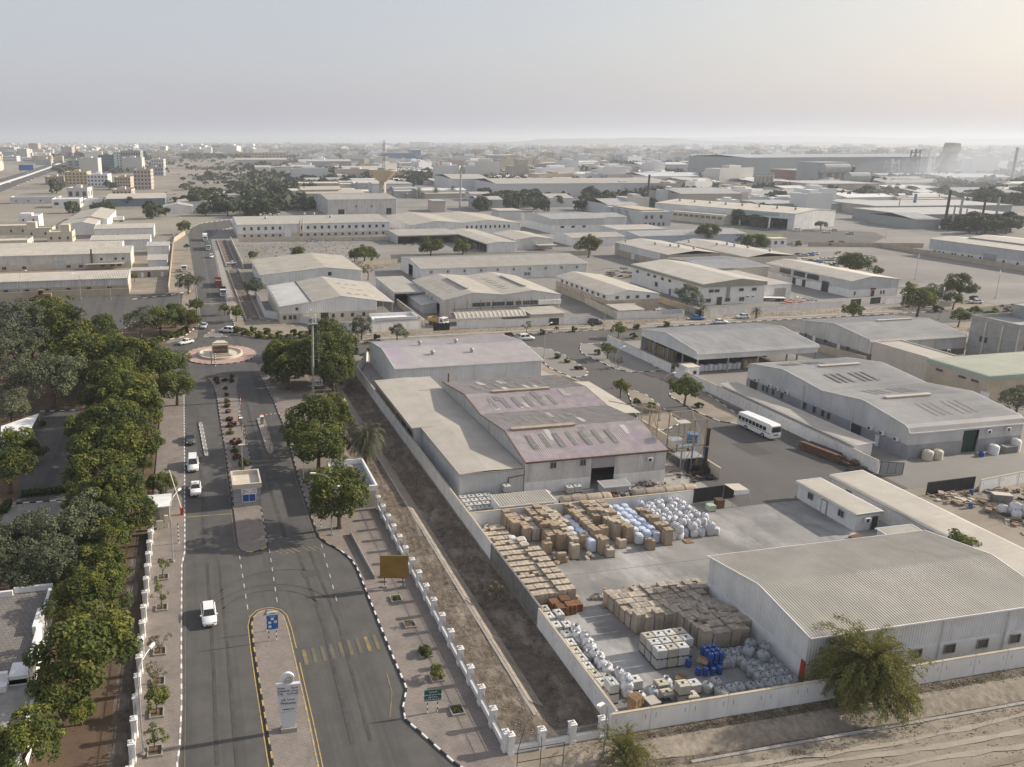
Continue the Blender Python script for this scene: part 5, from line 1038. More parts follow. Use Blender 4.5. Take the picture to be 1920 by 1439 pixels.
def ptower(label, px, yb, yt, wpx, steps, m, name='process_tower'):
    x, y = W(px, yb); h = height_of(px, yb, yt); wd = W(px+wpx/2, yb)[0]-W(px-wpx/2, yb)[0]
    r = thing(name, label, 'tower', (x, y, 0)); n = steps; b = MB(); f = MB()
    for i in range(n):
        z = h*i/n; s = wd/2*(1-.35*i/n)
        f.box(-s,-s,z,s,s,z+.9)
        for cx_ in (-1, 1):
            for cy_ in (-1, 1): b.box(cx_*s*.92-.6,cy_*s*.92-.6,z,cx_*s*.92+.6,cy_*s*.92+.6,h*(i+1)/n)
        if i % 2 == 0: b.bar((-s*.9,-s,z),(s*.9,-s,h*(i+1)/n),.5,4)
    f.box(-wd*.27,-wd*.2,0,wd*.27,wd*.27,h*.72); b.build('frame', [m], r); f.build('deck', [m], r)
    b = MB(); b.lathe([(wd*.26,h*.05),(wd*.26,h*.7),(wd*.12,h*.86),(wd*.12,h*1.02),(.01,h*1.04)], 12); b.build('vessel', [m], r); return r
ptower('narrow lattice preheater tower of the cement works', 1709, 336, 281, 15, 9, mat('dark_plant_steel', (.15,.155,.16), (.11,.115,.12), .05, .8)); ptower('pale broad cement tower between the two dark ones', 1735, 336, 286, 19, 7, OFFW); ptower('squat pale process tower west of the preheater', 1668, 336, 300, 22, 5, OFFW)
x, y = W(1771, 334); h = height_of(1771, 334, 268); r = thing('lift_tower', 'tall leaning-topped cement works tower with stacked floors', 'tower', (x, y, 0)); wd = 9.5
b = MB()
for i in range(12): b.box(-wd*.75,-wd*.8,h*.74*i/12+.6,wd*.75,wd*.8,h*.74*(i+1)/12-1.0); 
b.build('floor_stack', [SILOC], r); b = MB()
for i in range(13): b.box(-wd*.85,-wd*.9,h*.74*i/12-.5,wd*.85,wd*.9,h*.74*i/12+.5)
b.build('floor_slab', [GREYW], r)
b = MB(); b.prism([(-wd*.5,0),(wd*.9,0),(wd*1.25,h*.1),(wd*1.0,h*.28),(-wd*.2,h*.3)], -wd*.8, wd*.8, bottom=True); b.v = [(p[0], p[2], p[1]+h*.70) for p in b.v]; b.build('head_house', [SILOC], r)
b = MB(); b.bar((-wd*3.4,0,0),(-wd*.9,0,h*.62),2.2,6); b.build('conveyor', [GREYW], r)
# drifting smoke over the works: thin closed puffs of real volume
sm = bpy.data.materials.new('smoke_air'); sm.use_nodes = True; t_ = sm.node_tree
for n_ in list(t_.nodes):
    if n_.type == 'BSDF_PRINCIPLED': t_.nodes.remove(n_)
pv_ = t_.nodes.new('ShaderNodeVolumePrincipled'); pv_.inputs['Color'].default_value = (.86,.89,.95,1); pv_.inputs['Density'].default_value = .0013; t_.links.new(pv_.outputs[0], t_.nodes['Material Output'].inputs['Volume'])
for i, (px, py, rx, rz_) in enumerate(((1800,352,70,16),(1850,346,110,22),(1760,368,60,13),(1905,340,120,26),(1720,392,42,9),(1690,345,60,14))):
    x, y = W(px, py); b = MB(); b.lathe([(.01,0)]+[(math.sin(math.pi*k/8), .5-.5*math.cos(math.pi*k/8)) for k in range(1,8)]+[(.01,1)], 16)
    o = b.build('smoke', [sm]); o.location = (x, y, 4); o.scale = (rx, rx*.8, rz_*2); o['kind'] = 'stuff'
# highway on the plain
def strip(name, pts, wd, z, m):
    b = MB(); P = []
    for i, p in enumerate(pts):
        a = pts[max(0, i-1)]; c = pts[min(len(pts)-1, i+1)]; d = Vector((c[0]-a[0], c[1]-a[1])); d.normalize(); P.append(((p[0]-d.y*wd/2, p[1]+d.x*wd/2, z), (p[0]+d.y*wd/2, p[1]-d.x*wd/2, z)))
    for q, r_ in zip(P, P[1:]): b.face([q[1], r_[1], r_[0], q[0]])
    return structure(b.build(name, [m]))
HP = WP([(-70,371),(0,346),(50,330),(90,316),(118,304)]); HP += [(-225,1900),(-330,2350),(-560,2900)]
strip('highway', HP, 46, .03, ASPH)
b = MB()
for a, c in zip(HP, HP[1:]):
    d = Vector((c[0]-a[0], c[1]-a[1], 0)); d.normalize(); n_ = Vector((d.y, -d.x, 0))*2.4; q = [(a[0]+n_.x,a[1]+n_.y),(c[0]+n_.x,c[1]+n_.y),(c[0]-n_.x,c[1]-n_.y),(a[0]-n_.x,a[1]-n_.y)]; b.prism(q, 0, 1.1)
structure(b.build('highway_median', [OFFW]))
x, y = W(50, 327); r = thing('highway_sign', 'blue overhead highway sign board on posts', 'sign', (x, y, 0)); b = MB(); b.box(-11,-.3,6,11,.3,15); b.build('board', [mat('highway_blue', (.04,.15,.42), None, .1, .5)], r)
for q in (-8, 8): b = MB(); b.bar((q,.2,0),(q,.2,6),.5,6); b.build('post', [STEEL], r)
# the town and its trees far off: past counting, one object each
def far_mass(name, n, zones, kind_, mats, s0, s1):
    q = random.Random(n); b = MB(); tot = sum(z[4] for z in zones)
    for (xa, xb, ya, yb, wt) in zones:
        m_ = int(n*wt/tot); cl = [(q.uniform(xa, xb), q.uniform(ya, yb)) for _ in range(max(1, m_//14))]
        for _ in range(m_):
            c = q.choice(cl); px, py = c[0]+q.gauss(0, 16), c[1]+q.gauss(0, 1.6)
            if not (ya <= py <= yb): py = q.uniform(ya, yb)
            x, y = W(px, py); s = q.uniform(s0, s1); mi = q.randrange(len(mats))
            if kind_ == 'block':
                a, d, h = s*q.uniform(.6,1.7), s*q.uniform(.5,1.1), s*q.uniform(.28,.75); b.box(x-a/2, y-d/2, 0, x+a/2, y+d/2, h, mi)
                if q.random() < .5: b.box(x-a*.2, y-d*.2, h, x+a*.1, y+d*.2, h+s*.14, mi)
                if q.random() < .6: b.face([(x-a*.4,y-d/2-.2,h*.25),(x+a*.4,y-d/2-.2,h*.25),(x+a*.4,y-d/2-.2,h*.5),(x-a*.4,y-d/2-.2,h*.5)], len(mats)-1)
            elif kind_ == 'shed':
                a, d, h = s*q.uniform(1.2,3), s*q.uniform(.8,1.4), s*q.uniform(.2,.35); b.box(x-a/2, y-d/2, 0, x+a/2, y+d/2, h, mi); b.ribroof('x', x-a/2-.5, x+a/2+.5, [(y-d/2-.5,h+.1),(y,h+d*.07),(y+d/2+.5,h+.1)], 0, 0, mi)
            else:
                for _k in range(9):
                    v = sph_(q)*s*.5; v.z = abs(v.z)*.9; e = s*.34; p = Vector((x+v.x*1.3, y+v.y*1.3, v.z+s*.18)); a_ = sph_(q)*e; c_ = sph_(q)*e; b.face([p-a_, p-c_, p+a_, p+c_], mi)
    return tag(b.build(name, mats), kind='stuff')
def sph_(q):
    z = q.uniform(-1, 1); a = q.uniform(0, 6.2832); s = math.sqrt(1-z*z); return Vector((s*math.cos(a), s*math.sin(a), z))
far_mass('distant_town', 4200, [(-40,330,271,296,2.8),(330,930,270,292,4.6),(900,1500,273,306,3.4),(1450,1960,276,300,1.4),(560,900,288,318,.5),(-40,110,285,325,.25),(150,330,290,312,.15)], 'block', [OFFW, PALEW, SANDW, WALLW, PALEW, GREYW], 12, 34)
far_mass('distant_sheds', 760, [(540,950,292,345,1.6),(950,1420,300,350,2),(1400,1960,325,385,2),(560,860,345,372,.5)], 'shed', [OFFW, PALEW, GREYW, RF_TAN, RF_GREY, SILOC], 12, 24)
LEAFD = mat('distant_leaf', (.055,.068,.038), (.075,.085,.05), .05, .9, rnd=False); LEAFE = mat('distant_leaf_dry', (.085,.085,.055), (.065,.07,.042), .05, .9, rnd=False)
far_mass('distant_trees', 8000, [(-40,330,273,300,1.4),(330,900,272,300,3),(900,1960,274,306,3),(560,1000,300,350,1.6),(1000,1960,306,385,2.2),(100,330,290,330,.5),(470,580,300,395,.9)], 'tree', [LEAFD, LEAFE], 7, 13)
far_mass('scrub', 700, [(330,560,300,395,1)], 'tree', [LEAFE, LEAFD], 2.5, 6)
# ================================================================== VEGETATION
LEAF = {
 'neem': mat('leaf_neem', (.044,.068,.016), (.105,.124,.024), .9, .7, c3=(.034,.052,.016), s3=.5, f3=.7, jitter=.22, translucent=.25),
 'grey': mat('leaf_grey_green', (.075,.092,.050), (.12,.135,.078), .8, .75, c3=(.032,.042,.024), s3=.5, f3=.6, jitter=.18, translucent=.2),
 'bright': mat('leaf_bright', (.085,.115,.024), (.150,.165,.040), 1.0, .7, c3=(.040,.060,.016), s3=.6, f3=.6, jitter=.15, translucent=.3),
 'thorn': mat('leaf_thorn', (.155,.162,.048), (.235,.225,.072), .6, .8, c3=(.09,.095,.035), s3=.7, f3=.7, jitter=.1, translucent=.25),
 'dry': mat('leaf_dry', (.120,.105,.060), (.165,.140,.085), 1, .85, jitter=.2), 'red': mat('bougainvillea', (.14,.022,.030), (.065,.050,.025), 1.4, .8, jitter=.2),
 'far': mat('leaf_far', (.050,.066,.030), (.075,.090,.040), .12, .8, c3=(.030,.042,.020), s3=.1, f3=.6, jitter=.2), 'gold': mat('leaf_golden', (.26,.22,.035), (.16,.16,.03), 1.2, .8, jitter=.15)}
BARK = mat('bark', (.15,.115,.085), (.10,.078,.058), 2.5, .95); PALMB = mat('palm_bark', (.16,.12,.085), (.11,.08,.06), 4, .95); PALML = mat('palm_leaf', (.085,.098,.050), (.125,.135,.075), 1.5, .7, jitter=.12, translucent=.2); PALMD = mat('dead_frond', (.19,.15,.10), (.14,.105,.07), 2, .9)
def sph(r_):
    z = r_.uniform(-1, 1); a = r_.uniform(0, 6.2832); s = math.sqrt(1-z*z); return Vector((s*math.cos(a), s*math.sin(a), z))
def leafcard(V, F, p, n, s, r_, asp=1.5):
    a = n.cross(sph(r_)); 
    if a.length < 1e-3: a = n.orthogonal()
    a.normalize(); c = n.cross(a); a = a*s*asp*.5; c = c*s*.5; i = len(V)
    V.extend([tuple(p-a), tuple(p-c*.9+n*s*.12), tuple(p+a), tuple(p+c*.9+n*s*.12)]); F.append((i, i+1, i+2, i+3))
def crown_mesh(name, seed, m, lumps=34, per=150, leaf=.075, rz=.78, lr=(.24,.40), low=-.55, asp=1.6, core=.75, droop=0.0, m2=None, rag=.3):
    """Crown of unit radius: leaf clumps over an uneven set of lumps, with gaps between them."""
    r_ = random.Random(seed); V, F = [], []; C = []
    for i in range(lumps):
        for _ in range(30):
            d = sph(r_)
            if d.z < low: continue
            lobe = 1+rag*(math.sin(d.x*4.1+seed)*math.cos(d.y*3.7+seed*1.7)+.6*math.sin(d.z*5+d.x*2+seed*.6))
            k = core*lobe*r_.uniform(.66, 1.05); p = Vector((d.x*k, d.y*k, d.z*k*rz))
            if all((p-q).length > .15 for q, _r in C): break
        C.append((p, r_.uniform(*lr)))
    MI = []
    for p, lr_ in C:
        fresh = m2 is not None and r_.random() < .34
        out = p.normalized() if p.length > .05 else Vector((0,0,1)); n_ = int(per*(lr_/.32)**2)
        for _ in range(n_):
            d = sph(r_)
            if d.dot(out)+d.z*.5 < -.25: d = -d
            rr_ = lr_*(r_.uniform(.75, 1.08) if r_.random() < .85 else r_.uniform(.2, .8)); q = p+Vector((d.x, d.y, d.z*.85))*rr_
            if droop: q.z -= droop*max(0, Vector((q.x, q.y)).length-.3)**2
            nn = (d*.7+Vector((0,0,.55))+sph(r_)*.65).normalized(); leafcard(V, F, q, nn, leaf*r_.uniform(.6, 1.5), r_, asp); MI.append(1 if fresh and r_.random() < .35+.5*max(0, d.z) else 0)
    me = bpy.data.meshes.new(name); me.from_pydata(V, [], F); me.materials.append(m)
    if m2: me.materials.append(m2); me.polygons.foreach_set('material_index', MI)
    me.update(); return me, C
def trunk_mesh(name, seed, C, h=1.15, r0=.075, m=None, n=7):
    """Tapered trunk from -h (the ground) to the crown's middle with limbs to the lumps."""
    r_ = random.Random(seed); b = MB(); fork = Vector((r_.uniform(-.06,.06), r_.uniform(-.06,.06), -h*.42))
    b.bar((0,0,-h-.03), fork*.6+Vector((0,0,-h*.4)), r0*1.15, 8, r0*.92); b.bar(fork*.6+Vector((0,0,-h*.4)), fork, r0*.92, 8, r0*.75)
    for p, _ in r_.sample(C, min(n, len(C))):
        mid = fork.lerp(p, .5)+Vector((0,0,.08)); b.bar(fork, mid, r0*.5, 5, r0*.3); b.bar(mid, p, r0*.3, 4, r0*.1)
    return b.mesh(name, [m or BARK], True)
KIND = {}
def kind(name, nvar, m, h=1.15, **kw):
    KIND[name] = []
    for i in range(nvar):
        cm, C = crown_mesh('crown', hash_(name)+i, m, **kw); KIND[name].append((cm, trunk_mesh('trunk', hash_(name)+i+50, C, h), h))
def hash_(s): return sum(ord(c)*(i+3) for i, c in enumerate(s))
LEAF['tip'] = mat('leaf_new_growth', (.15,.168,.028), (.20,.195,.04), 1.1, .7, jitter=.2, translucent=.3); LEAF['greytip'] = mat('leaf_grey_tip', (.14,.155,.09), (.11,.125,.07), 1.1, .75, jitter=.15, translucent=.2)
kind('neem', 7, LEAF['neem'], 1.15, lumps=64, per=150, leaf=.060, lr=(.13,.33), m2=LEAF['tip'], core=.80)
kind('grey', 4, LEAF['grey'], 1.1, lumps=66, per=150, leaf=.052, lr=(.12,.30), rz=.82, m2=LEAF['greytip'], core=.82)
kind('bright', 4, LEAF['bright'], 1.25, lumps=30, per=70, leaf=.10, lr=(.16,.36), m2=LEAF['tip'], rag=.38)
kind('sparse', 3, LEAF['bright'], 1.5, lumps=13, per=50, leaf=.11, lr=(.16,.28), core=.8)
kind('thin', 2, LEAF['dry'], 1.4, lumps=14, per=60, leaf=.09, lr=(.18,.3))

kind('acacia', 3, LEAF['grey'], 1.0, lumps=16, per=30, leaf=.16, rz=.38, low=-.1)
kind('far', 4, LEAF['far'], .78, lumps=22, per=42, leaf=.16, lr=(.22,.42), low=-.85)
for nm, m in (('shrub', LEAF['neem']), ('red', LEAF['red']), ('gold', LEAF['gold']), ('green', LEAF['bright'])): kind(nm+'_shrub' if nm != 'shrub' else 'shrub', 2, m, .75, lumps=14, per=90, leaf=.13, lr=(.3,.45), low=-.9)
vr = random.Random(21)
def plant(k, px, py, wpx, label, cat='tree', name=None, group=None, zc=None, tall=1.0):
    """A tree or shrub whose crown shows wpx wide about the photo's (px, py)."""
    v = vr.choice(KIND[k]); r_ = 3.0
    for _ in range(6):
        z = (v[2]*r_*tall) if zc is None else zc; r_ = wpx/2*(CH-z)/math.cos(TH)/(py-HY)
    z = v[2]*r_*tall; x, y = W(px, py, z)
    return plant_at(k, x, y, r_, label, cat, name, group, tall, v)
def plant_at(k, x, y, r_, label, cat='tree', name=None, group=None, tall=1.0, v=None):
    v = v or vr.choice(KIND[k]); name = name or (k.split('_')[0]+'_tree' if cat == 'tree' else 'shrub')
    t = thing(name, label, cat, (x, y, 0), vr.uniform(0, 6.28), group); h = v[2]*r_*tall
    inst('trunk', v[1], t, (0,0,h), 0, (r_, r_, r_*tall)); inst('crown', v[0], t, (0,0,h), 0, (r_*vr.uniform(.95,1.08), r_*vr.uniform(.95,1.08), r_*vr.uniform(.92,1.08)))
    return t
NAMES = {'neem': 'shade_tree', 'grey': 'shade_tree', 'bright': 'street_tree', 'sparse': 'sapling', 'thin': 'sapling', 'far': 'tree', 'acacia': 'acacia_tree', 'thorn': 'thorn_tree'}
def trees(k, lst, label, group, cat='tree', name=None, tall=1.0):
    for px, py, wp in lst: plant(k, px, py, wp, label, cat, name or NAMES.get(k, 'shrub'), group, None, tall)
# the grove west of the avenue, three stands
trees('neem', [(95,590,90),(130,618,105),(190,612,62),(150,665,110),(205,655,85),(248,668,105),(300,682,88),(205,700,95),(125,700,60),(95,640,80)], 'dense yellow-green shade tree at north end of the grove beside the lorry park', 'grove trees by the lorry park')
trees('grey', [(40,605,100),(25,660,95),(95,705,115),(20,715,80),(60,650,80),(20,765,70)], 'dull grey-green shade tree in the middle of the grove', 'grey-green grove trees')
trees('neem', [(330,722,72),(240,735,110),(185,745,70),(262,765,95),(205,795,120),(175,840,105),(240,835,110),(190,885,115),(15,875,95),(60,845,50),(25,830,70),(150,800,60)], 'yellow-green shade tree of the grove around the shaded parking lane', 'grove trees around the parking lane')
trees('neem', [(215,925,110),(240,965,95),(165,930,90),(200,1010,90),(185,1060,105),(200,1095,100),(150,1120,110),(235,920,70)], 'yellow-green shade tree of the grove along the fence track', 'grove trees along the fence track')
trees('grey', [(160,985,110),(110,1005,110),(50,1015,120),(100,1060,110),(20,1065,100),(60,1080,90),(15,1010,80)], 'grey-green shade tree behind the white villa', 'grey-green trees behind the villa')
plant('neem', 160, 1215, 175, 'large yellow-green tree leaning over the white villa parapet', 'tree', 'shade_tree'); plant('neem', 110, 1290, 110, 'yellow-green tree beside villa terrace with bare trunk foot', 'tree', 'shade_tree'); plant('neem', 45, 1395, 135, 'bushy yellow-green tree at the lowest corner of the villa', 'tree', 'shade_tree'); plant('neem', 150, 1330, 60, 'small yellow-green tree on bare soil between villa and track', 'tree', 'shade_tree')
plant('neem', 300, 905, 52, 'round green bush tree behind the gate cabin', 'tree', 'shade_tree'); plant('neem', 268, 870, 40, 'small green tree between pavement and grove by gate cabin', 'tree', 'shade_tree'); plant('neem', 298, 828, 24, 'slim green sapling on pavement edge of the grove', 'tree', 'shade_tree')
trees('neem', [(300,597,58),(328,586,52),(352,598,48),(368,572,30)], 'bright green tree on the planted verge by the north road', 'verge trees by north road'); plant('grey', 263, 604, 62, 'grey-green tree at west end of the planted verge', 'tree', 'shade_tree')
# the group by the floodlight mast, and the palm
trees('neem', [(530,662,70),(540,668,85),(612,625,75),(604,662,105),(640,650,70),(540,690,75),(625,690,80),(520,685,55),(640,690,55)], 'dense dark shade tree in the clump around the floodlight mast', 'clump around the floodlight mast')
trees('neem', [(585,785,105),(596,835,105),(628,778,62),(565,815,75),(618,765,75)], 'dense yellow-green tree of the clump beside the exit barriers', 'clump beside the exit barriers')
plant('neem', 636, 925, 128, 'round dense tree in paved ring in front of white gatehouse', 'tree', 'shade_tree')
plant('grey', 678, 613, 46, 'grey-green street tree before the white party wall, west one', 'tree', 'street_tree'); plant('grey', 745, 622, 34, 'thin grey-green street tree before white wall, east one', 'tree', 'street_tree')
trees('bright', [(420,578,22),(442,585,30)], 'small roadside tree beside the storm drain south of trucks', 'trees beside storm drain'); plant('grey', 352, 527, 46, 'round dark tree at the lorry park corner by north road', 'tree', 'shade_tree'); plant('grey', 480, 538, 40, 'dry grey bush against white shed pair by the drain', 'tree', 'shade_tree')
def palm(x, y, h, r_, label, nf=44, seed=1, dead=True, group=None):
    t = thing('palm_tree', label, 'palm', (x, y, 0), 0, group); q = random.Random(seed); b = MB(); n = 9
    for i in range(n): z0_, z1_ = h*i/n, h*(i+1)/n; b.cyl(0,0,z0_,z1_,.26*r_/2.6*(1.12-.25*i/n),9,.22*r_/2.6*(1.2-.25*i/n),cap=False)
    b.build('trunk', [PALMB], t)
    def fr(nfr, e0, e1, m, nm, L0, hang):
        b = MB()
        for i in range(nfr):
            a = 6.2832*(i*.618+q.uniform(-.03,.03)); e = lerp(e0, e1, i/nfr); L = r_*L0*q.uniform(.85,1.1); p = Vector((0,0,h)); d = Vector((math.cos(a)*math.cos(e), math.sin(a)*math.cos(e), math.sin(e))); sd = Vector((-math.sin(a), math.cos(a), 0)); k = 9; lp = p
            for j in range(k):
                d = (d+Vector((0,0,-hang*(.05+.06*j)))).normalized(); p2 = lp+d*L/k; b.bar(lp, p2, .03, 3)
                up = sd.cross(d).normalized(); w_ = L*.17*(1-abs(j/k-.45)*1.1)
                for sg in (-1, 1):
                    for f_ in (.0, .5): o_ = lp.lerp(p2, f_); tip = o_+sd*sg*w_+d*w_*.55-up*w_*.25*sg*0-Vector((0,0,w_*.3)); b.face([o_, o_+d*L/k*.34, tip])
                lp = p2
        b.build(nm, [m], t)
    fr(nf, 1.35, -.35, PALML, 'fronds', 1.0, 1.0)
    if dead: fr(14, -.5, -1.1, PALMD, 'dead_fronds', .75, .5)
    return t
palm(27.3, 119.5, 6.0, 4.3, 'date palm with grey drooping fronds beside the dry ditch', 60, 3)
for i, (px, py, lab) in enumerate(((785,372,'west palm of three behind the water tower'),(817,372,'middle palm of three behind the water tower'),(848,370,'east palm of three behind the water tower'),(450,400,'tall palm standing above the grove by north road'))):
    x, y = W(px, py); palm(x, y, 8, 5.5, lab, 30, 10+i, False)
palm(*W(1318,592), 2.6, 1.8, 'short palm beside the white workshop door', 24, 4, False); palm(*W(1417,598), 2.4, 2.3, 'bright bushy palm on verge before the low painted wall', 30, 9, False)
def thorn_tree(label, x, y, R0, H0, seed, n=150, name='thorn_tree'):
    """Leaning stems that arch over and hang in feathery sprays down to near the ground."""
    t = thing(name, label, 'tree', (x, y, 0)); q = random.Random(seed); b = MB(); V, F = [], []
    for _s in range(4): b.bar((q.uniform(-.2,.2),q.uniform(-.2,.2),-.05),(q.uniform(-.9,.9),q.uniform(-.9,.9),H0*.5),.13,6,.07)
    for i in range(n):
        a = q.uniform(0, 6.2832); el = q.uniform(.05, 1.5); L = R0*q.uniform(.55, 1.12); p = Vector((q.uniform(-.5,.5), q.uniform(-.5,.5), H0*q.uniform(.28,.62))); d = Vector((math.cos(a)*math.cos(el), math.sin(a)*math.cos(el), math.sin(el)*1.1)).normalized(); k = 16; lp = p
        for j in range(k):
            d = (d+Vector((q.uniform(-.1,.1), q.uniform(-.1,.1), -.085-.008*j))).normalized(); p2 = lp+d*L*1.35/k
            if p2.z < .35: break
            if j > 2 and i % 2 == 0: b.bar(lp, p2, .018, 3)
            if j > 1:
                for _ in range(int(16*R0/4.5)+3):
                    o_ = lp.lerp(p2, q.random())+sph(q)*R0*.075*q.uniform(.3,1.3); nn = (sph(q)+Vector((0,0,.5))).normalized(); i0 = len(V); ax = (d+sph(q)*.55).normalized()*R0*.034; sd = ax.cross(nn).normalized()*R0*.0085
                    V += [tuple(o_-ax), tuple(o_-sd), tuple(o_+ax), tuple(o_+sd)]; F.append((i0,i0+1,i0+2,i0+3))
            lp = p2
    b.build('trunk', [BARK], t, True); me = bpy.data.meshes.new('crown'); me.from_pydata(V, [], F); me.materials.append(LEAF['thorn']); me.update(); inst('crown', me, t); return t
thorn_tree('big feathery olive thorn tree drooping over the white panel wall', 63.4, 55.3, 4.5, 6.6, 3, 240); thorn_tree('feathery green thorn bush at the pavement corner', 36.0, 52.6, 2.5, 2.8, 5, 90, 'thorn_bush')
plant_at('thin', 34.4, 79.5, 1.3, 'yellowish dry shrub on the ditch bank beside the grey wall', 'shrub', 'shrub', None, .6)
plant('bright', 1800, 1022, 60, 'green tree crown between white warehouse and long low shed', 'tree', 'shade_tree')
# street trees and shrubs along the yard road and east road
for px, py, wp, k, lab in ((1140,655,32,'bright','leafy small tree on the kerbed island by the open shed'),(1160,675,22,'thin','dry small tree behind the leafy one on kerbed island'),(1165,725,34,'bright','bright young tree beside beige canopy'),(1286,728,58,'bright','willowy bright tree by the white compound wall'),(1223,762,22,'bright','low round bright tree on yard road island'),(1160,617,28,'bright','street tree on the verge opposite the open shed'),(988,612,22,'sparse','sparse street tree by the pedestrian gate'),(1044,616,10,'bright','narrow young tree on the north verge'),(1110,610,12,'bright','small tree beside dark parked car'),(1290,556,50,'grey','grey-green tree against the white workshop side'),(1725,560,62,'neem','dark tree pair on the corner verge, west crown'),(1755,553,44,'grey','grey tree pair on the corner verge, east crown'),(1790,560,34,'bright','light green tree between corner verge and parked white car'),(1800,592,36,'bright','round young tree in kerbed tip of the east junction'),(1828,582,22,'neem','small lollipop tree past the east junction'),(1800,536,56,'neem','umbrella-shaped tree at the gravel lot edge'),(1860,605,60,'bright','wide yellow-green bush behind unfinished block building'),(1905,585,50,'thin','olive bush pair at end of east road'),(1910,752,60,'grey','dark olive bush tree beside the beige building'),(1598,493,58,'neem','large dark tree standing in the gravel lot'),(1645,508,22,'bright','low bright bush in gravel lot'),(1600,582,36,'bright','dark green bush at the low painted wall end'),(808,462,46,'neem','round tree in front of open-fronted shed, west one'),(868,463,38,'neem','round tree in front of open-fronted shed, east one'),(1105,458,44,'neem','dark tree by the red parked car'),(683,475,40,'neem','dark tree clump beside dirt yard'),(665,478,24,'neem','small dark tree west of the dirt yard clump'),(697,478,24,'grey','grey tree at east edge of the dirt yard clump'),(475,478,22,'bright','bush tree at the dirt yard wall corner'),(560,472,28,'neem','low bush pair in the dirt yard'),(1330,433,42,'neem','bright round tree by the steelworks entrance'),(1418,455,46,'neem','dark clump of trees by the small white guard hut'),(1540,422,22,'acacia','umbrella acacia beside steelworks road'),(252,518,16,'bright','narrow bright tree at end of the long tan shed'),(345,425,26,'neem','street tree at the north road bend'),(350,462,12,'neem','small street tree on north road verge'),(1392,450,26,'grey','grey tree west of dark clump'),(690,505,30,'thin','olive tree beside the white twin-roofed shed')):
    plant(k, px, py, wp, lab, 'tree', NAMES.get(k, 'tree'))
SH = [(707,633,'shrub','dark round clipped bush before the white wall'),(666,658,'shrub','small clipped bush by works fence, west one'),(693,658,'shrub','small clipped bush by works fence, east one'),(954,626,'red_shrub','reddish round bush on the north verge'),(1018,623,'shrub','dark low bush on the north verge, second from reddish bush'),(1077,618,'shrub','round bush on the north verge near white compound gate'),(1194,613,'shrub','round green bush on the north verge, east end'),(1188,630,'shrub','low bush at the island kerb by east road'),(1045,668,'shrub','round bush on the kerbed island with lamp post'),(1064,676,'green_shrub','loose green bush on kerbed island'),(1085,689,'red_shrub','rust-red bush at tip of kerbed island'),(1120,661,'shrub','small dark bush beside leafy island tree'),(1311,760,'shrub','dark clipped bush on the island by white wall'),(1195,752,'shrub','dry low bush beside beige canopy'),(1250,608,'shrub','dark round bush before the road, east of the verge'),(1759,580,'shrub','ball-clipped bush on corner verge'),(1705,535,'shrub','small dark bush at lot kerb'),(1825,560,'shrub','small dark bush by the white car at lot edge'),(1557,457,'shrub','round bush on steelworks lawn, west one'),(1577,457,'shrub','round bush on steelworks lawn, east one'),(1497,457,'green_shrub','light green bush by steelworks guard hut')]
for px, py, k, lab in SH: plant(k, px, py, 13 if 'clipped' not in lab else 15, lab, 'shrub', 'shrub')
for i, (px, py, k) in enumerate(((258,640,'shrub'),(268,634,'green_shrub'),(280,642,'shrub'),(290,636,'shrub'),(300,632,'green_shrub'),(312,628,'shrub'),(322,624,'green_shrub'),(332,622,'shrub'),(340,618,'green_shrub'),(348,614,'shrub'),(275,648,'shrub'),(243,648,'shrub'))): plant(k, px, py+4, 15, 'low green shrub in the planted verge west of the roundabout', 'shrub', 'shrub', 'shrubs on the west verge')
for i, (px, py, k) in enumerate(((446,618,'green_shrub'),(460,622,'shrub'),(475,619,'shrub'),(485,627,'green_shrub'),(500,621,'shrub'),(523,628,'shrub'),(550,625,'shrub'),(565,628,'shrub'),(540,633,'shrub'))): plant(k, px, py, 16, 'low green shrub in the verge north-east of the roundabout', 'shrub', 'shrub', 'shrubs on the north-east verge')
for i, (px, py) in enumerate(((468,626),(494,631),(507,629),(512,632))): plant('gold_shrub', px, py, 11, 'golden-leaved shrub in the verge north-east of the roundabout', 'shrub', 'shrub', 'golden shrubs on the verge')
for i, (px, py, k, wp) in enumerate(((405,710,'red_shrub',11),(408,716,'shrub',12),(421,712,'red_shrub',11),(435,706,'shrub',10),(434,714,'shrub',11),(422,728,'shrub',9),(425,740,'shrub',9),(426,752,'shrub',11),(426,760,'red_shrub',12),(428,772,'red_shrub',10),(430,785,'red_shrub',13),(434,796,'red_shrub',15),(432,810,'green_shrub',14),(442,827,'red_shrub',18),(440,843,'green_shrub',16),(442,857,'red_shrub',15),(457,870,'shrub',24))):
    plant(k, px, py, wp, ('maroon bougainvillea bush' if k == 'red_shrub' else 'small green bush')+' in the planted median north of guard booth', 'shrub', 'shrub', ('maroon' if k == 'red_shrub' else 'green')+' bushes on the median')
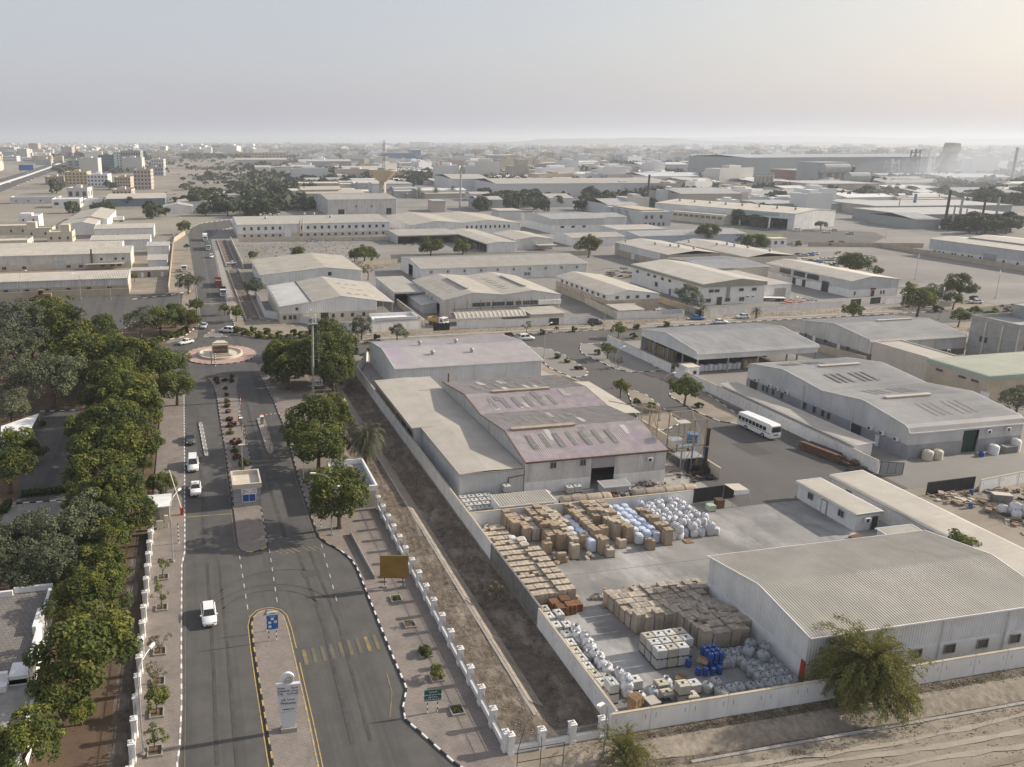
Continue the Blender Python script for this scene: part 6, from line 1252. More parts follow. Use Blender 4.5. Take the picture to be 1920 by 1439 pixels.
# thorn scrub and trees of the plain, tree belts
def scatter(k, n, x0, x1, y0, y1, rmin, rmax, lab, grp, name='acacia_tree', tall=1.0):
    for _ in range(n):
        x, y = W(vr.uniform(x0, x1), vr.uniform(y0, y1)); plant_at(k, x, y, vr.uniform(rmin, rmax), lab, 'tree', name, grp, tall)
scatter('acacia', 46, 340, 560, 305, 358, 3.5, 7, 'flat-topped thorn acacia on the sandy plain', 'acacias of the sandy plain', tall=.7)
scatter('acacia', 60, 455, 575, 345, 398, 3, 6, 'grey thorn acacia of the thicket along the plain', 'thorn thicket along the plain', tall=.6)
scatter('far', 34, 368, 530, 372, 408, 6, 8.5, 'dark dense tree of the grove beyond the north road bend', 'grove beyond the north road bend', 'tree')
scatter('far', 40, 550, 1000, 325, 352, 5, 8, 'dusty green tree in the estate behind the water tower', 'estate trees behind the water tower', 'tree')
scatter('far', 34, 900, 1160, 372, 398, 5, 8, 'green tree of the belt before the mill hall', 'tree belt before the mill hall', 'tree')
scatter('far', 22, 1130, 1250, 345, 397, 4, 7, 'green tree among sheds east of the grey shed', 'trees among the east sheds', 'tree')
scatter('far', 22, 1370, 1480, 412, 428, 5, 7, 'dark palm-like tree in front of the steelworks offices', 'trees before the steelworks offices', 'tree')
scatter('far', 26, 1600, 1900, 365, 382, 5, 9, 'hazy tree behind the flat works roofs', 'trees behind the works roofs', 'tree')
scatter('far', 16, 1780, 1915, 424, 440, 5, 7, 'dark tree along the steelworks boundary', 'trees along the steelworks boundary', 'tree')
scatter('far', 40, 100, 420, 283, 300, 7, 12, 'hazy tree in the belt below the west skyline', 'tree belt below the west skyline', 'tree')
for px, py, wp, lab in ((135,388,30,'big round dark tree by the blue-grey depot'),(200,387,26,'dark tree in front of the depot signboard'),(182,392,28,'low dark tree at the depot corner'),(285,395,40,'dark drooping tree pair by the box truck'),(310,398,20,'small dark tree east of the drooping pair'),(205,348,22,'round dark tree beside the cream block'),(105,350,34,'grey thicket below the arcaded block'),(145,290,14,'round tree by the highway junction'),(240,378,22,'dusty tree by the truck park, west'),(345,373,16,'lone dark acacia on the sand, east one'),(330,375,14,'lone dark acacia on the sand, west one')): plant('far', px, py, wp, lab, 'tree', 'tree')
# dry grass tufts and rubble on the drain banks and verges: nobody could count them
def litter(name, n, pts_fn, m, smin, smax, label=None, flat_=.5, blades=False):
    q = random.Random(len(name)*7+n); b = MB()
    for _ in range(n):
        x, y = pts_fn(q); z = ground_z(x, y); s = q.uniform(smin, smax)
        if blades:
            for _k in range(7):
                a = q.uniform(0, 6.28); l = s*q.uniform(.5,1.2); w_ = s*.10; c, d = math.cos(a), math.sin(a); ox, oy = q.gauss(0,s*.5), q.gauss(0,s*.5); b.face([(x+ox-d*w_,y+oy+c*w_,z-.02),(x+ox+d*w_,y+oy-c*w_,z-.02),(x+ox+c*l,y+oy+d*l,z+l*flat_)])
        else:
            a = q.uniform(0, 6.28); k = [(x+math.cos(a+i*1.57)*s*q.uniform(.5,1.1), y+math.sin(a+i*1.57)*s*q.uniform(.4,1)) for i in range(4)]; b.prism(k, z-.03, z+s*flat_*q.uniform(.3,1))
    return tag(b.build(name, [m]), kind='stuff')
RUB = mat('rubble_stone', (.27,.23,.18), (.17,.14,.11), .8, .95, c3=(.36,.33,.28), s3=1.5, f3=.6, rnd=False); TUFT = mat('dry_grass', (.14,.115,.068), (.09,.075,.045), .5, .95, rnd=False)
litter('rubble', 7000, lambda q: (q.uniform(26.8,37.0), q.uniform(57,178)), RUB, .03, .13)
litter('dry_grass', 2600, lambda q: (q.choice([q.gauss(35.3,.8), q.gauss(28.6,1.0)]), q.uniform(57,178)), TUFT, .10, .30, None, .6, True)
litter('rubble', 6000, lambda q: (q.uniform(32,112), q.choice([q.uniform(43,51.4), q.gauss(52.3,.4), q.uniform(54.7,56)])), RUB, .03, .13)
litter('dry_grass', 2200, lambda q: (q.uniform(36,112), q.choice([q.gauss(55.3,.35), q.gauss(55.3,.3), q.gauss(52.2,.4), q.gauss(50.4,.7)])), TUFT, .12, .34, None, .6, True)
litter('fallen_leaves', 2200, lambda q: (q.uniform(-34,-8), q.uniform(62,190)), mat('leaf_litter', (.15,.10,.06), (.10,.07,.04), .8, .95, rnd=False), .06, .22, None, .25)
litter('rubble', 1800, lambda q: (q.uniform(22,240), q.uniform(208.5,214)), RUB, .08, .3)
litter('rubble', 900, lambda q: (q.uniform(24,90), q.uniform(345,420)), RUB, .15, .7)
# clipped hedge of the car park
HEDGE = mat('hedge_leaf', (.035,.06,.018), (.06,.085,.025), 1.5, .8)
for pts, lab in (([(40,932),(130,922)],'clipped low hedge along south kerb of the parking lane'),([(5,965),(18,945)],'short clipped hedge at the parking corner'),([(75,800),(85,797)],'small clipped hedge tip by the white carport')):
    q = WP(pts); t = thing('hedge', lab, 'hedge', (q[0][0], q[0][1], 0)); V, F = [], []; r_ = random.Random(4)
    L = math.hypot(q[1][0]-q[0][0], q[1][1]-q[0][1]); dx, dy = (q[1][0]-q[0][0])/L, (q[1][1]-q[0][1])/L
    for _ in range(int(L*170)):
        u, v_, z = r_.uniform(0, L), r_.uniform(-.6,.6), r_.uniform(.1,.9); leafcard(V, F, Vector((dx*u-dy*v_, dy*u+dx*v_, z)), (sph(r_)+Vector((0,0,.6))).normalized(), .28, r_)
    me = bpy.data.meshes.new('foliage'); me.from_pydata(V, [], F); me.materials.append(HEDGE); inst('foliage', me, t)
# ================================================================== VEHICLES  (built nose along +x)
TYRE = mat('tyre_rubber', (.025,.025,.026), None, 3, .8); RIM = mat('rim_alloy', (.42,.42,.43), None, 2, .35, metal=.6); CARGL = mat('car_glass', (.018,.02,.023), (.025,.028,.03), 1, .08, spec=.7)
LAMPC = mat('headlight_glass', (.60,.60,.58), None, 2, .15, spec=.7); LAMPR = mat('tail_light', (.35,.02,.02), None, 2, .25); PLATE = mat('number_plate', (.60,.36,.05), None, 2, .6)
def paint(nm, c): return mat(nm, c, tuple(x*.94 for x in c), .8, .28, spec=.5)
CP = {'white': paint('car_white', (.72,.72,.71)), 'silver': paint('car_silver', (.45,.46,.47)), 'dark': paint('car_charcoal', (.075,.078,.082)), 'blue': paint('car_blue', (.06,.19,.40)), 'red': paint('car_red', (.30,.035,.03)), 'black': paint('car_black', (.03,.03,.033)), 'teal': paint('car_teal', (.22,.38,.42)), 'orange': paint('car_orange', (.55,.10,.03))}
VM = {}
def wheel_meshes(r_, wd):
    k = ('wh', r_, wd)
    if k not in VM:
        b = MB(); b.lathe([(r_*.62,-wd/2),(r_*.93,-wd/2),(r_,-wd*.3),(r_,wd*.3),(r_*.93,wd/2),(r_*.62,wd/2)], 16); b.v = [(x, z, y) for x, y, z in b.v]; t = b.mesh('tyre', [TYRE], True)
        b = MB(); b.cyl(0,0,-wd*.42,wd*.42,r_*.62,12); b.v = [(x, z, y) for x, y, z in b.v]; b.f.append(tuple(range(12))); b.m.append(0); VM[k] = (t, b.mesh('rim', [RIM]))
    return VM[k]
def add_wheels(t, xs, hw, r_, wd=.22):
    ty, ri = wheel_meshes(r_, wd)
    for x in xs:
        for s in (-1, 1): w_ = inst('wheel', ty, t, (x, s*(hw-wd*.5), r_)); inst('rim', ri, w_)
def loft(b, st, mi=0):
    """Stations (x, zb, zs, zt, hw_bottom, hw_shoulder, hw_top): a rounded eight-sided body shell."""
    base = len(b.v)
    for x, zb, zs, zt, hb, hs, ht in st:
        b.v += [(x,-hb,zb),(x,-hs,lerp(zb,zs,.55)),(x,-hs*.985,zs),(x,-ht,zt),(x,ht,zt),(x,hs*.985,zs),(x,hs,lerp(zb,zs,.55)),(x,hb,zb)]
    n = 8
    for i in range(len(st)-1):
        for j in range(n): k = (j+1) % n; b.f.append((base+i*n+j, base+(i+1)*n+j, base+(i+1)*n+k, base+i*n+k)); b.m.append(mi)
    b.f.append(tuple(base+j for j in range(n))); b.m.append(mi); e = base+(len(st)-1)*n; b.f.append(tuple(e+n-1-j for j in range(n))); b.m.append(mi)
SPEC = {  # length, width, height, bonnet x, windscreen foot/top, roof end, rear foot, belt z, wheel radius, wheel x
 'sedan': (4.55,1.76,1.46,.93,(.80,.25),(-1.05,-1.75),.90,.32,(1.38,-1.28)), 'hatch': (4.15,1.72,1.52,.95,(.98,.42),(-1.35,-1.92),.93,.31,(1.28,-1.25)), 'suv': (4.65,1.88,1.76,1.06,(.95,.42),(-1.75,-2.20),1.05,.37,(1.42,-1.32)), 'minivan': (5.0,1.90,1.90,1.05,(1.30,.62),(-2.15,-2.42),1.06,.34,(1.58,-1.50))}
def car(style, colour, label, x, y, rz, group=None, cat='car', name='car', taxi=False):
    L, wd, H, bon, (wf, wt), (re, rf), belt, wr, wx = SPEC[style]; hw = wd/2; m = CP[colour]
    t = thing(name, label, cat, (x, y, .03), rz, group); k = (style, colour)
    if k not in VM:
        b = MB(); f, r_ = L/2, -L/2
        loft(b, [(r_,.42,.72,.80,hw*.72,hw*.80,hw*.68),(r_+.12,.30,.80,belt-.06,hw*.84,hw*.93,hw*.78),(rf+.1,.24,.86,belt+.01,hw*.92,hw*.99,hw*.84),(-.3,.22,.86,belt,hw*.94,hw,hw*.86),(wf,.22,.84,belt,hw*.94,hw,hw*.86),(wf+(f-wf)*.55,.24,.76,bon-.06,hw*.92,hw*.98,hw*.80),(f-.14,.28,.62,.76,hw*.84,hw*.90,hw*.70),(f,.36,.52,.60,hw*.70,hw*.76,hw*.60)])
        body = b.mesh('body', [m], True); parts = []
        zb, zt = belt-.01, H; hb, ht = hw*.87, hw*.69
        def quad(p): return [Vector(q) for q in p]
        fr = quad([(wf,-hb,zb),(wf,hb,zb),(wt,ht,zt-.04),(wt,-ht,zt-.04)]); rr2 = quad([(rf,hb,zb),(rf,-hb,zb),(re,-ht,zt-.05),(re,ht,zt-.05)])
        def inset(q, d=.07): c = sum(q, Vector())/4; return [c+(p-c)*(1-d) for p in q]
        cab = MB(); cab.face(fr); cab.face(rr2); ls = quad([(rf,-hb,zb),(wf,-hb,zb),(wt,-ht,zt-.04),(re,-ht,zt-.05)]); rs = [Vector((p.x,-p.y,p.z)) for p in ls][::-1]; cab.face(ls); cab.face(rs)
        cab.face([(wt,-ht,zt-.04),(wt,ht,zt-.04),(lerp(wt,re,.25),ht*.97,zt),(lerp(wt,re,.25),-ht*.97,zt)]); cab.face([(lerp(wt,re,.25),-ht*.97,zt),(lerp(wt,re,.25),ht*.97,zt),(lerp(wt,re,.8),ht*.97,zt),(lerp(wt,re,.8),-ht*.97,zt)]); cab.face([(lerp(wt,re,.8),-ht*.97,zt),(lerp(wt,re,.8),ht*.97,zt),(re,ht,zt-.05),(re,-ht,zt-.05)])
        for s in (-1, 1): cab.face([(wt,s*ht,zt-.04),(lerp(wt,re,.25),s*ht*.97,zt),(lerp(wt,re,.8),s*ht*.97,zt),(re,s*ht,zt-.05)])
        parts.append(('cabin', cab.mesh('cabin', [m])))
        def pane(nm, q, d): g = MB(); c = sum(q, Vector())/4; n = (q[1]-q[0]).cross(q[2]-q[0]).normalized(); n = n if n.dot(c-Vector((c.x*.7,0,.8))) > 0 else -n; g.face([p+n*.012 for p in inset(q, d)]); parts.append((nm, g.mesh(nm, [CARGL])))
        pane('windscreen', fr, .07); pane('rear_window', rr2, .12)
        for q in (ls, rs):
            a, c_, d_, e_ = (q[0], q[1], q[2], q[3]) if q is ls else (q[3], q[2], q[1], q[0]); mid = .5
            q1 = [a.lerp(c_, .03), a.lerp(c_, mid), e_.lerp(d_, mid), e_.lerp(d_, .03)]; q2 = [a.lerp(c_, mid+.03), c_, d_, e_.lerp(d_, mid+.03)]
            pane('side_window', q1, .1); pane('side_window', q2, .1)
        for s in (-1, 1):
            g = MB(); g.box(f-.26, s*hw*.70-.17, .62, f-.02, s*hw*.70+.17, .75); parts.append(('headlight', g.mesh('headlight', [LAMPC]))); g = MB(); g.box(r_-.005, s*hw*.66-.16, .74, r_+.12, s*hw*.66+.16, .92); parts.append(('tail_light', g.mesh('tail_light', [LAMPR])))
            g = MB(); g.box(wf-.22, s*(hw+.08)-.09, belt-.02, wf-.06, s*(hw+.08)+.09, belt+.13, 0, True); parts.append(('mirror', g.mesh('mirror', [m])))
        g = MB(); g.box(f-.10,-hw*.5,.40,f+.012,hw*.5,.56); parts.append(('grille', g.mesh('grille', [DARKIN]))); g = MB(); g.box(f-.02,-.26,.42,f+.03,.26,.53); parts.append(('number_plate', g.mesh('number_plate', [PLATE])))
        VM[k] = (body, parts)
    body, parts = VM[k]; inst('body', body, t)
    for nm, me in parts: inst(nm, me, t)
    add_wheels(t, wx, hw-.02, wr)
    if taxi: b = MB(); b.box(-.12,-.28,H,.12,.28,H+.16); b.build('roof_sign', [WHITE], t); b = MB(); b.box(.3,-hw-.012,.45,1.9,hw+.012,.72); b.build('door_stripe', [CP['orange']], t)
    return t
DN, UP, EA, WE = R(-90), R(90), 0.0, R(180)
car('hatch', 'white', 'white hatchback driving toward the camera beside the welcome island', .15, 82.6, R(-88)); car('sedan', 'white', 'white saloon taxi with roof sign and orange stripe waiting at the gate cabin', -.9, 117.4, DN, taxi=True); car('minivan', 'white', 'white people carrier queuing behind the taxi', -1.2, 127.2, DN); car('sedan', 'dark', 'charcoal saloon last in the queue beside the lane divider', -1.5, 139.2, DN)
car('sedan', 'white', 'white saloon entering the roundabout from the lorry park side', -2.2, 212.3, R(215)); car('sedan', 'silver', 'silver saloon coming down the north road', 3.1, 230.5, R(-100)); car('suv', 'white', 'white estate car leaving the roundabout northward', 9.6, 223.5, R(150))
car('suv', 'white', 'white off-road car on the east road behind the lilac hall', 90.8, 197.3, EA); car('suv', 'dark', 'dark off-road car parked by the lettered wall gate', 119.6, 211.4, R(-30)); car('sedan', 'blue', 'bright blue saloon at the mouth of beige dormitory yard', 153.5, 210.2, R(-20)); car('sedan', 'white', 'white saloon on the east road beyond the open shed', 168.5, 209.0, WE); car('sedan', 'white', 'white car half hidden behind the open shed ridge', 157.0, 204.0, EA)
car('sedan', 'white', 'white saloon turning into the drain crossing by parked trucks', 18.2, 352.0, R(185)); car('sedan', 'white', 'white saloon parked at edge of gravel lot', 262.0, 213.0, R(165)); car('sedan', 'white', 'white saloon parked by the north road wall', -7.8, 459.0, EA); car('suv', 'white', 'white pickup-like car behind green-covered truck', 10.0, 374.0, DN)
car('suv', 'white', 'white car parked in the dormitory front yard', 146.5, 219.5, EA)
pc = ['dark','silver','blue','white','white','dark','blue','white','silver','white','dark','white','blue','white','silver','white']
for i, (px, py) in enumerate(((1494,477),(1506,478),(1518,477),(1526,475),(1506,487),(1518,489),(1526,491),(1540,486),(1555,486),(1565,485),(1577,483),(1548,495),(1535,493),(1557,497),(1537,499),(1572,493))):
    x, y = W(px, py+3); car('sedan', pc[i], pc[i].replace('dark','dark grey')+' saloon in gravel lot, '+('row by the pale back wall' if i < 4 else 'row behind the cream hall' if i < 11 else 'row by the dark-windowed workshop')+', '+['first','second','third','fourth','first','second','third','fourth','fifth','sixth','seventh','first','second','third','fourth','fifth'][i]+' from the west', x, y, R(170), 'cars parked in the gravel lot')
for px, py, c_, lab in ((1493,434,'white','white van at the steelworks office door'),(1550,437,'white','white saloon by the steelworks entrance canopy'),(1563,434,'silver','silver off-road car beside entrance canopy'),(1594,440,'teal','pale teal saloon before the steelworks bays'),(1479,460,'silver','silver saloon on the steelworks drive by guard hut'),(1358,432,'white','white car on the steelworks drive by lawn'),(1110,470,'red','dark red car under the tree by scrap pipes')):
    x, y = W(px, py); car('minivan' if 'van' in lab else 'sedan', c_, lab, x, y, R(170))
def bus(label, x, y, rz, L=9.0):
    t = thing('bus', label, 'bus', (x, y, .03), rz); wd, H = 2.4, 3.0; hw = wd/2; f = L/2
    b = MB(); loft(b, [(-f,.55,1.6,2.5,hw*.86,hw*.92,hw*.8),(-f+.2,.45,1.9,H-.1,hw*.96,hw,hw*.86),(0,.42,2.1,H,hw*.97,hw,hw*.88),(f-.5,.42,2.1,H,hw*.97,hw,hw*.88),(f-.12,.45,1.9,H-.2,hw*.95,hw*.99,hw*.84),(f,.5,1.4,1.6,hw*.9,hw*.95,hw*.85)]); b.build('body', [CP['white']], t, False)
    n = 8
    for s in (-1, 1):
        for i in range(n): g = MB(); x0 = -f+.35+i*(L-1.5)/n; g.box(x0, s*hw*1.0-.012, 1.55, x0+(L-1.5)/n-.14, s*hw*1.0+.012, 2.3); g.build('side_window', [CARGL], t)
        g = MB(); g.box(-f+.15, s*hw-.014, 1.25, f-.2, s*hw+.014, 1.37); g.build('blue_stripe', [BLUE2], t); g = MB(); g.box(f-.06, s*.85-.2, .75, f+.02, s*.85+.2, .95); g.build('headlight', [LAMPC], t)
        g = MB(); g.bar((f-.1, s*1.15, 2.4), (f+.25, s*1.35, 2.0), .04, 4); g.build('mirror', [DARKIN], t)
    g = MB(); g.face([(f+.005,-hw*.86,1.62),(f+.005,hw*.86,1.62),(f-.1,hw*.8,2.62),(f-.1,-hw*.8,2.62)]); g.v = [(a+.03, c, d) for a, c, d in g.v]; g.build('windscreen', [CARGL], t); g = MB(); g.box(f-.02,-.5,.95,f+.02,.5,1.15); g.build('grille', [DARKIN], t); g = MB(); g.box(f,-.28,.55,f+.03,.28,.68); g.build('number_plate', [PLATE], t)
    g = MB(); g.box(f-1.25,hw-.01,.5,f-.45,hw+.015,2.3); g.build('door', [CARGL], t)
    add_wheels(t, (f-2.0, -f+2.4), hw, .48, .28); return t
bus('white old coach bus with blue waistline parked by the white compound wall', 104.6, 121.8, R(-86), 8.6)
def truck(label, x, y, rz, cab_m, kind_, load_m, L=8.5, name='truck'):
    t = thing(name, label, 'truck', (x, y, .03), rz); f = L/2; hw = 1.22
    b = MB(); loft(b, [(f-1.9,.6,2.0,2.75,hw*.95,hw,hw*.9),(f-.3,.55,1.9,2.75,hw*.97,hw,hw*.88),(f,.5,1.5,1.75,hw*.95,hw*.98,hw*.9)]); b.build('cab', [cab_m], t)
    g = MB(); g.face([(f+.01,-hw*.84,1.72),(f+.01,hw*.84,1.72),(f-.27,hw*.8,2.6),(f-.27,-hw*.8,2.6)]); g.v = [(a+.03,c,d) for a, c, d in g.v]; g.build('windscreen', [CARGL], t)
    for s in (-1, 1): g = MB(); g.box(f-1.3,s*hw-.01,1.6,f-.5,s*hw+.012,2.3); g.build('side_window', [CARGL], t); g = MB(); g.box(f-.04,s*.85-.2,.7,f+.03,s*.85+.2,.95); g.build('headlight', [LAMPC], t)
    g = MB(); g.box(f-.03,-.6,1.0,f+.03,.6,1.4); g.build('grille', [DARKIN], t); b = MB(); b.box(-f,-.5,.55,f-1.5,.5,.95,0,True); b.build('chassis', [DARKIN], t)
    b = MB()
    if kind_ == 'box': b.box(-f,-hw,1.0,f-2.1,hw,3.4,0,True)
    elif kind_ == 'tarp': b.box(-f,-hw,1.0,f-2.1,hw,1.9,0,True); b.lathe([(.01,0)],4); b.prism([(-hw,1.9),(hw,1.9),(hw*.9,3.2),(0,3.45),(-hw*.9,3.2)], -f, f-2.1); n = len(b.v)-10; b.v[n:] = [(z, x, y) for x, y, z in b.v[n:]]
    elif kind_ == 'tipper':
        b.box(-f,-hw,1.0,f-2.2,hw,1.15,0,True)
        for s in (-1, 1): b.box(-f,s*hw-.06,1.15,f-2.2,s*hw+.06,2.2)
        b.box(f-2.3,-hw,1.15,f-2.2,hw,2.5); b.box(-f,-hw,1.15,-f+.1,hw,2.2); b.box(-f+.1,-hw+.06,1.5,f-2.3,hw-.06,1.7)
    else: b.box(-f,-hw,1.0,f-2.1,hw,1.2,0,True)
    b.build('load_bed', [load_m], t); add_wheels(t, (f-1.3, -f+1.1, -f+2.3), hw, .5, .3); return t
GRNT = mat('green_tarpaulin', (.05,.12,.09), None, .6, .8)
truck('white box truck first in the line parked on the north road', 8.8, 442, DN, CP['white'], 'box', CP['white'], 11); truck('white lorry with green tarpaulin load, second in the parked line', 9.3, 405, DN, CP['white'], 'tarp', GRNT, 14); truck('white flatbed lorry under trees by the lorry park wall', -2.6, 338, DN, CP['white'], 'flat', RUST, 9)
truck('red-cab lorry parked behind white tipper beside storm drain', 10.2, 300, DN, CP['red'], 'tipper', RUST, 11); truck('white-cab tipper lorry nearest the roundabout beside storm drain', 11.0, 280.5, DN, CP['white'], 'tipper', DARKIN, 10)
truck('white box truck in the yard of the tan twin sheds', *W(220,416), R(170), CP['white'], 'box', CP['white'], 9); truck('white lorry with long bed in white workshop yard', 196.5, 231.5, R(160), CP['white'], 'flat', WHITE, 10); truck('white and orange lorry beside the grey-fronted workshop end', 252.5, 243, UP, CP['white'], 'flat', CP['orange'], 9); truck('small white pickup lorry with yellow load by the party wall gate', 72.2, 219.5, R(-60), CP['white'], 'tipper', YELP, 6.5)
for i, (px, py, rz, lab, m_) in enumerate(((462,330,0,'blue-cab truck parked on sand, west of the plain','blue'),(330,328,0,'lorry with dark trailer on the sand','white'),(345,350,0,'white truck tractor on the sandy plain','white'),(320,365,0,'long red trailer lorry on the sand','red'),(285,374,0,'dark red truck by the arcade house','red'),(385,332,0,'dark small truck alone on the sand','dark'))): truck(lab, *W(px, py), R(180+i*7), CP[m_], 'flat' if i % 2 else 'box', CP['white'] if i else CP['blue'], 12)
# moving cars on the highway, a few pixels each
hc = random.Random(8)
for i in range(16):
    a = hc.random(); px, py = lerp(8, 118, a), lerp(352, 306, a)+hc.choice([-8, -4, 5, 8]); x, y = W(px, py)
    t = inst('car_body', VM[('sedan','white')][0], None, (x, y, .1), R(100), 1.3); tag(t, 'tiny white car moving on the distant highway', 'car', 'cars on the highway'); t.name = 'car'
# wheel loader on the lorry park
t = thing('wheel_loader', 'ochre wheel loader with cab parked before the lorry-park wall', 'loader', (-51.5,284.0,.03), R(180)); OCH = mat('ochre_machine', (.30,.19,.07), (.22,.14,.06), 1, .6)
b = MB(); b.box(-3.6,-1.1,1.1,-.4,1.1,2.3,0,True); b.box(-.4,-.8,.9,1.6,.8,1.6,0,True); b.build('body', [OCH], t); b = MB(); b.box(-.9,-.8,2.0,.6,.8,3.5); b.build('cab', [CARGL], t); b = MB(); b.box(-1,-.9,3.5,.7,.9,3.65,0,True); b.build('roof', [OCH], t)
for s in (-.7,.7): b = MB(); b.bar((1.0,s,1.6),(3.0,s,.7),.18,5); b.build('lift_arm', [OCH], t)
b = MB(); b.prism([(2.8,.15),(3.9,.2),(3.2,1.2),(2.8,1.0)], -1.4, 1.4, bottom=True); b.v = [(x, z, y) for x, y, z in b.v]; b.build('bucket', [RUST], t); add_wheels(t, (1.3,-2.3), 1.15, .85, .55)
# ================================================================== STREET FURNITURE AND SIGNS
def lamp(label, x, y, h, rz, group='street lamps', arm=2.2):
    t = thing('street_lamp', label, 'street lamp', (x, y, .1), rz); b = MB(); b.bar((0,0,0),(0,0,h*.86),.085,8,.06); b.build('pole', [STEEL], t); b = MB(); b.box(-.2,-.2,0,.2,.2,.25); b.build('base', [CEM], t)
    pts = [(0,0,h*.86)]+[(arm*(1-math.cos(a)), 0, h*.86+h*.14*math.sin(a)) for a in (R(25),R(50),R(75),R(90))]
    b = MB(); b.tube(pts, .05, 6); b.build('arm', [STEEL], t); b = MB(); e = pts[-1]; b.prism([(e[0]-.1,-.12),(e[0]+.55,-.15),(e[0]+.75,0),(e[0]+.55,.15),(e[0]-.1,.12)], h-.02, h+.14, bottom=True); b.build('lamp_head', [WHITE], t); return t
lamp('tall street lamp on the pavement by the round gatehouse tree', 17.7, 99.0, 9.4, R(170)); lamp('street lamp leaning over avenue beside the gate cabin', -4.1, 96.2, 9.2, R(60)); lamp('street lamp at the fence by saplings, tallest in view', -6.3, 62.5, 9.6, R(60)); lamp('lamp post on the kerbed island behind the white off-road car', 87.5, 178.9, 8.8, R(30)); lamp('lamp post standing in the yard road by kerbed island', 92.0, 152.6, 9.2, R(20)); lamp('lamp post above the process frame on yard road island', 89.9, 131.3, 9.6, R(10)); lamp('lamp post with white globe-like head at the drain corner', 34.2, 53.4, 6.2, R(200), arm=.7)
for px, py, lab in ((208,562,'slim lamp post in lorry park before the grey shed'),(41,560,'slim lamp post at west of lorry park wall'),(152,562,'lamp post in the middle of the lorry park wall'),(336,570,'lamp post at lorry park kerb by north road'),(333,440,'lamp post on the north road verge'),(294,552,'lamp post before the courtyard wall'),(1690,605,'lamp post at corner verge junction'),(1760,600,'lamp post on east road bend'),(1866,560,'tall thin lamp post in the gravel lot, east'),(1715,525,'tall thin lamp post in the gravel lot, west'),(1132,618,'lamp post on verge beside street tree'),(1437,448,'lamp post on steelworks lawn'),(1660,448,'lamp post before the steelworks bays'),(1512,455,'lamp post by steelworks guard hut')):
    x, y = W(px, py); lamp(lab, x, y, 9.5, R(vr.choice([40,140,220])))
def text(t, s, size, m, loc, rot=(R(90),0,0), align='CENTER', name='lettering'):
    cu = bpy.data.curves.new(name, 'FONT'); cu.body = s; cu.size = size; cu.align_x = align; cu.extrude = .004; cu.resolution_u = 2; cu.materials.append(m); cu.offset = size*.008
    tmp = bpy.data.objects.new('lettering_curve', cu); COL.objects.link(tmp); bpy.context.view_layer.update()
    me = bpy.data.meshes.new_from_object(tmp.evaluated_get(bpy.context.evaluated_depsgraph_get())); bpy.data.objects.remove(tmp); bpy.data.curves.remove(cu)
    if not me.materials: me.materials.append(m)
    o = bpy.data.objects.new(name, me); COL.objects.link(o); o.parent = t; o.location = loc; o.rotation_euler = rot; return o
AR = {'ا':(0xFE8D,0xFE8E),'ب':(0xFE8F,0xFE90,0xFE91,0xFE92),'ة':(0xFE93,0xFE94),'ح':(0xFEA1,0xFEA2,0xFEA3,0xFEA4),'د':(0xFEA9,0xFEAA),'ر':(0xFEAD,0xFEAE),'ص':(0xFEB9,0xFEBA,0xFEBB,0xFEBC),'ع':(0xFEC9,0xFECA,0xFECB,0xFECC),'ك':(0xFED9,0xFEDA,0xFEDB,0xFEDC),'ل':(0xFEDD,0xFEDE,0xFEDF,0xFEE0),'م':(0xFEE1,0xFEE2,0xFEE3,0xFEE4),'ن':(0xFEE5,0xFEE6,0xFEE7,0xFEE8),'ي':(0xFEF1,0xFEF2,0xFEF3,0xFEF4)}
def arabic(s):
    out = []
    for w_ in s.split(' '):
        r_ = []
        for i, ch in enumerate(w_):
            pj = i > 0 and len(AR[w_[i-1]]) == 4; nj = i < len(w_)-1 and len(AR[ch]) == 4
            r_.append(chr(AR[ch][(3 if nj else 1) if pj else (2 if nj else 0)]))
        out.append(''.join(r_[::-1]))
    return ' '.join(out[::-1])
# welcome totem on the island
t = thing('welcome_totem', 'white tapering welcome totem with round emblem on the median island', 'sign', (7.0,62.9,.135), R(-3)); b = MB(); b.box(-.75,-.4,0,.75,.4,.42); b.build('base', [CEM], t)
def wdt(z): return lerp(.62, 1.12, (z-.42)/4.6)
TW = mat('totem_white', (.58,.59,.60), (.52,.53,.545), .5, .5)
for (za, zb, m_) in ((.42,2.1,TW),(2.13,2.75,TW),(2.78,3.85,TW),(3.88,5.05,TW)):
    b = MB(); b.prism([(-wdt(za),za),(wdt(za),za),(wdt(zb),zb),(-wdt(zb),zb)], -.18, .18, bottom=True); b.v = [(x, z, y) for x, y, z in b.v]; b.build('panel', [m_], t)
b = MB(); b.lathe([(.62,-.12),(.62,.12)], 24); b.f.append(tuple(range(24))); b.m.append(0); b.v = [(x, z, y+5.62) for x, y, z in b.v]; b.build('emblem', [WHITE], t)
b = MB()
for rr_, a0, a1 in ((.45,200,470),(.3,180,430),(.16,0,330)):
    p = [(rr_*math.cos(R(a)), -.15, 5.62+rr_*math.sin(R(a))) for a in range(a0, a1, 20)]; b.tube(p, .035, 4)
b.build('emblem_swirl', [STEEL], t)
text(t, 'Sohar\nIndustrial\nCity', .30, BLACK, (-.95,-.2,4.62), align='LEFT'); text(t, arabic('مدينة')+'\n'+arabic('صحار')+'\n'+arabic('الصناعية'), .30, BLACK, (.95,-.2,4.62), align='RIGHT')
text(t, arabic('مرحبا بكم'), .34, BLACK, (0,-.2,3.38)); text(t, 'Welcome', .36, BLACK, (0,-.2,2.95)); text(t, 'madayn.om', .24, BLACK, (0,-.2,2.35))
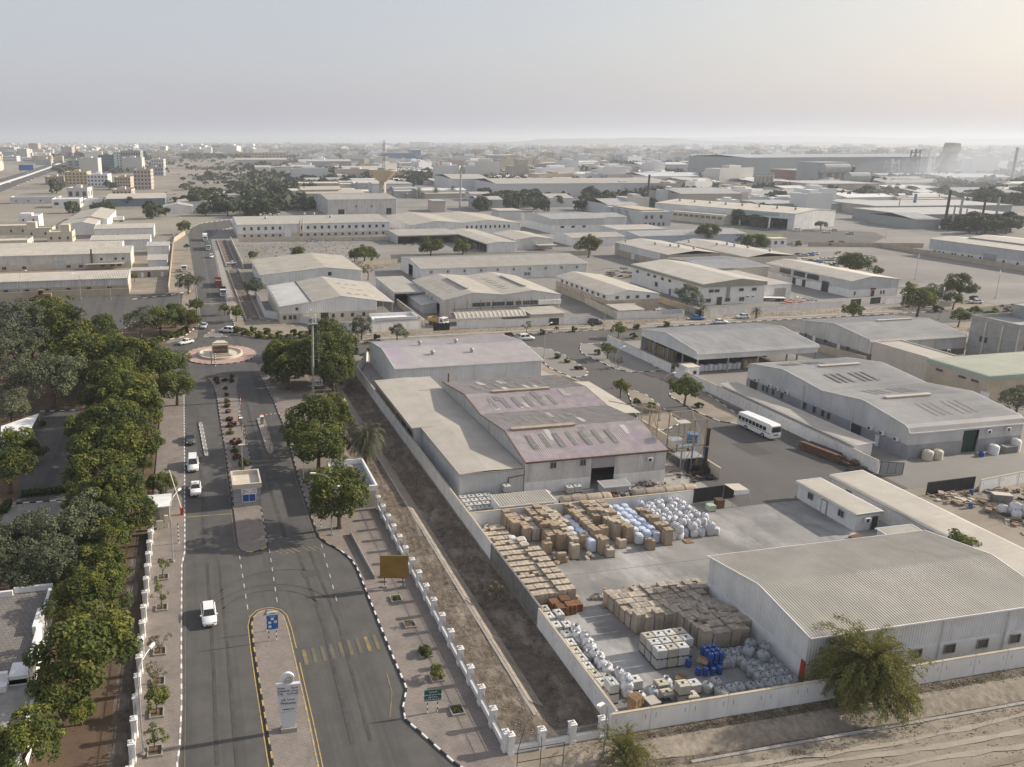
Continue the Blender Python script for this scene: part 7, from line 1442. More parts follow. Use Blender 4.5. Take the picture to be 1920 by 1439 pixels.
def striped(t, x, h, y=0.0, r_=.045):
    n = max(3, int(h/.3)); a, c = MB(), MB()
    for i in range(n): (a if i % 2 else c).cyl(x, y, h*i/n, h*(i+1)/n, r_, 8)
    a.build('post', [BLACK], t); c.build('post', [WHITE], t)
t = thing('road_sign', 'blue notice board on striped posts at the island nose', 'sign', (7.0,76.75,.135)); striped(t, -.42, 1.6); striped(t, .42, 1.6)
b = MB(); b.box(-.62,-.04,1.45,.62,.04,3.2,0,True); b.build('board', [mat('sign_blue', (.03,.13,.42), None, 1, .5)], t); b = MB(); b.box(-.62,-.04,3.22,.62,.04,3.62,0,True); b.build('header_board', [WHITE], t)
for x, z, m_ in ((0,2.75,WHITE),(-.3,2.3,WHITE),(.32,2.35,WHITE),(-.28,1.8,WHITE)): b = MB(); b.box(x-.16,-.06,z-.14,x+.16,-.04,z+.14); b.build('pictogram', [m_], t)
b = MB(); b.cyl(.32,0,-.012,.012,.12,12); b.v = [(x, z-.07, y+2.35) for x, y, z in b.v]; b.build('red_symbol', [RED], t); text(t, 'SOHAR', .2, BLACK, (0,-.05,3.34)); text(t, arabic('مدينة صحار'), .16, WHITE, (0,-.05,3.03))
t = thing('warning_sign', 'triangular road sign seen from behind at the island nose', 'sign', (6.55,78.6,.135)); striped(t, 0, 2.4); b = MB(); b.prism([(-.42,2.0),(.42,2.0),(0,2.75)], .05, .08, bottom=True); b.v = [(x, z, y) for x, y, z in b.v]; b.build('plate', [STEEL], t)
t = thing('notice_board', 'dark green notice board on two striped posts', 'sign', (21.0,62.3,.135), R(-4)); striped(t, -.5, 1.5); striped(t, .5, 1.5); b = MB(); b.box(-.85,-.04,1.35,.85,.04,2.55,0,True); b.build('board', [GREEN], t)
for z, s in ((2.3,'الصناعية'),(2.0,'مدينة صحار الصناعية'),(1.75,'مرحبا بكم'),(1.48,'مدينة صحار الصناعية')): text(t, arabic(s), .24, WHITE, (0,-.05,z))
t = thing('billboard', 'weathered ochre plywood billboard on four footed posts', 'billboard', (22.9,84.3,.135), R(-12)); b = MB(); b.box(-1.75,-.06,1.3,1.75,.06,4.4,0,True); b.build('board', [mat('ochre_plywood', (.27,.165,.042), (.22,.13,.035), .6, .8, c3=(.19,.12,.04), s3=2.5, f3=.5, st3=(1,1,.1))], t)
for x in (-1.15,1.15):
    for y in (0,1.3): b = MB(); b.box(x-.3,y-.2,0,x+.3,y+.2,.25); b.build('foot', [CEM], t)
    b = MB(); b.bar((x,0,.2),(x,.05,4.2),.05,6); b.build('post', [DARKIN], t); b = MB(); b.bar((x,1.3,.2),(x,.1,3.4),.04,6); b.build('brace', [DARKIN], t)
t = thing('road_sign', 'red-bordered triangular warning sign by the round tree', 'sign', (16.6,101.5,.135)); striped(t, 0, 1.5); b = MB(); b.box(-.4,-.03,1.4,.4,.03,1.75); b.prism([(-.42,1.75),(.42,1.75),(0,2.4)], -.03, .03); n = len(b.v)-6; b.v[n:] = [(x, z, y) for x, y, z in b.v[n:]]; b.build('plate', [RED], t); b = MB(); b.prism([(-.2,1.85),(.2,1.85),(0,2.2)], .035, .05); b.v = [(x, -z, y) for x, y, z in b.v]; b.build('plate_centre', [WHITE], t)
t = thing('name_board', 'white name board with dark lettering above the booth window', 'sign', (4.75,110.4,2.2)); b = MB(); b.box(1.15,-.09,0,3.5,-.02,.95); b.build('board', [WHITE], t); text(t, 'Sohar\nIndustrial\nCity', .23, BLACK, (1.3,-.1,.55), align='LEFT'); text(t, arabic('مدينة')+'\n'+arabic('صحار')+'\n'+arabic('الصناعية'), .23, BLACK, (3.35,-.1,.55), align='RIGHT')
# barriers, bollards, cameras
def barrier(label, x, y, ang, L, up, m=RED, rz=0.0):
    t = thing('gate_barrier', label, 'barrier', (x, y, .135), rz); b = MB(); b.box(-.22,-.22,0,.22,.22,1.05); b.box(-.25,-.25,1.05,.25,.25,1.13); b.build('housing', [m], t)
    a, c = MB(), MB(); n = 10
    for i in range(n): p, q = L*i/n, L*(i+1)/n; (a if i % 2 else c).bar((p*math.cos(ang)*up[0], p*math.cos(ang)*up[1], 1.0+p*math.sin(ang)), (q*math.cos(ang)*up[0], q*math.cos(ang)*up[1], 1.0+q*math.sin(ang)), .06, 5)
    c.build('arm', [WHITE], t); a.build('arm', [WHITE if m is RED else RED], t); return t
barrier('red barrier housing with raised white arm beside gate cabin', -3.0, 109.6, R(62), 6, (-.55,.83)); ORNG = mat('orange_paint', (.50,.17,.03), None, 1, .5)
barrier('orange barrier with lowered striped arm at the exit lane', 12.4, 147.6, R(3), 4.2, (1,.1), ORNG); barrier('orange barrier on median with raised arm by ticket box', 8.0, 148.0, R(78), 4.0, (.6,.8), ORNG)
for x, y, lab in ((12.3,145.4,'grey ticket machine box on the exit island'),(8.2,145.4,'grey ticket machine box among bushes of median')):
    t = thing('ticket_machine', lab, 'ticket machine', (x, y, .135)); b = MB(); b.box(-.3,-.3,0,.3,.3,1.5); b.build('body', [STEEL], t); b = MB(); b.box(-.36,-.36,1.5,.36,.36,1.65,0,True); b.build('hood', [WHITE], t)
def bollard(label, x, y, cols, h=1.2, group=None):
    t = thing('bollard', label, 'bollard', (x, y, .135), 0, group); n = 6
    for j in (0, 1):
        b = MB()
        for i in range(n):
            if i % 2 == j: b.cyl(0,0,h*i/n,h*(i+1)/n,.07,8)
        b.build('stripe', [cols[j]], t)
for i, (x, y) in enumerate(((12.6,142.5),(12.75,139.6),(12.8,136.8),(12.85,134.2))): bollard('red and yellow striped bollard on the exit barrier island', x, y, (RED, YELP), 1.6, 'bollards on the exit island')
bollard('squat red bollard at the point of the exit island', 12.4, 131.6, (RED, RED), .9)
for i, (x, y) in enumerate(((8.1,142.6),(8.3,139),(8.4,135))): bollard('dark striped bollard among the median bushes', x, y, (RED, BLACK), 1.6, 'bollards on the median')
t = thing('marker_post', 'black and white striped marker post on the pavement by lamp', 'post', (-3.4,101,.135)); striped(t, 0, 3.0, r_=.07)
t = thing('marker_post', 'pair of white striped posts at roundabout side of median', 'post', (4.4,188.6,.03)); striped(t, -.45, 3.6, r_=.14); striped(t, .45, 3.6, r_=.14)
t = thing('camera_pole', 'thin pole standing behind the guard booth', 'pole', (6.6,117.5,.135)); b = MB(); b.bar((0,0,0),(0,0,7.2),.06,6); b.build('pole', [STEEL], t); b = MB(); b.box(-.5,-.1,7.1,.5,.1,7.25,0,True); b.build('camera', [WHITE], t)
t = thing('camera_pole', 'white camera pole at kerb beside the round gatehouse tree', 'pole', (16.6,118.5,.135)); b = MB(); b.bar((0,0,0),(0,0,3.8),.06,6); b.build('pole', [WHITE], t); b = MB(); b.cyl(0,0,3.8,4.0,.12,8); b.build('camera', [WHITE], t)
b = MB(); L_ = 12.0; b.box(0,0,0,.12,L_,.55); b.build('kerb_wall', [CEM], thing('low_wall', 'low concrete upstand wall in the paved forecourt', 'wall', (20.9,86.6,.135), R(3)))
# planters with saplings
def planter(label, x, y, k, r_, tall=1.0, sl=None, w_=1.1):
    t = thing('planter', label, 'planter', (x, y, .135)); b = MB()
    for q in ((-w_,-w_,w_,-w_+.16),(-w_,w_-.16,w_,w_),(-w_,-w_+.16,-w_+.16,w_-.16),(w_-.16,-w_+.16,w_,w_-.16)): b.box(q[0]*.62,q[1]*.62,0,q[2]*.62,q[3]*.62,.22)
    b.build('kerb_frame', [CEM], t); b = MB(); b.box(-w_*.55,-w_*.55,0,w_*.55,w_*.55,.06); b.build('soil', [GROVE], t)
    if k: plant_at(k, x, y, r_, sl, 'plant', 'sapling', None, tall)
LF = ['sixth','fifth','fourth','third','second','last']
for i, (y, k, r_, ta, lab) in enumerate(((92.4,'sparse',1.25,1.0,'sparse leafy sapling in the first fence-side planter from gate cabin'),(85.6,'sparse',1.35,1.1,'sparse leafy sapling in the second fence-side planter from gate cabin'),(77.2,'thin',1.2,.9,'bare twiggy sapling in the third fence-side planter from gate cabin'),(72.2,'thin',1.2,1.0,'bare twiggy sapling in the fourth fence-side planter from gate cabin'),(67.6,'bright',1.35,1.2,'bright leafy sapling in the fifth fence-side planter from gate cabin'),(62.6,'sparse',1.3,1.0,'patchy sapling in the sixth fence-side planter from gate cabin'))): planter('square concrete planter frame under the '+lab.split(' in the')[0]+', '+lab.split('in the ')[1].split(' from')[0], -5.3, y, k, r_, ta, lab)
for i, (x, y, k, r_, ta, lab) in enumerate(((22.5,81.7,'shrub',.42,.9,'tiny green shrub in forecourt planter by the billboard'),(22.7,76.4,'thin',.62,.95,'dry yellowish sapling in forecourt planter, second from billboard'),(22.9,71.0,'green_shrub',.68,1.2,'bushy green shrub in forecourt planter, third from billboard'),(22.9,67.0,'bright',.85,1.0,'round-headed little tree in forecourt planter above green board'),(23.4,62.0,'shrub',.45,.6,'low green tuft in forecourt planter beside green board'))): planter('square concrete planter holding the '+lab.split(' in ')[0]+(' by the billboard' if i == 0 else ''), x, y, k, r_, ta, lab)
t = thing('net_stand', 'thin dark pipe frame with net at pavement corner', 'frame', (28.2,53.6,.1)); b = MB()
for p, q in (((-2.2,0,0),(-2.2,0,2.4)),((0,0,0),(0,0,3.4)),((2.2,0,0),(2.2,0,2.4)),((-2.2,0,2.4),(2.2,0,2.4)),((-2.2,0,1.1),(2.2,0,1.1)),((-2.2,0,2.4),(-1.2,.8,4.2))): b.bar(p, q, .035, 5)
b.build('frame', [DARKIN], t)
# floodlight mast in the tree clump
x, y = 24.9, 160.8; t = thing('floodlight_mast', 'tall grey floodlight mast with cage ladder and antenna head', 'mast', (x, y, 0)); b = MB(); b.bar((0,0,0),(0,0,15.2),.28,10,.2); b.build('pole', [STEEL], t)
b = MB(); b.box(-.9,-.5,13.9,.9,.5,14.05,0,True)
for q in ((-.9,-.5),(.9,-.5),(.9,.5),(-.9,.5)): b.bar((q[0],q[1],14),(q[0],q[1],15),.03,4)
b.build('platform', [STEEL], t); b = MB(); b.box(-.45,-.3,15.0,.0,.0,16.6); b.box(.5,.1,14.2,.8,.4,15.6); b.build('antenna', [WHITE], t); b = MB(); b.bar((1.0,0,1.6),(1.0,0,13.9),.035,4); b.bar((1.35,0,1.6),(1.35,0,13.9),.035,4)
for i in range(34): b.bar((1.0,0,1.8+i*.36),(1.35,0,1.8+i*.36),.02,3)
b.build('ladder', [STEEL], t); b = MB()
for z in (2.2, 3.2):
    for p, q in (((.3,-.6),(1.7,-.6)),((1.7,-.6),(1.7,.6)),((1.7,.6),(.3,.6)),((.3,.6),(.3,-.6))): b.bar((p[0],p[1],z),(q[0],q[1],z),.05,4)
for q in ((.3,-.6),(1.7,-.6),(1.7,.6),(.3,.6)): b.bar((q[0],q[1],2.2),(q[0],q[1],3.2),.05,4)
b.build('cage', [WHITE], t); b = MB(); b.box(.3,-.6,2.15,1.7,.6,2.2,0,True); b.build('cage_floor', [STEEL], t)
t.scale = (1.15, 1.15, 1.16)
# roundabout monument and basin
cx, cy = 6.6, 199.0
t = thing('fountain_basin', 'round low white basin on the pink-paved roundabout', 'fountain', (cx, cy, .18)); b = MB(); b.lathe([(5.7,0),(5.7,.55),(5.3,.6),(5.3,.12),(.01,.1)], 40); b.build('basin', [WALLC], t)
t = thing('monument', 'beige stepped monument with brown panel and white wedge behind', 'monument', (cx-.1, cy-2.4, .3)); b = MB(); b.box(-3.2,-1.6,0,3.2,0,.25); b.box(-2.8,-1.1,.25,2.8,0,.5); b.box(-2.3,-.5,.5,2.3,0,.75); b.build('steps', [WALLB], t)
b = MB(); b.box(-2.1,0,0,2.1,.7,3.0); b.build('block', [WALLB], t); b = MB(); b.box(-1.75,-.06,.9,1.75,0,2.65); b.build('panel', [mat('brown_panel', (.16,.10,.06), (.12,.08,.05), 1, .6)], t); text(t, arabic('صحار'), .7, WALLC, (-.9,-.08,1.6)); text(t, 'Sohar', .5, WALLC, (.9,-.08,1.6))
b = MB(); b.prism([(-1.9,1),(1.4,1),(.2,6)], 0, .1); b.v = [(x, y, z if z < .05 else (1.0 if y < 2 else 2.2)) for x, y, z in b.v]; b.prism([(-2.1,.7),(2.1,.7),(1.2,3.2),(-.6,3.6)], .0, 3.35); b.build('white_wedge', [WALLC], t)
# ================================================================== YARD GOODS
CART = [mat('carton_brown', (.36,.285,.205), (.29,.225,.16), 1.2, .85, jitter=.16), mat('carton_pale', (.44,.375,.295), (.35,.295,.23), 1.2, .85, jitter=.16), mat('carton_grey', (.37,.325,.265), (.28,.245,.20), 1.2, .85, jitter=.2)]
WOOD = mat('pallet_wood', (.30,.20,.115), (.22,.145,.085), 2, .9, jitter=.2); WOODR = mat('pallet_wood_red', (.25,.13,.075), (.19,.10,.06), 2, .9, jitter=.15); WRAPB = mat('blue_white_wrap', (.52,.58,.68), (.42,.49,.62), 1.2, .35, c3=(.66,.68,.72), s3=2, f3=.7, jitter=.08); WRAPW = mat('white_wrap', (.62,.63,.66), (.52,.54,.58), 1.2, .35, jitter=.08)
BAGW = mat('bulk_bag_white', (.60,.60,.61), (.48,.48,.50), 1.4, .7, bump=.4, bscale=3, jitter=.1); BAGG = mat('bulk_bag_grey', (.40,.405,.40), (.27,.275,.28), 1.4, .75, bump=.4, bscale=3, jitter=.12); IBCP = mat('tank_plastic', (.60,.60,.57), (.53,.53,.50), .8, .4, jitter=.08); IBCY = mat('tank_plastic_aged', (.53,.49,.38), (.45,.42,.33), .8, .45, jitter=.08)
def pallet_mesh(m, l=1.16, w_=1.0):
    b = MB()
    for i in range(7): y = -w_/2+i*(w_-.1)/6; b.box(-l/2,y,.11,l/2,y+.1,.135)
    for x in (-l/2,-.06,l/2-.12): b.box(x,-w_/2,0,x+.12,w_/2,.11)
    return b.mesh('pallet', [m])
PAL = pallet_mesh(WOOD); PALR = pallet_mesh(WOODR); CM = {}
def carton_set(mi, h):
    k = (mi, h)
    if k not in CM:
        b = MB(); n = max(1, int(h/.42)); q = random.Random(mi*9+n)
        for j in range(n):
            for ix in (0, 1):
                for iy in (0, 1): o_ = q.uniform(-.015,.015); b.box(-.545+ix*.55+o_,-.49+iy*.49+o_,.14+j*(h/n),-.545+ix*.55+.535+o_,-.49+iy*.49+.475+o_,.14+(j+1)*h/n-.012)
        tier = b.mesh('carton_tier', [CART[mi]]); b = MB(); b.box(-.265,-.235,0,.265,.235,.36); b.box(-.27,-.02,.36,.27,.02,.363,0); CM[k] = (tier, b.mesh('carton', [CART[mi]]))
    return CM[k]
yr = random.Random(17); ORD = ['first','second','third','fourth','fifth','sixth','seventh','eighth','ninth','tenth','eleventh','twelfth','thirteenth','fourteenth','fifteenth','sixteenth','seventeenth','eighteenth']
def stack(x, y, h, mi, label, group, ragged=0.0):
    t = thing('carton_stack', label, 'carton stack', (x+yr.uniform(-.04,.04), y+yr.uniform(-.04,.04), .02), R(yr.uniform(-3,3)), group); tier, top = carton_set(mi, round(h-.36, 2)); inst('pallet', PAL, t); inst('carton_tier', tier, t); o = t
    for ix in (0, 1):
        for iy in (0, 1):
            if yr.random() >= ragged: inst('carton', top, t, (-.275+ix*.55+yr.uniform(-.02,.02), -.245+iy*.49+yr.uniform(-.02,.02), .14+h-.36), R(yr.uniform(-3,3)))
    return t
def wrapped_mesh(m, h, seed, bulge=.05):
    r_ = random.Random(seed); b = MB(); n = 16; lay = 9; base = len(b.v)
    for j in range(lay+1):
        z = .12+(h-.12)*j/lay; k = 1+bulge*(abs(math.sin(j*math.pi*.5))*1.0) if j < lay else .8
        for i in range(n):
            a = 2*math.pi*i/n; c, s = math.cos(a), math.sin(a); e = (abs(c)**5+abs(s)**5)**(-1/5.); b.v.append((.53*c*e*k*r_.uniform(.95,1.03), .48*s*e*k*r_.uniform(.95,1.03), z))
    for j in range(lay):
        for i in range(n): q = (i+1) % n; b.f.append((j*n+i, j*n+q, (j+1)*n+q, (j+1)*n+i)); b.m.append(0)
    b.v.append((0,0,h+.05)); c = len(b.v)-1
    for i in range(n): b.f.append((lay*n+i, lay*n+(i+1) % n, c)); b.m.append(0)
    return b.mesh('wrapped_load', [m])
WRM = [wrapped_mesh(WRAPB, 1.75, 1, .06), wrapped_mesh(WRAPB, 1.6, 2, .08), wrapped_mesh(WRAPW, 1.7, 3, .06), wrapped_mesh(WRAPW, 1.5, 4, .09)]
def wrapped(x, y, v, label, group): t = thing('wrapped_pallet', label, 'pallet', (x, y, .02), R(yr.uniform(-4,4)), group); inst('pallet', PAL, t); inst('wrapped_load', WRM[v], t, (0,0,0)); return t
def bag_mesh(m, seed, h=1.05, open_=False):
    r_ = random.Random(seed); b = MB(); n = 16; prof_ = [(.46,0),(.52,.06),(.535,.3),(.53,.62),(.515,.86),(.45,.97),(.24,1.0)]+([(.16,1.12),(.30,1.26)] if open_ else [(.09,1.03),(.12,1.12)])
    for rr_, z in prof_:
        for i in range(n):
            a = 2*math.pi*i/n; c, s = math.cos(a), math.sin(a); e = (abs(c)**6+abs(s)**6)**(-1/6.); e = e if z < .9 else 1.0; k = rr_*r_.uniform(.93,1.06); b.v.append((k*c*e, k*s*e, z*h*r_.uniform(.98,1.02)))
    for j in range(len(prof_)-1):
        for i in range(n): q = (i+1) % n; b.f.append((j*n+i, j*n+q, (j+1)*n+q, (j+1)*n+i)); b.m.append(0)
    return b.mesh('sack', [m], True)
b = MB()
for s in (-1, 1):
    for t_ in (-1, 1): b.tube([(s*.40,t_*.40,.6),(s*.42,t_*.42,.98),(s*.30,t_*.30,1.22),(s*.16,t_*.36,1.18),(s*.05,t_*.40,.95)], .022, 4)
LOOPS = b.mesh('lifting_loop', [mat('loop_blue_grey', (.14,.18,.26), None, 1, .8)])
BW_ = [bag_mesh(BAGW, i) for i in range(4)]; BG_ = [bag_mesh(BAGG, i+10, 1.0) for i in range(4)]; BO_ = [bag_mesh(BAGW, i+20, 1.0, True) for i in range(3)]
def bag(x, y, z, me, label, group, s=1.0, tilt=0.0): t = thing('bulk_bag', label, 'bulk bag', (x, y, z), yr.uniform(0,6.28), group, s); t.rotation_euler[0] = tilt; inst('sack', me, t); inst('lifting_loop', LOOPS, t); return t
b = MB(); b.box(-.58,-.48,.14,.58,.48,1.1,1); b.box(-.5,-.4,1.1,.5,.4,1.14,1); b.lathe([(.13,1.12),(.13,1.2),(.01,1.2)],10,2)
IB = b.mesh('tank', [IBCP, IBCP, BLACK]); b.m = list(b.m); IBY = b.mesh('tank', [IBCY, IBCY, BLACK])
b = MB()
for z in (.2,.42,.64,.86,1.06):
    for p, q in (((-.6,-.5),(.6,-.5)),((.6,-.5),(.6,.5)),((.6,.5),(-.6,.5)),((-.6,.5),(-.6,-.5))): b.bar((p[0],p[1],z),(q[0],q[1],z),.014,4)
for i in range(7):
    x = -.6+i*.2
    for y in (-.5,.5): b.bar((x,y,.14),(x,y,1.1),.013,4)
for i in range(1,6):
    y = -.5+i/6
    for x in (-.6,.6): b.bar((x,y,.14),(x,y,1.1),.013,4)
for y in (-.2,.2): b.bar((-.6,y,1.16),(.6,y,1.16),.016,4)
CAGE = b.mesh('cage', [STEEL]); b = MB(); b.box(-.6,-.5,.09,.6,.5,.14,0,True)
for x in (-.6,-.08,.44): b.box(x,-.5,0,x+.16,.5,.09)
IBP = b.mesh('pallet', [DARKIN])
def ibc(x, y, z, label, group, me=None, rz=0.0): t = thing('plastic_tank', label, 'plastic tank', (x, y, z), R(yr.uniform(-4,4))+rz, group); inst('tank', me or IB, t); inst('cage', CAGE, t); inst('pallet', IBP, t); return t
b = MB(); b.lathe([(.285,0),(.29,.02),(.28,.05),(.28,.3),(.295,.32),(.28,.34),(.28,.58),(.295,.60),(.28,.62),(.28,.84),(.29,.87),(.27,.88),(.265,.855),(.01,.855)],14); DRUM = b.mesh('drum', [BLUE])
b = MB(); b.cyl(.15,0,.855,.885,.04,8); b.cyl(-.16,.05,.855,.875,.025,6); BUNG = b.mesh('bung', [WHITE])
def drum(x, y, z, label, group, me=None): t = thing('drum', label, 'drum', (x, y, z), yr.uniform(0,6), group); inst('shell', me or DRUM, t); inst('bung', BUNG, t); return t
# block of tall columns under the low white wall: each column runs from the wall toward the open floor
cols = [(42.8,96.6,92.4,2.2,0),(44.0,96.6,91.9,2.0,0),(45.25,96.6,91.9,1.7,1),(46.5,96.6,89.4,2.2,0),(47.7,96.8,88.2,2.3,0),(48.9,96.8,87.4,2.1,1),(50.15,96.4,92.6,1.6,1),(52.7,96.8,86.2,2.2,0),(53.9,96.6,92.5,1.9,2),(55.2,96.8,93.0,2.4,0),(56.5,96.8,89.3,2.3,1),(57.75,96.8,89.0,2.3,0),(62.7,94.0,86.6,2.2,0)]
n_c = 0
for ci, (x, ya, yb, h, mi) in enumerate(cols):
    y = ya; k = 0
    while y > yb-.2:
        stack(x, y, h+yr.choice([0,0,0,-.36,.2]), mi, ['brown','pale','greyish'][mi]+' carton stack, '+ORD[k]+' from low wall in '+ORD[ci]+' tall column from ditch', 'carton stacks in tall columns', .06); y -= 1.12; k += 1
for ci, (x, ya, yb, v) in enumerate(((50.2,91.4,90.2,2),(51.45,94.5,87.6,0),(59.0,96.4,89.2,2),(60.2,96.4,88.0,1),(61.4,96.2,87.6,0),(58.9,88.2,87.9,3))):
    y = ya; k = 0
    while y > yb-.1: wrapped(x, y, (v+k) % 2+(0 if v < 2 else 2), 'shiny film-wrapped pallet, '+ORD[k]+' from wall in '+ORD[ci]+' wrapped column from ditch', 'film-wrapped pallets'); y -= 1.15; k += 1
for i, (x, y, h, lab) in enumerate(((45.3,88.4,1.9,'tall single carton stack standing before the column ends'),(48.3,86.4,2.0,'broken carton stack at the open floor with loose top'),(50.9,88.9,1.8,'short carton stack before the wrapped pallets'),(53.6,88.8,1.0,'low carton pile between two tall columns'),(54.6,90.2,1.9,'lone pale carton stack between tall columns'),(56.0,87.8,1.1,'low wide carton pile before columns'),(59.6,86.6,1.6,'leaning carton stack near the bulk bags'),(53.2,85.9,1.4,'loose carton heap on pallet at the front'),(46.2,86.0,1.3,'crumbling carton heap at the front of columns'))): stack(x, y, h, i % 2, lab, 'single carton stacks', .35)
def loose(label, x, y, n, sx, sy, mi=0, sz=1.0):
    t = thing('carton_heap', label, 'carton heap', (x, y, .02)); me = carton_set(mi, 1.2)[1]
    for i in range(n):
        o = inst('carton', me, t, (yr.gauss(0,sx), yr.gauss(0,sy), max(0, yr.gauss(.15,.25))), yr.uniform(0,3.1), (yr.uniform(.6,1.2)*sz, yr.uniform(.6,1.2)*sz, yr.uniform(.5,1.1)*sz)); o.rotation_euler[0] = yr.uniform(-.4,.4)
loose('tumbled loose cartons on the floor before tall columns', 46.1, 86.2, 10, .5, .4); loose('few flattened cartons on the floor by white stack', 50.4, 86.0, 6, .6, .3, 1); loose('scattered cartons behind the grey stack block', 49.5, 77.0, 22, 2.4, .7); loose('scattered cartons along the white warehouse wall end', 55.5, 76.8, 24, 2.2, .7, 1); loose('broken cartons in gap between columns', 54.6, 91.6, 9, .5, .8)
# low rows along the ditch wall
ri = 0; y = 94.0
while y > 77.2:
    xs_ = [38.7,39.85,41.0,42.15]+([43.3] if y < 88.5 else []); 
    if y > 91: xs_ = xs_[:3]
    for k, x in enumerate(xs_): stack(x, y, 1.25 if k < 3 else 1.5, 1, 'pale carton stack, '+ORD[k]+' from ditch wall in '+ORD[ri]+' low row from back', 'low carton stacks along the ditch wall', .08)
    y -= 1.36; ri += 1
for i, (x, y, n) in enumerate(((40.6,76.3,7),(41.9,76.4,8),(40.8,75.0,8),(42.0,75.0,9),(43.0,75.4,7))):
    t = thing('pallet_pile', 'pile of empty reddish pallets, '+ORD[i]+' of the five by the grey block wall', 'pallet pile', (x, y, .02), R(yr.uniform(-5,5)), 'piles of empty pallets')
    for j in range(n): inst('pallet', PALR, t, (yr.uniform(-.03,.03), yr.uniform(-.03,.03), j*.142), R(yr.uniform(-3,3)))
for i, (x, y) in enumerate(((41.4,91.0),(42.6,90.4),(42.4,89.2))): wrapped(x, y, 3, 'low crumpled film bundle among low carton rows, '+ORD[i]+' from the back', 'crumpled film bundles')
# white bulk bags in two tiers
for i in range(7):
    for j in range(7):
        x, y = 64.2+i*1.18+yr.uniform(-.2,.2), 96.3-j*1.28+yr.uniform(-.25,.25)
        if x+y*.1 > 80.3: continue
        bag(x, y, .02, BW_[yr.randrange(4)], 'white bulk bag on the floor tier by the low white wall', 'white bulk bags, floor tier')
        if j < 6 or i % 2: bag(x+yr.uniform(-.18,.18), y+yr.uniform(-.18,.18), .9, BW_[yr.randrange(4)], 'white bulk bag resting on another by the low white wall', 'white bulk bags, upper tier', yr.uniform(.88,1.05), yr.uniform(-.18,.18))
for i, (x, y) in enumerate(((66.0,87.2),(69.6,89.2),(71.2,88.8))): t = thing('pallet', 'empty wooden pallet on floor before the white bulk bags, '+ORD[i]+' from the ditch side', 'pallet', (x, y, .02), R(20*i)); inst('boards', PAL, t)
# tanks and sparkling open bags along the ditch wall
i = 0
for (x, y, z, me) in ((38.7,75.0,.02,IBY),(38.6,73.6,.02,IB),(39.9,73.9,.02,IB),(38.6,71.8,.02,IB),(39.8,71.6,.02,IB),(39.0,70.0,.02,IB),(38.7,68.5,.02,IB),(38.6,67.1,.02,IBY),(38.6,65.8,.02,IB),(38.6,64.5,.02,IB),(38.7,63.2,.02,IBY),(39.7,62.6,.02,IBY),(38.8,61.9,.02,IB),(38.9,60.4,.02,IB),(38.9,60.4,1.18,IB)):
    ibc(x, y, z, ('upper ' if z > 1 else '')+'caged plastic tank, '+ORD[min(i,14)]+' along the ditch wall from the grey block section', 'tanks along the ditch wall', me, R(90)); i += 1
for q in range(38):
    y = 70.4-q*.26; x = 40.2+yr.uniform(-.4,.8)+(.25 if q > 15 else 0); bag(x, y, .02+(.55 if q % 3 == 0 else 0), BO_[yr.randrange(3)], 'bright white slumped open bag in the heap beside ditch-wall tanks', 'slumped white bags', yr.uniform(.75,1.0), yr.uniform(-.6,.6))
bag(41.2,61.4,.02,BW_[0],'tall clean white bag at end of the slumped heap','slumped white bags',.9); bag(41.2,61.4,.95,BW_[1],'clean white bag standing on another at end of the slumped heap','slumped white bags',.9)
for i, (x, y, z, me) in enumerate(((42.3,61.6,.02,IB),(44.6,60.6,.02,IBY),(44.3,59.2,.02,IBY),(45.6,58.7,.02,IBY),(45.6,58.7,1.18,IBY),(46.6,59.9,.02,IB),(47.8,59.9,.02,IB),(46.5,58.4,.02,IBY))): ibc(x, y, z, 'caged plastic tank by the front panel wall, '+ORD[i]+' from the ditch corner', 'tanks by the front wall', me)
for i, (x, y, w_) in enumerate(((42.0,60.0,.7),(43.6,60.3,.75),(45.6,61.2,.9))): bag(x, y, .02, BO_[i], 'open white bag between front wall tanks, '+ORD[i]+' from the ditch corner', 'open bags by the front wall', w_)
t = thing('pallet_pile', 'pile of new yellow wooden pallets near the front wall corner', 'pallet pile', (40.5,58.6,.02), R(20))
for j in range(12): inst('pallet', PAL, t, (0,0,j*.142), R(yr.uniform(-2,2)))
t = thing('crate', 'large grey plastic crate box beside yellow pallets', 'crate', (42.2,58.4,.02), R(6)); b = MB(); b.box(-.6,-.55,.14,.6,.55,1.05); b.build('body', [WALLG], t); b = MB(); b.box(-.62,-.57,1.05,.62,.57,1.15,0,True); b.build('lid', [RF_FLAT], t); inst('pallet', IBP, t)
t = thing('pallet_pile', 'low pile of black plastic pallets by the front wall', 'pallet pile', (43.7,58.3,.02), R(4)); BPAL = pallet_mesh(BLACK)
for j in range(6): inst('pallet', BPAL, t, (0,0,j*.142))
t = thing('pallet_pile', 'small pile of dusty pallets beside open bag', 'pallet pile', (47.6,61.6,.02), R(30)); 
for j in range(3): inst('pallet', PAL, t, (0,0,j*.142), R(j*8))
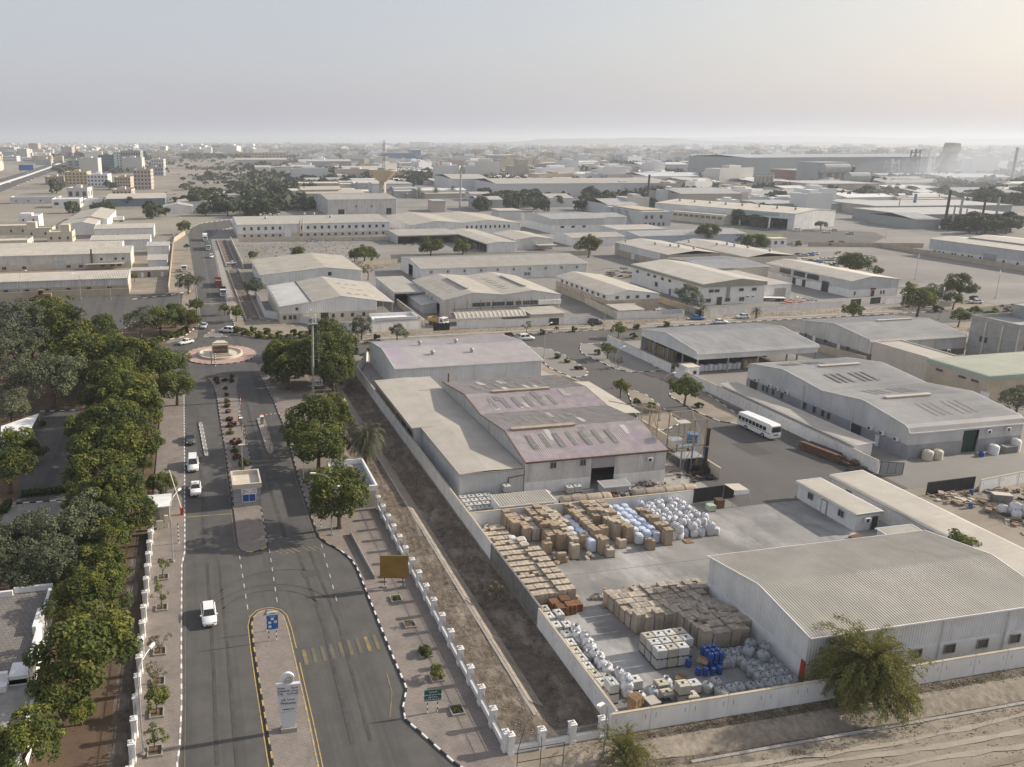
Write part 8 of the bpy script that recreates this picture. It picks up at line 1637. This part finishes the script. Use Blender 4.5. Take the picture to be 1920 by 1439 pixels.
# big block of grey-brown cartons
ri = 0; y = 75.4
while y > 65.0:
    xa = 47.2 if y > 69.2 else 52.2
    xb = 59.0; x = xa+ri*.12; k = 0; cnt = int((xb-x)/1.16)+1
    for k in range(cnt): stack(x+k*1.16, y, (1.75 if y > 71 else 2.1)+yr.choice([0,0,0,.2,-.2]), 2 if (k+ri) % 3 or k > 5 else 1, ('pale ' if not ((k+ri) % 3 or k > 5) else 'dusty grey-brown ')+'carton stack, '+ORD[k]+' from floor edge in '+ORD[ri]+' row, block by white warehouse', 'carton block by the white warehouse', .03)
    y -= 1.06; ri += 1
for i in range(4):
    for j in range(3):
        if i == 3 and j == 2: continue
        for z in (.02, 1.18): ibc(46.6+i*1.28, 66.4-j*1.15, z, ('upper' if z > 1 else 'lower')+' caged plastic tank, '+ORD[j]+' row, '+ORD[i]+' from floor edge, double stack', 'double-stacked tanks', IB if (i+j) % 3 else IBY)
k = 0
for (x, y, z) in [(49.7,63.5,.02),(49.9,62.1,.02),(50.6,61.9,.02),(51.4,61.7,.02),(52.2,61.8,.02)]+[(51.6+.62*a, 62.6+.62*c, .02) for a in range(4) for c in range(3)]+[(51.7+.62*a, 62.7+.62*c, .98) for a in range(3) for c in range(3)]: drum(x, y, z, 'blue steel drum '+('on the upper tier' if z > .5 else 'on the floor')+' between double-stacked tanks and grey bags', 'blue drums, '+('upper' if z > .5 else 'floor')+' tier'); k += 1
t = thing('pallet', 'yellow pallet leaning over the blue drums', 'pallet', (51.0,62.9,.95), R(40)); inst('boards', PAL, t)
for i in range(8):
    for j in range(6):
        x, y = 53.4+i*.98+yr.uniform(-.08,.08), 58.7+j*1.02+yr.uniform(-.08,.08)
        if x > 59.1-(0.0) or (i < 2 and 1 <= j <= 3) : continue
        bag(x, y, .02, BG_[yr.randrange(4)], 'dusty grey bulk bag with dark loops by the white warehouse corner', 'grey bulk bags, floor tier')
        if j > 2 and i > 2 and (i+j) % 2: bag(x, y, .9, BG_[yr.randrange(4)], 'dusty grey bulk bag on top of others by the white warehouse corner', 'grey bulk bags, upper tier', .95)
for x, y in ((49.2,59.6),(50.0,58.6),(50.4,60.0),(51.2,58.7),(52.2,58.8)): bag(x, y, .02, BG_[yr.randrange(4)], 'grey bulk bag standing apart near front panel wall', 'grey bags near front wall')
# works yard behind the low wall
for i in range(4):
    for j in range(4):
        if i == 3 and j > 1: continue
        ibc(39.3+i*1.32+j*.02, 104.9-j*1.3, .02, 'white caged tank in works yard corner, '+ORD[j]+' from hall, '+ORD[i]+' from ditch wall', 'tanks in the works yard corner')
ibc(46.4,105.0,.02,'white plastic tank beside the flat-roofed hall wall',None); ibc(46.4,105.0,1.18,'white plastic tank atop another beside flat-roofed hall wall',None); ibc(57.0,104.9,.02,'white tank on low stand by the works wall, west of pair',None); ibc(58.4,105.0,.02,'white tank on low stand by the works wall, east of pair',None); ibc(52.6,103.9,.02,'white tank alone beside the ribbed store shed',None); ibc(78.0,98.9,.3,'small white tank on the low wall by black gate',None)
def cyl_tank(label, x0, x1, y, r_, m):
    t = thing('storage_tank', label, 'tank', (x0, y, 0)); b = MB(); L = x1-x0; prof_ = [(r_*.3,0),(r_*.85,.15),(r_,.5),(r_,L-.5),(r_*.85,L-.15),(r_*.3,L)]; b.lathe(prof_, 16); b.v = [(z, y_, x_+r_+.25) for x_, y_, z in b.v]; b.build('shell', [m], t, True); b = MB()
    for k in range(1, 4): q = L*k/4; b.box(q-.15,-r_*.8,0,q+.15,r_*.8,r_*.7)
    b.build('saddle', [CEM], t); b = MB()
    for k in (.2,.5,.8): b.lathe([(r_+.03,0),(r_+.03,.12)],16); n = len(b.v)-32; b.v[n:] = [(z+L*k, y_, x_+r_+.25) for x_, y_, z in b.v[n:]]
    b.build('band', [RUST], t)
TANKM = mat('dusty_tank', (.36,.31,.245), (.28,.24,.19), .8, .8, c3=(.16,.12,.09), s3=1.2, f3=.7); cyl_tank('dusty beige cylindrical tank lying behind low wall, west one', 53.0, 61.5, 100.2, .85, TANKM); cyl_tank('dusty beige cylindrical tank lying behind low wall, east one', 65.0, 76.2, 100.4, .8, TANKM)
def junk(label, x, y, n, sx, sy, ms, smax=.9, name='scrap_heap', h=.5):
    t = thing(name, label, 'scrap', (x, y, .02)); q = random.Random(int(x*13+y)); B = [MB() for _ in ms]
    for _ in range(n):
        b = q.choice(B); px, py = q.gauss(0,sx), q.gauss(0,sy); a = q.uniform(0,3.14); L = q.uniform(.2,smax)
        if q.random() < .5: b.bar((px,py,q.uniform(.03,h)),(px+L*1.6*math.cos(a),py+L*1.6*math.sin(a),q.uniform(.03,h)),q.uniform(.03,.09),4)
        else:
            z = max(0, q.gauss(.05,h*.3)); c, s = math.cos(a)*L*.5, math.sin(a)*L*.5; k = q.uniform(.3,.9); b.prism([(px-c+s*k,py-s-c*k),(px+c+s*k,py+s-c*k),(px+c-s*k,py+s+c*k),(px-c-s*k,py-s+c*k)], z, z+q.uniform(.05,.4), bottom=True)
    for b, m in zip(B, ms):
        if b.f: o = b.build('piece', [m], t); o['kind'] = 'stuff'
    return t
DUSTY = mat('dusty_scrap', (.24,.20,.155), (.16,.13,.10), 1, .9)
junk('rusty pipes and fittings lying behind the low wall', 62.5, 102.3, 40, 3.5, .5, [RUST, DUSTY, DARKIN], 1.1); junk('dark oily scrap heap beside the works door', 70.5, 105.0, 34, 1.2, .5, [DARKIN, RUST, DUSTY], .8); junk('dusty oddments along works wall east of door', 73.5, 102.4, 30, 2.2, .7, [DARKIN, DUSTY, CEM], .8); junk('rubbish and crumpled sacks in the wall corner by cartons', 39.4, 96.4, 26, .8, .6, [WRAPW, WALLW, DUSTY], .7)
junk('sooty scrap around foot of the black chimney', 80.6, 107.2, 60, 1.8, 1.4, [DARKIN, BLACK, RUST], 1.1); t = thing('process_scaffold', 'rusted blue and beige steel process frame with open platforms', 'steel frame', (79.2,108.8,0)); BEI = mat('beige_steel', (.36,.28,.18), (.28,.20,.13), 1, .7)
LEG = [(0,0),(4.2,0),(4.2,4.2),(0,4.2),(2.0,0),(2.0,4.2)]
for x, y in LEG: b = MB(); b.box(x-.09,y-.09,0,x+.09,y+.09,4.4); b.build('lower_leg', [BLUE2], t); b = MB(); b.box(x-.085,y-.085,4.4,x+.085,y+.085,9.0); b.build('upper_leg', [BEI], t)
b = MB()
for z, n in ((2.2,5),(4.4,5),(9.0,4)):
    for p, q in ((0,1),(1,2),(2,3),(3,0),(4,5))[:n]: b.bar((*LEG[p],z),(*LEG[q],z),.08,4)
b.bar((-6.5,13,8.6),(0,4.2,8.9),.09,4)
for p, q in ((0,4),(4,1),(1,2),(3,0)): b.bar((*LEG[p],4.4),(*LEG[q],9.0),.05,4); b.bar((*LEG[p],.1),(*LEG[q],4.4),.05,4)
b.build('beam', [BEI], t); b = MB(); b.box(-.2,-.2,4.4,2.2,4.4,4.48,0,True); b.box(-.2,-.2,2.2,4.4,2.6,2.27,0,True); b.build('platform', [STEEL], t); b = MB(); b.cyl(3.0,1.6,4.5,6.0,.95,14); b.build('blue_tank', [BLUE2], t); b = MB(); b.cyl(2.9,1.4,.3,2.1,.8,12); b.build('vessel', [DARKIN], t)
b = MB(); b.box(-1.6,-1.2,8.95,.4,.4,9.08,0,True); b.build('roof_plate', [RF_TAN], t); b = MB()
for z in (5.0,5.5): b.tube([(-.2,-.2,z),(2.2,-.2,z),(2.2,4.4,z),(-.2,4.4,z)], .025, 4)
for q in ((-.2,-.2),(1,-.2),(2.2,-.2),(2.2,2),(2.2,4.4),(-.2,4.4)): b.bar((*q,4.45),(*q,5.5),.025,4)
b.bar((-.3,-.5,0),(-.3,-.5,5.4),.03,4); b.bar((.2,-.5,0),(.2,-.5,5.4),.03,4)
for i in range(16): b.bar((-.3,-.5,.3+i*.32),(.2,-.5,.3+i*.32),.02,3)
b.build('handrail', [STEEL], t)
t = thing('lattice_tower', 'thin beige steel frame tower behind the process frame', 'steel frame', (72.4,121.0,0)); t.location = (79.0,118.5,0); b = MB()
for q in ((0,0),(1.8,0),(1.8,2.4),(0,2.4)): b.bar((*q,0),(*q,7.6),.08,4)
for z in (3.8,7.6):
    for p, q in (((0,0),(1.8,0)),((1.8,0),(1.8,2.4)),((1.8,2.4),(0,2.4)),((0,2.4),(0,0))): b.bar((*p,z),(*q,z),.06,4)
for z in (0,3.8): b.bar((0,0,z),(1.8,0,z+3.8),.05,4); b.bar((1.8,0,z),(0,0,z+3.8),.05,4); b.bar((1.8,0,z),(1.8,2.4,z+3.8),.05,4)
b.build('lattice', [BEI], t)
t = thing('chimney', 'black steel chimney stack beside the process frame', 'chimney', (83.0,107.6,0)); b = MB(); b.lathe([(.5,0),(.5,1.2),(.28,1.4),(.28,7.6),(.34,7.62),(.34,7.85),(.2,7.85)],12); b.build('flue', [mat('sooty_steel', (.045,.028,.022), (.03,.02,.018), 1, .7)], t); b = MB(); b.lathe([(.3,4.6),(.3,4.75)],12); b.build('band', [STEEL], t); b = MB(); b.box(-.9,-.8,0,.9,.8,.9); b.build('burner', [BLACK], t)
t = thing('awning_shelter', 'small white tin shelter on thin legs by black gate', 'shelter', (79.0,95.2,.02)); b = MB(); b.ribroof('y', 0, 2.4, [(0,2.75),(2.6,2.6)], .3, .02); b.build('roof', [RF_TAN], t); b = MB(); b.ribwall((0,0),(2.6,0),2.0,2.7,.25,.025); b.build('fascia', [WS_WHITE], t)
for q in ((.05,.05),(2.55,.05),(2.55,2.35),(.05,2.35)): b = MB(); b.bar((*q,0),(*q,2.65),.04,5); b.build('leg', [STEEL], t)
t = thing('crate', 'brown wooden cabinet crate by the low wall end', 'crate', (76.4,95.2,.02)); b = MB(); b.box(0,0,0,1.2,.9,1.3); b.build('body', [RUST], t); b = MB(); b.box(-.04,-.04,1.3,1.24,.94,1.38); b.build('lid', [WOOD], t)
t = thing('crate', 'green and white plastic crate beside brown cabinet', 'crate', (74.4,94.4,.02)); b = MB(); b.box(0,0,.14,1.2,1.0,1.0); b.build('body', [mat('pale_green_plastic', (.38,.46,.34), None, 1, .5)], t); inst('pallet', PAL, t, (.6,.5,0))
t = thing('flatbed_pallet', 'brown wooden platform lying by the white cabin corner', 'platform', (89.6,83.0,.02), R(10)); inst('boards', PALR, t, (0,0,.1), 0, (1.6,1.3,2)); junk('small engine block and rags behind the white warehouse', 88.2, 80.0, 12, .6, .4, [DARKIN, DUSTY], .5)
# beams, scrap yard
t = thing('steel_beam_pile', 'stack of long rusty steel beams on the yard road', 'beam pile', (107.6,110.0,.02), R(-78)); q = random.Random(2)
for j in range(3):
    for i in range(4-j): b = MB(); x0 = q.uniform(-.5,.5); b.box(x0-3.6,-.75+i*.42+j*.2,.1+j*.42,x0+3.6,-.4+i*.42+j*.2,.46+j*.42,0,True); b.box(x0-3.6,-.8+i*.42+j*.2,.44+j*.42,x0+3.6,-.36+i*.42+j*.2,.48+j*.42,0,True); b.build('beam', [RUST], t)
t = thing('steel_beam_pile', 'second dark steel beam stack against white wall', 'beam pile', (109.6,111.0,.02), R(-80))
for j in range(2):
    for i in range(3-j): b = MB(); b.box(-3,-.6+i*.42+j*.2,.1+j*.42,3,-.24+i*.42+j*.2,.5+j*.42,0,True); b.build('beam', [DARKIN], t)
junk('tangle of dark angle iron and orange rope beside steel beams', 109.3, 106.0, 46, .9, 1.6, [DARKIN, RUST, DARKIN, mat('orange_rope', (.40,.16,.07), None, 1, .8)], 1.6)
junk('heap of planks and carton waste by black sheet gate', 115.2, 90.0, 80, 1.7, 1.2, [WOOD, CART[1], DUSTY, WALLC], 1.3); junk('mixed dusty scrap in the middle of the scrap yard', 118.8, 86.8, 50, 1.3, 1.2, [DUSTY, RUST, WALLG, WOOD], 1.0); junk('scrap and broken sheets along the scrap yard wall', 124.5, 90.5, 60, 3.2, 1.4, [DUSTY, WALLG, RUST, DARKIN], 1.2); junk('far litter of broken blocks in the scrap yard', 132, 86, 50, 4, 2.2, [DUSTY, WALLG, WALLW], 1.0); junk('torn sheets and lumber at scrap yard edge', 117.5, 82.0, 30, 1.6, 1.2, [WOOD, WALLC, DARKIN], 1.2)
for x, y, lab in ((114.2,87.6,'blue drum with white lid among scrap by the tan roof'),(118.8,91.4,'blue drum standing against the white scrap yard wall'),(116.6,78.2,'dark blue drum cluster lid at the scrap yard edge')): drum(x, y, .02, lab, None)
for i, (x, y, z) in enumerate(((117.6,85.4,0),(118.6,84.8,0),(119.7,84.2,0),(118.0,83.8,0),(119.1,83.2,0),(120.2,82.6,0),(118.6,82.2,0),(119.8,81.6,0),(121.0,81.2,0),(119.2,80.6,0),(118.4,84.3,.85),(119.4,83.6,.85),(119.6,82.2,.85),(121.4,79.8,0),(120.4,79.6,0))): bag(x, y, .02+z, BW_[i % 4], 'white bulk bag in the scrap yard heap beside the tan roof', 'bulk bags in the scrap yard', 1.1, yr.uniform(-.35,.35))
for i, (x, y, w_, d_, h, lab) in enumerate(((119.5,88.5,2.6,1.2,1.2,'grey box bench with white top in scrap yard'),(123.4,86.6,2.8,.9,1.1,'white table board on posts in scrap yard, farther one'),(122.4,84.0,2.8,.9,1.0,'white table board on posts in scrap yard, closer one'))):
    t = thing('work_bench', lab, 'bench', (x, y, .02), R(-25)); b = MB(); b.box(0,0,h,w_,d_,h+.08,0,True); b.build('top', [WALLC], t)
    for q in ((.1,.1),(w_-.1,.1),(w_-.1,d_-.1),(.1,d_-.1)): b = MB(); b.bar((*q,0),(*q,h),.05,5); b.build('leg', [DARKIN], t)
    if i == 0: b = MB(); b.box(.05,.05,0,w_-.05,d_-.05,h-.05); b.build('body', [WALLG], t)
# tanks at the grey warehouse front
def rtank(label, x, y, r_, h, m): t = thing('water_tank', label, 'tank', (x, y, .02)); b = MB(); b.lathe([(r_,0),(r_*1.02,h*.25),(r_,h*.3),(r_*1.02,h*.55),(r_,h*.6),(r_*1.02,h*.85),(r_*.8,h*.95),(r_*.3,h),(.01,h)],14); b.build('shell', [m], t, True); b = MB(); b.cyl(0,0,h,h+.08,r_*.25,8); b.build('lid', [m], t)
rtank('cream round water tank at the grey warehouse corner, west of two', 124.6, 104.5, .85, 1.7, WALLC); rtank('cream round water tank at the grey warehouse corner, east of two', 126.5, 104.3, .8, 1.7, WALLC); rtank('white round tank on dark stand beside the green door', 138.4, 104.2, .8, 1.7, WALLW); rtank('white round tank on boxes at the east front of grey warehouse', 143.4, 104.4, .75, 2.3, WALLW); rtank('small blue tub before the green warehouse door', 135.2, 103.6, .4, .9, BLUE)
t = thing('crate', 'grey concrete block crate under the round white tanks', 'crate', (140.4,103.6,.02)); b = MB(); b.box(0,0,0,2.6,1.1,1.2); b.build('body', [WALLG], t); b = MB(); b.box(-.05,-.05,1.2,2.65,1.15,1.28); b.build('lid', [CEM], t)
# scrap in yards north of the road
junk('dark pipe stacks in the scrap pipe yard', 185, 285, 70, 5, 10, [DARKIN, RUST, DARKIN], 6, 'pipe_stack', 1.6); junk('rust-brown rack and timber in the scrap pipe yard', 178, 280, 40, 3, 3, [RUST, WOOD, BEI], 3, 'pipe_stack', 2.4); junk('rust-orange pipes by the white workshop side wall', 172, 287, 30, 3, 5, [RUST, BEI, DARKIN], 4, 'pipe_stack', 1.5)
junk('red and white painted skips in white workshop yard', 201, 224, 26, 3.2, 1.5, [CP['orange'], WHITE, RED], 2.6, 'skip_row', 1.4); junk('blue and grey gear in white workshop yard', 209, 229, 24, 2.5, 3, [BLUE2, STEEL, WHITE], 1.8, 'equipment_heap', 1.2)
junk('dusty goods under the open-fronted shed', 124, 401, 40, 6, 3, [DARKIN, WALLG, BLUE2], 2.2, 'goods_heap', 2.0); junk('carton bales at west of the dirt yard', 55, 424, 16, 2.4, 1.5, [CART[0], WOOD, WALLG], 1.8, 'goods_heap', 2); junk('blue drum row in the dirt yard', 66, 424, 30, 2.8, 1, [BLUE, BLUE, CART[0]], 1.2, 'goods_heap', 2); junk('white sacks in the dirt yard', 79, 425, 26, 3, 1, [WRAPW, WALLW], 1.6, 'goods_heap', 1.6); junk('grey dusty machinery row in the dirt yard', 97, 424, 50, 7, 2, [WALLG, DARKIN, BLUE2, DUSTY], 2.2, 'goods_heap', 2.2); junk('stored sheets at back of the brown yard', 78, 330, 30, 5, 2, [WALLC, DUSTY, WOOD], 2, 'goods_heap', 1.5)
junk('dark stores under the open carton shed', 130, 170, 60, 7, 5, [RUST, WOODR, DARKIN, CART[0]], 2.2, 'goods_heap', 2.4)
for i in range(9): stack(118.6, 180.0-i*1.25, 2.4, 0, 'brown carton stack under open shed, '+ORD[i]+' along its west side from the back', 'carton stacks in the open shed')
for i in range(9): wrapped(119.5+i*1.25, 160.2, 2+i % 2, 'white film-wrapped pallet along the open shed front, '+ORD[i]+' from the west', 'wrapped pallets in the open shed')
for i in range(3): stack(131.5+i*1.3, 160.4, 2.2, 0, 'brown carton stack at the open shed front, '+ORD[i]+' after the wrapped pallets', 'carton stacks in the open shed')
# works cabin beside the open shed, boards on walls
t = thing('gate_cabin', 'little white gate cabin with window at open shed corner', 'cabin', (112.2,155.0,0)); b = MB(); b.box(0,0,0,3,3.4,2.8); b.build('wall', [WALLW], t); b = MB(); b.box(-.2,-.2,2.8,3.2,3.6,2.95,0,True); b.build('roof', [WALLC], t); inst('window', window_mesh(.8,.8,1), t, (1.4,-.03,1.2))
t = thing('wall_sign', 'blue-lettered white sign on the dormitory frontage wall', 'sign', (143.5,214.55,1.3), math.atan2(-1.4,22.3)); b = MB(); b.box(0,-.16,0,7.6,-.12,1.3); b.build('board', [WALLW], t)
b = MB()
for r_ in range(3):
    x = .3
    while x < 7: L_ = yr.uniform(.3,1.0); b.box(x,-.18,.15+r_*.38,x+L_,-.16,.35+r_*.38); x += L_+.15
b.build('lettering', [BLUE2], t)
t = thing('guard_hut', 'small white guard hut by the steelworks drive', 'cabin', (*W(1446,464),0)); b = MB(); b.box(0,0,0,9,5,4.2); b.build('wall', [WALLW], t); b = MB(); b.box(-.3,-.3,4.2,9.3,5.3,4.5,0,True); b.build('roof', [WALLC], t)
for u in (1.5,5.5): inst('window', window_mesh(1.6,1.6,1), t, (u,-.06,1.5))
flat('steelworks_drive', WP([(1325,452),(1340,435),(1420,425),(1640,436),(1660,445),(1640,455),(1420,462)]), .024, ASPH2); LAWN = mat('lawn', (.10,.13,.045), (.14,.16,.06), .1, .9, rnd=False); flat('lawn', WP([(1395,440),(1420,436),(1465,440),(1468,446),(1430,449),(1398,446)]), .03, LAWN); flat('lawn', WP([(1358,430),(1385,427),(1395,430),(1370,434)]), .03, LAWN)

# one man walking across the dirt yard
x, y = W(501, 469); t = thing('person', 'man in dark trousers and light shirt walking across the dirt yard', 'person', (x, y, .02), R(30))
P_ = [((0,0,.92),.13),((0,0,1.15),.14),((0,0,1.38),.15),((0,0,1.5),.06),((0,.02,1.62),.10),((0,.02,1.74),.085),((.19,0,1.40),.06),((.27,.06,1.12),.045),((.28,.2,.90),.04),((-.19,0,1.40),.06),((-.27,-.05,1.12),.045),((-.28,.06,.88),.04),((.10,.02,.82),.09),((.12,.16,.46),.07),((.12,.12,.08),.05),((.12,.26,.04),.04),((-.10,-.02,.82),.09),((-.12,-.10,.46),.07),((-.12,-.34,.10),.05),((-.12,-.22,.04),.04)]
E_ = [(0,1),(1,2),(2,3),(3,4),(4,5),(2,6),(6,7),(7,8),(2,9),(9,10),(10,11),(0,12),(12,13),(13,14),(14,15),(0,16),(16,17),(17,18),(18,19)]
me = bpy.data.meshes.new('body'); me.from_pydata([p for p, _ in P_], E_, []); o = bpy.data.objects.new('body_cage', me); COL.objects.link(o); m_ = o.modifiers.new('skin', 'SKIN')
for i, (p, r_) in enumerate(P_): me.skin_vertices[0].data[i].radius = (r_, r_)
me.skin_vertices[0].data[0].use_root = True; m2_ = o.modifiers.new('sub', 'SUBSURF'); m2_.levels = 1; m2_.render_levels = 1; bpy.context.view_layer.update()
bm_ = bpy.data.meshes.new_from_object(o.evaluated_get(bpy.context.evaluated_depsgraph_get())); bpy.data.objects.remove(o); bm_.name = 'body'
for m_ in (mat('light_shirt', (.45,.42,.36), None, 2, .9), mat('dark_trousers', (.06,.06,.07), None, 2, .9), mat('brown_skin', (.20,.11,.07), None, 2, .7)): bm_.materials.append(m_)
for p in bm_.polygons: c = p.center; p.material_index = 1 if c.z < .95 else (2 if c.z > 1.5 or abs(c.x) > .26 else 0)
inst('body', bm_, t)
# ================================================================== HAZE
hz = bpy.data.materials.new('haze_air'); hz.use_nodes = True; t = hz.node_tree
for n in list(t.nodes):
    if n.type == 'BSDF_PRINCIPLED': t.nodes.remove(n)
pv = t.nodes.new('ShaderNodeVolumePrincipled'); pv.inputs['Color'].default_value = (.645, .695, .77, 1); pv.inputs['Density'].default_value = HAZE_D; pv.inputs['Anisotropy'].default_value = .25
t.links.new(pv.outputs[0], t.nodes['Material Output'].inputs['Volume'])
b = MB(); b.box(-15500, -250, -3.5, 19500, 25500, 150, bottom=True)
tag(b.build('haze', [hz]), kind='stuff')
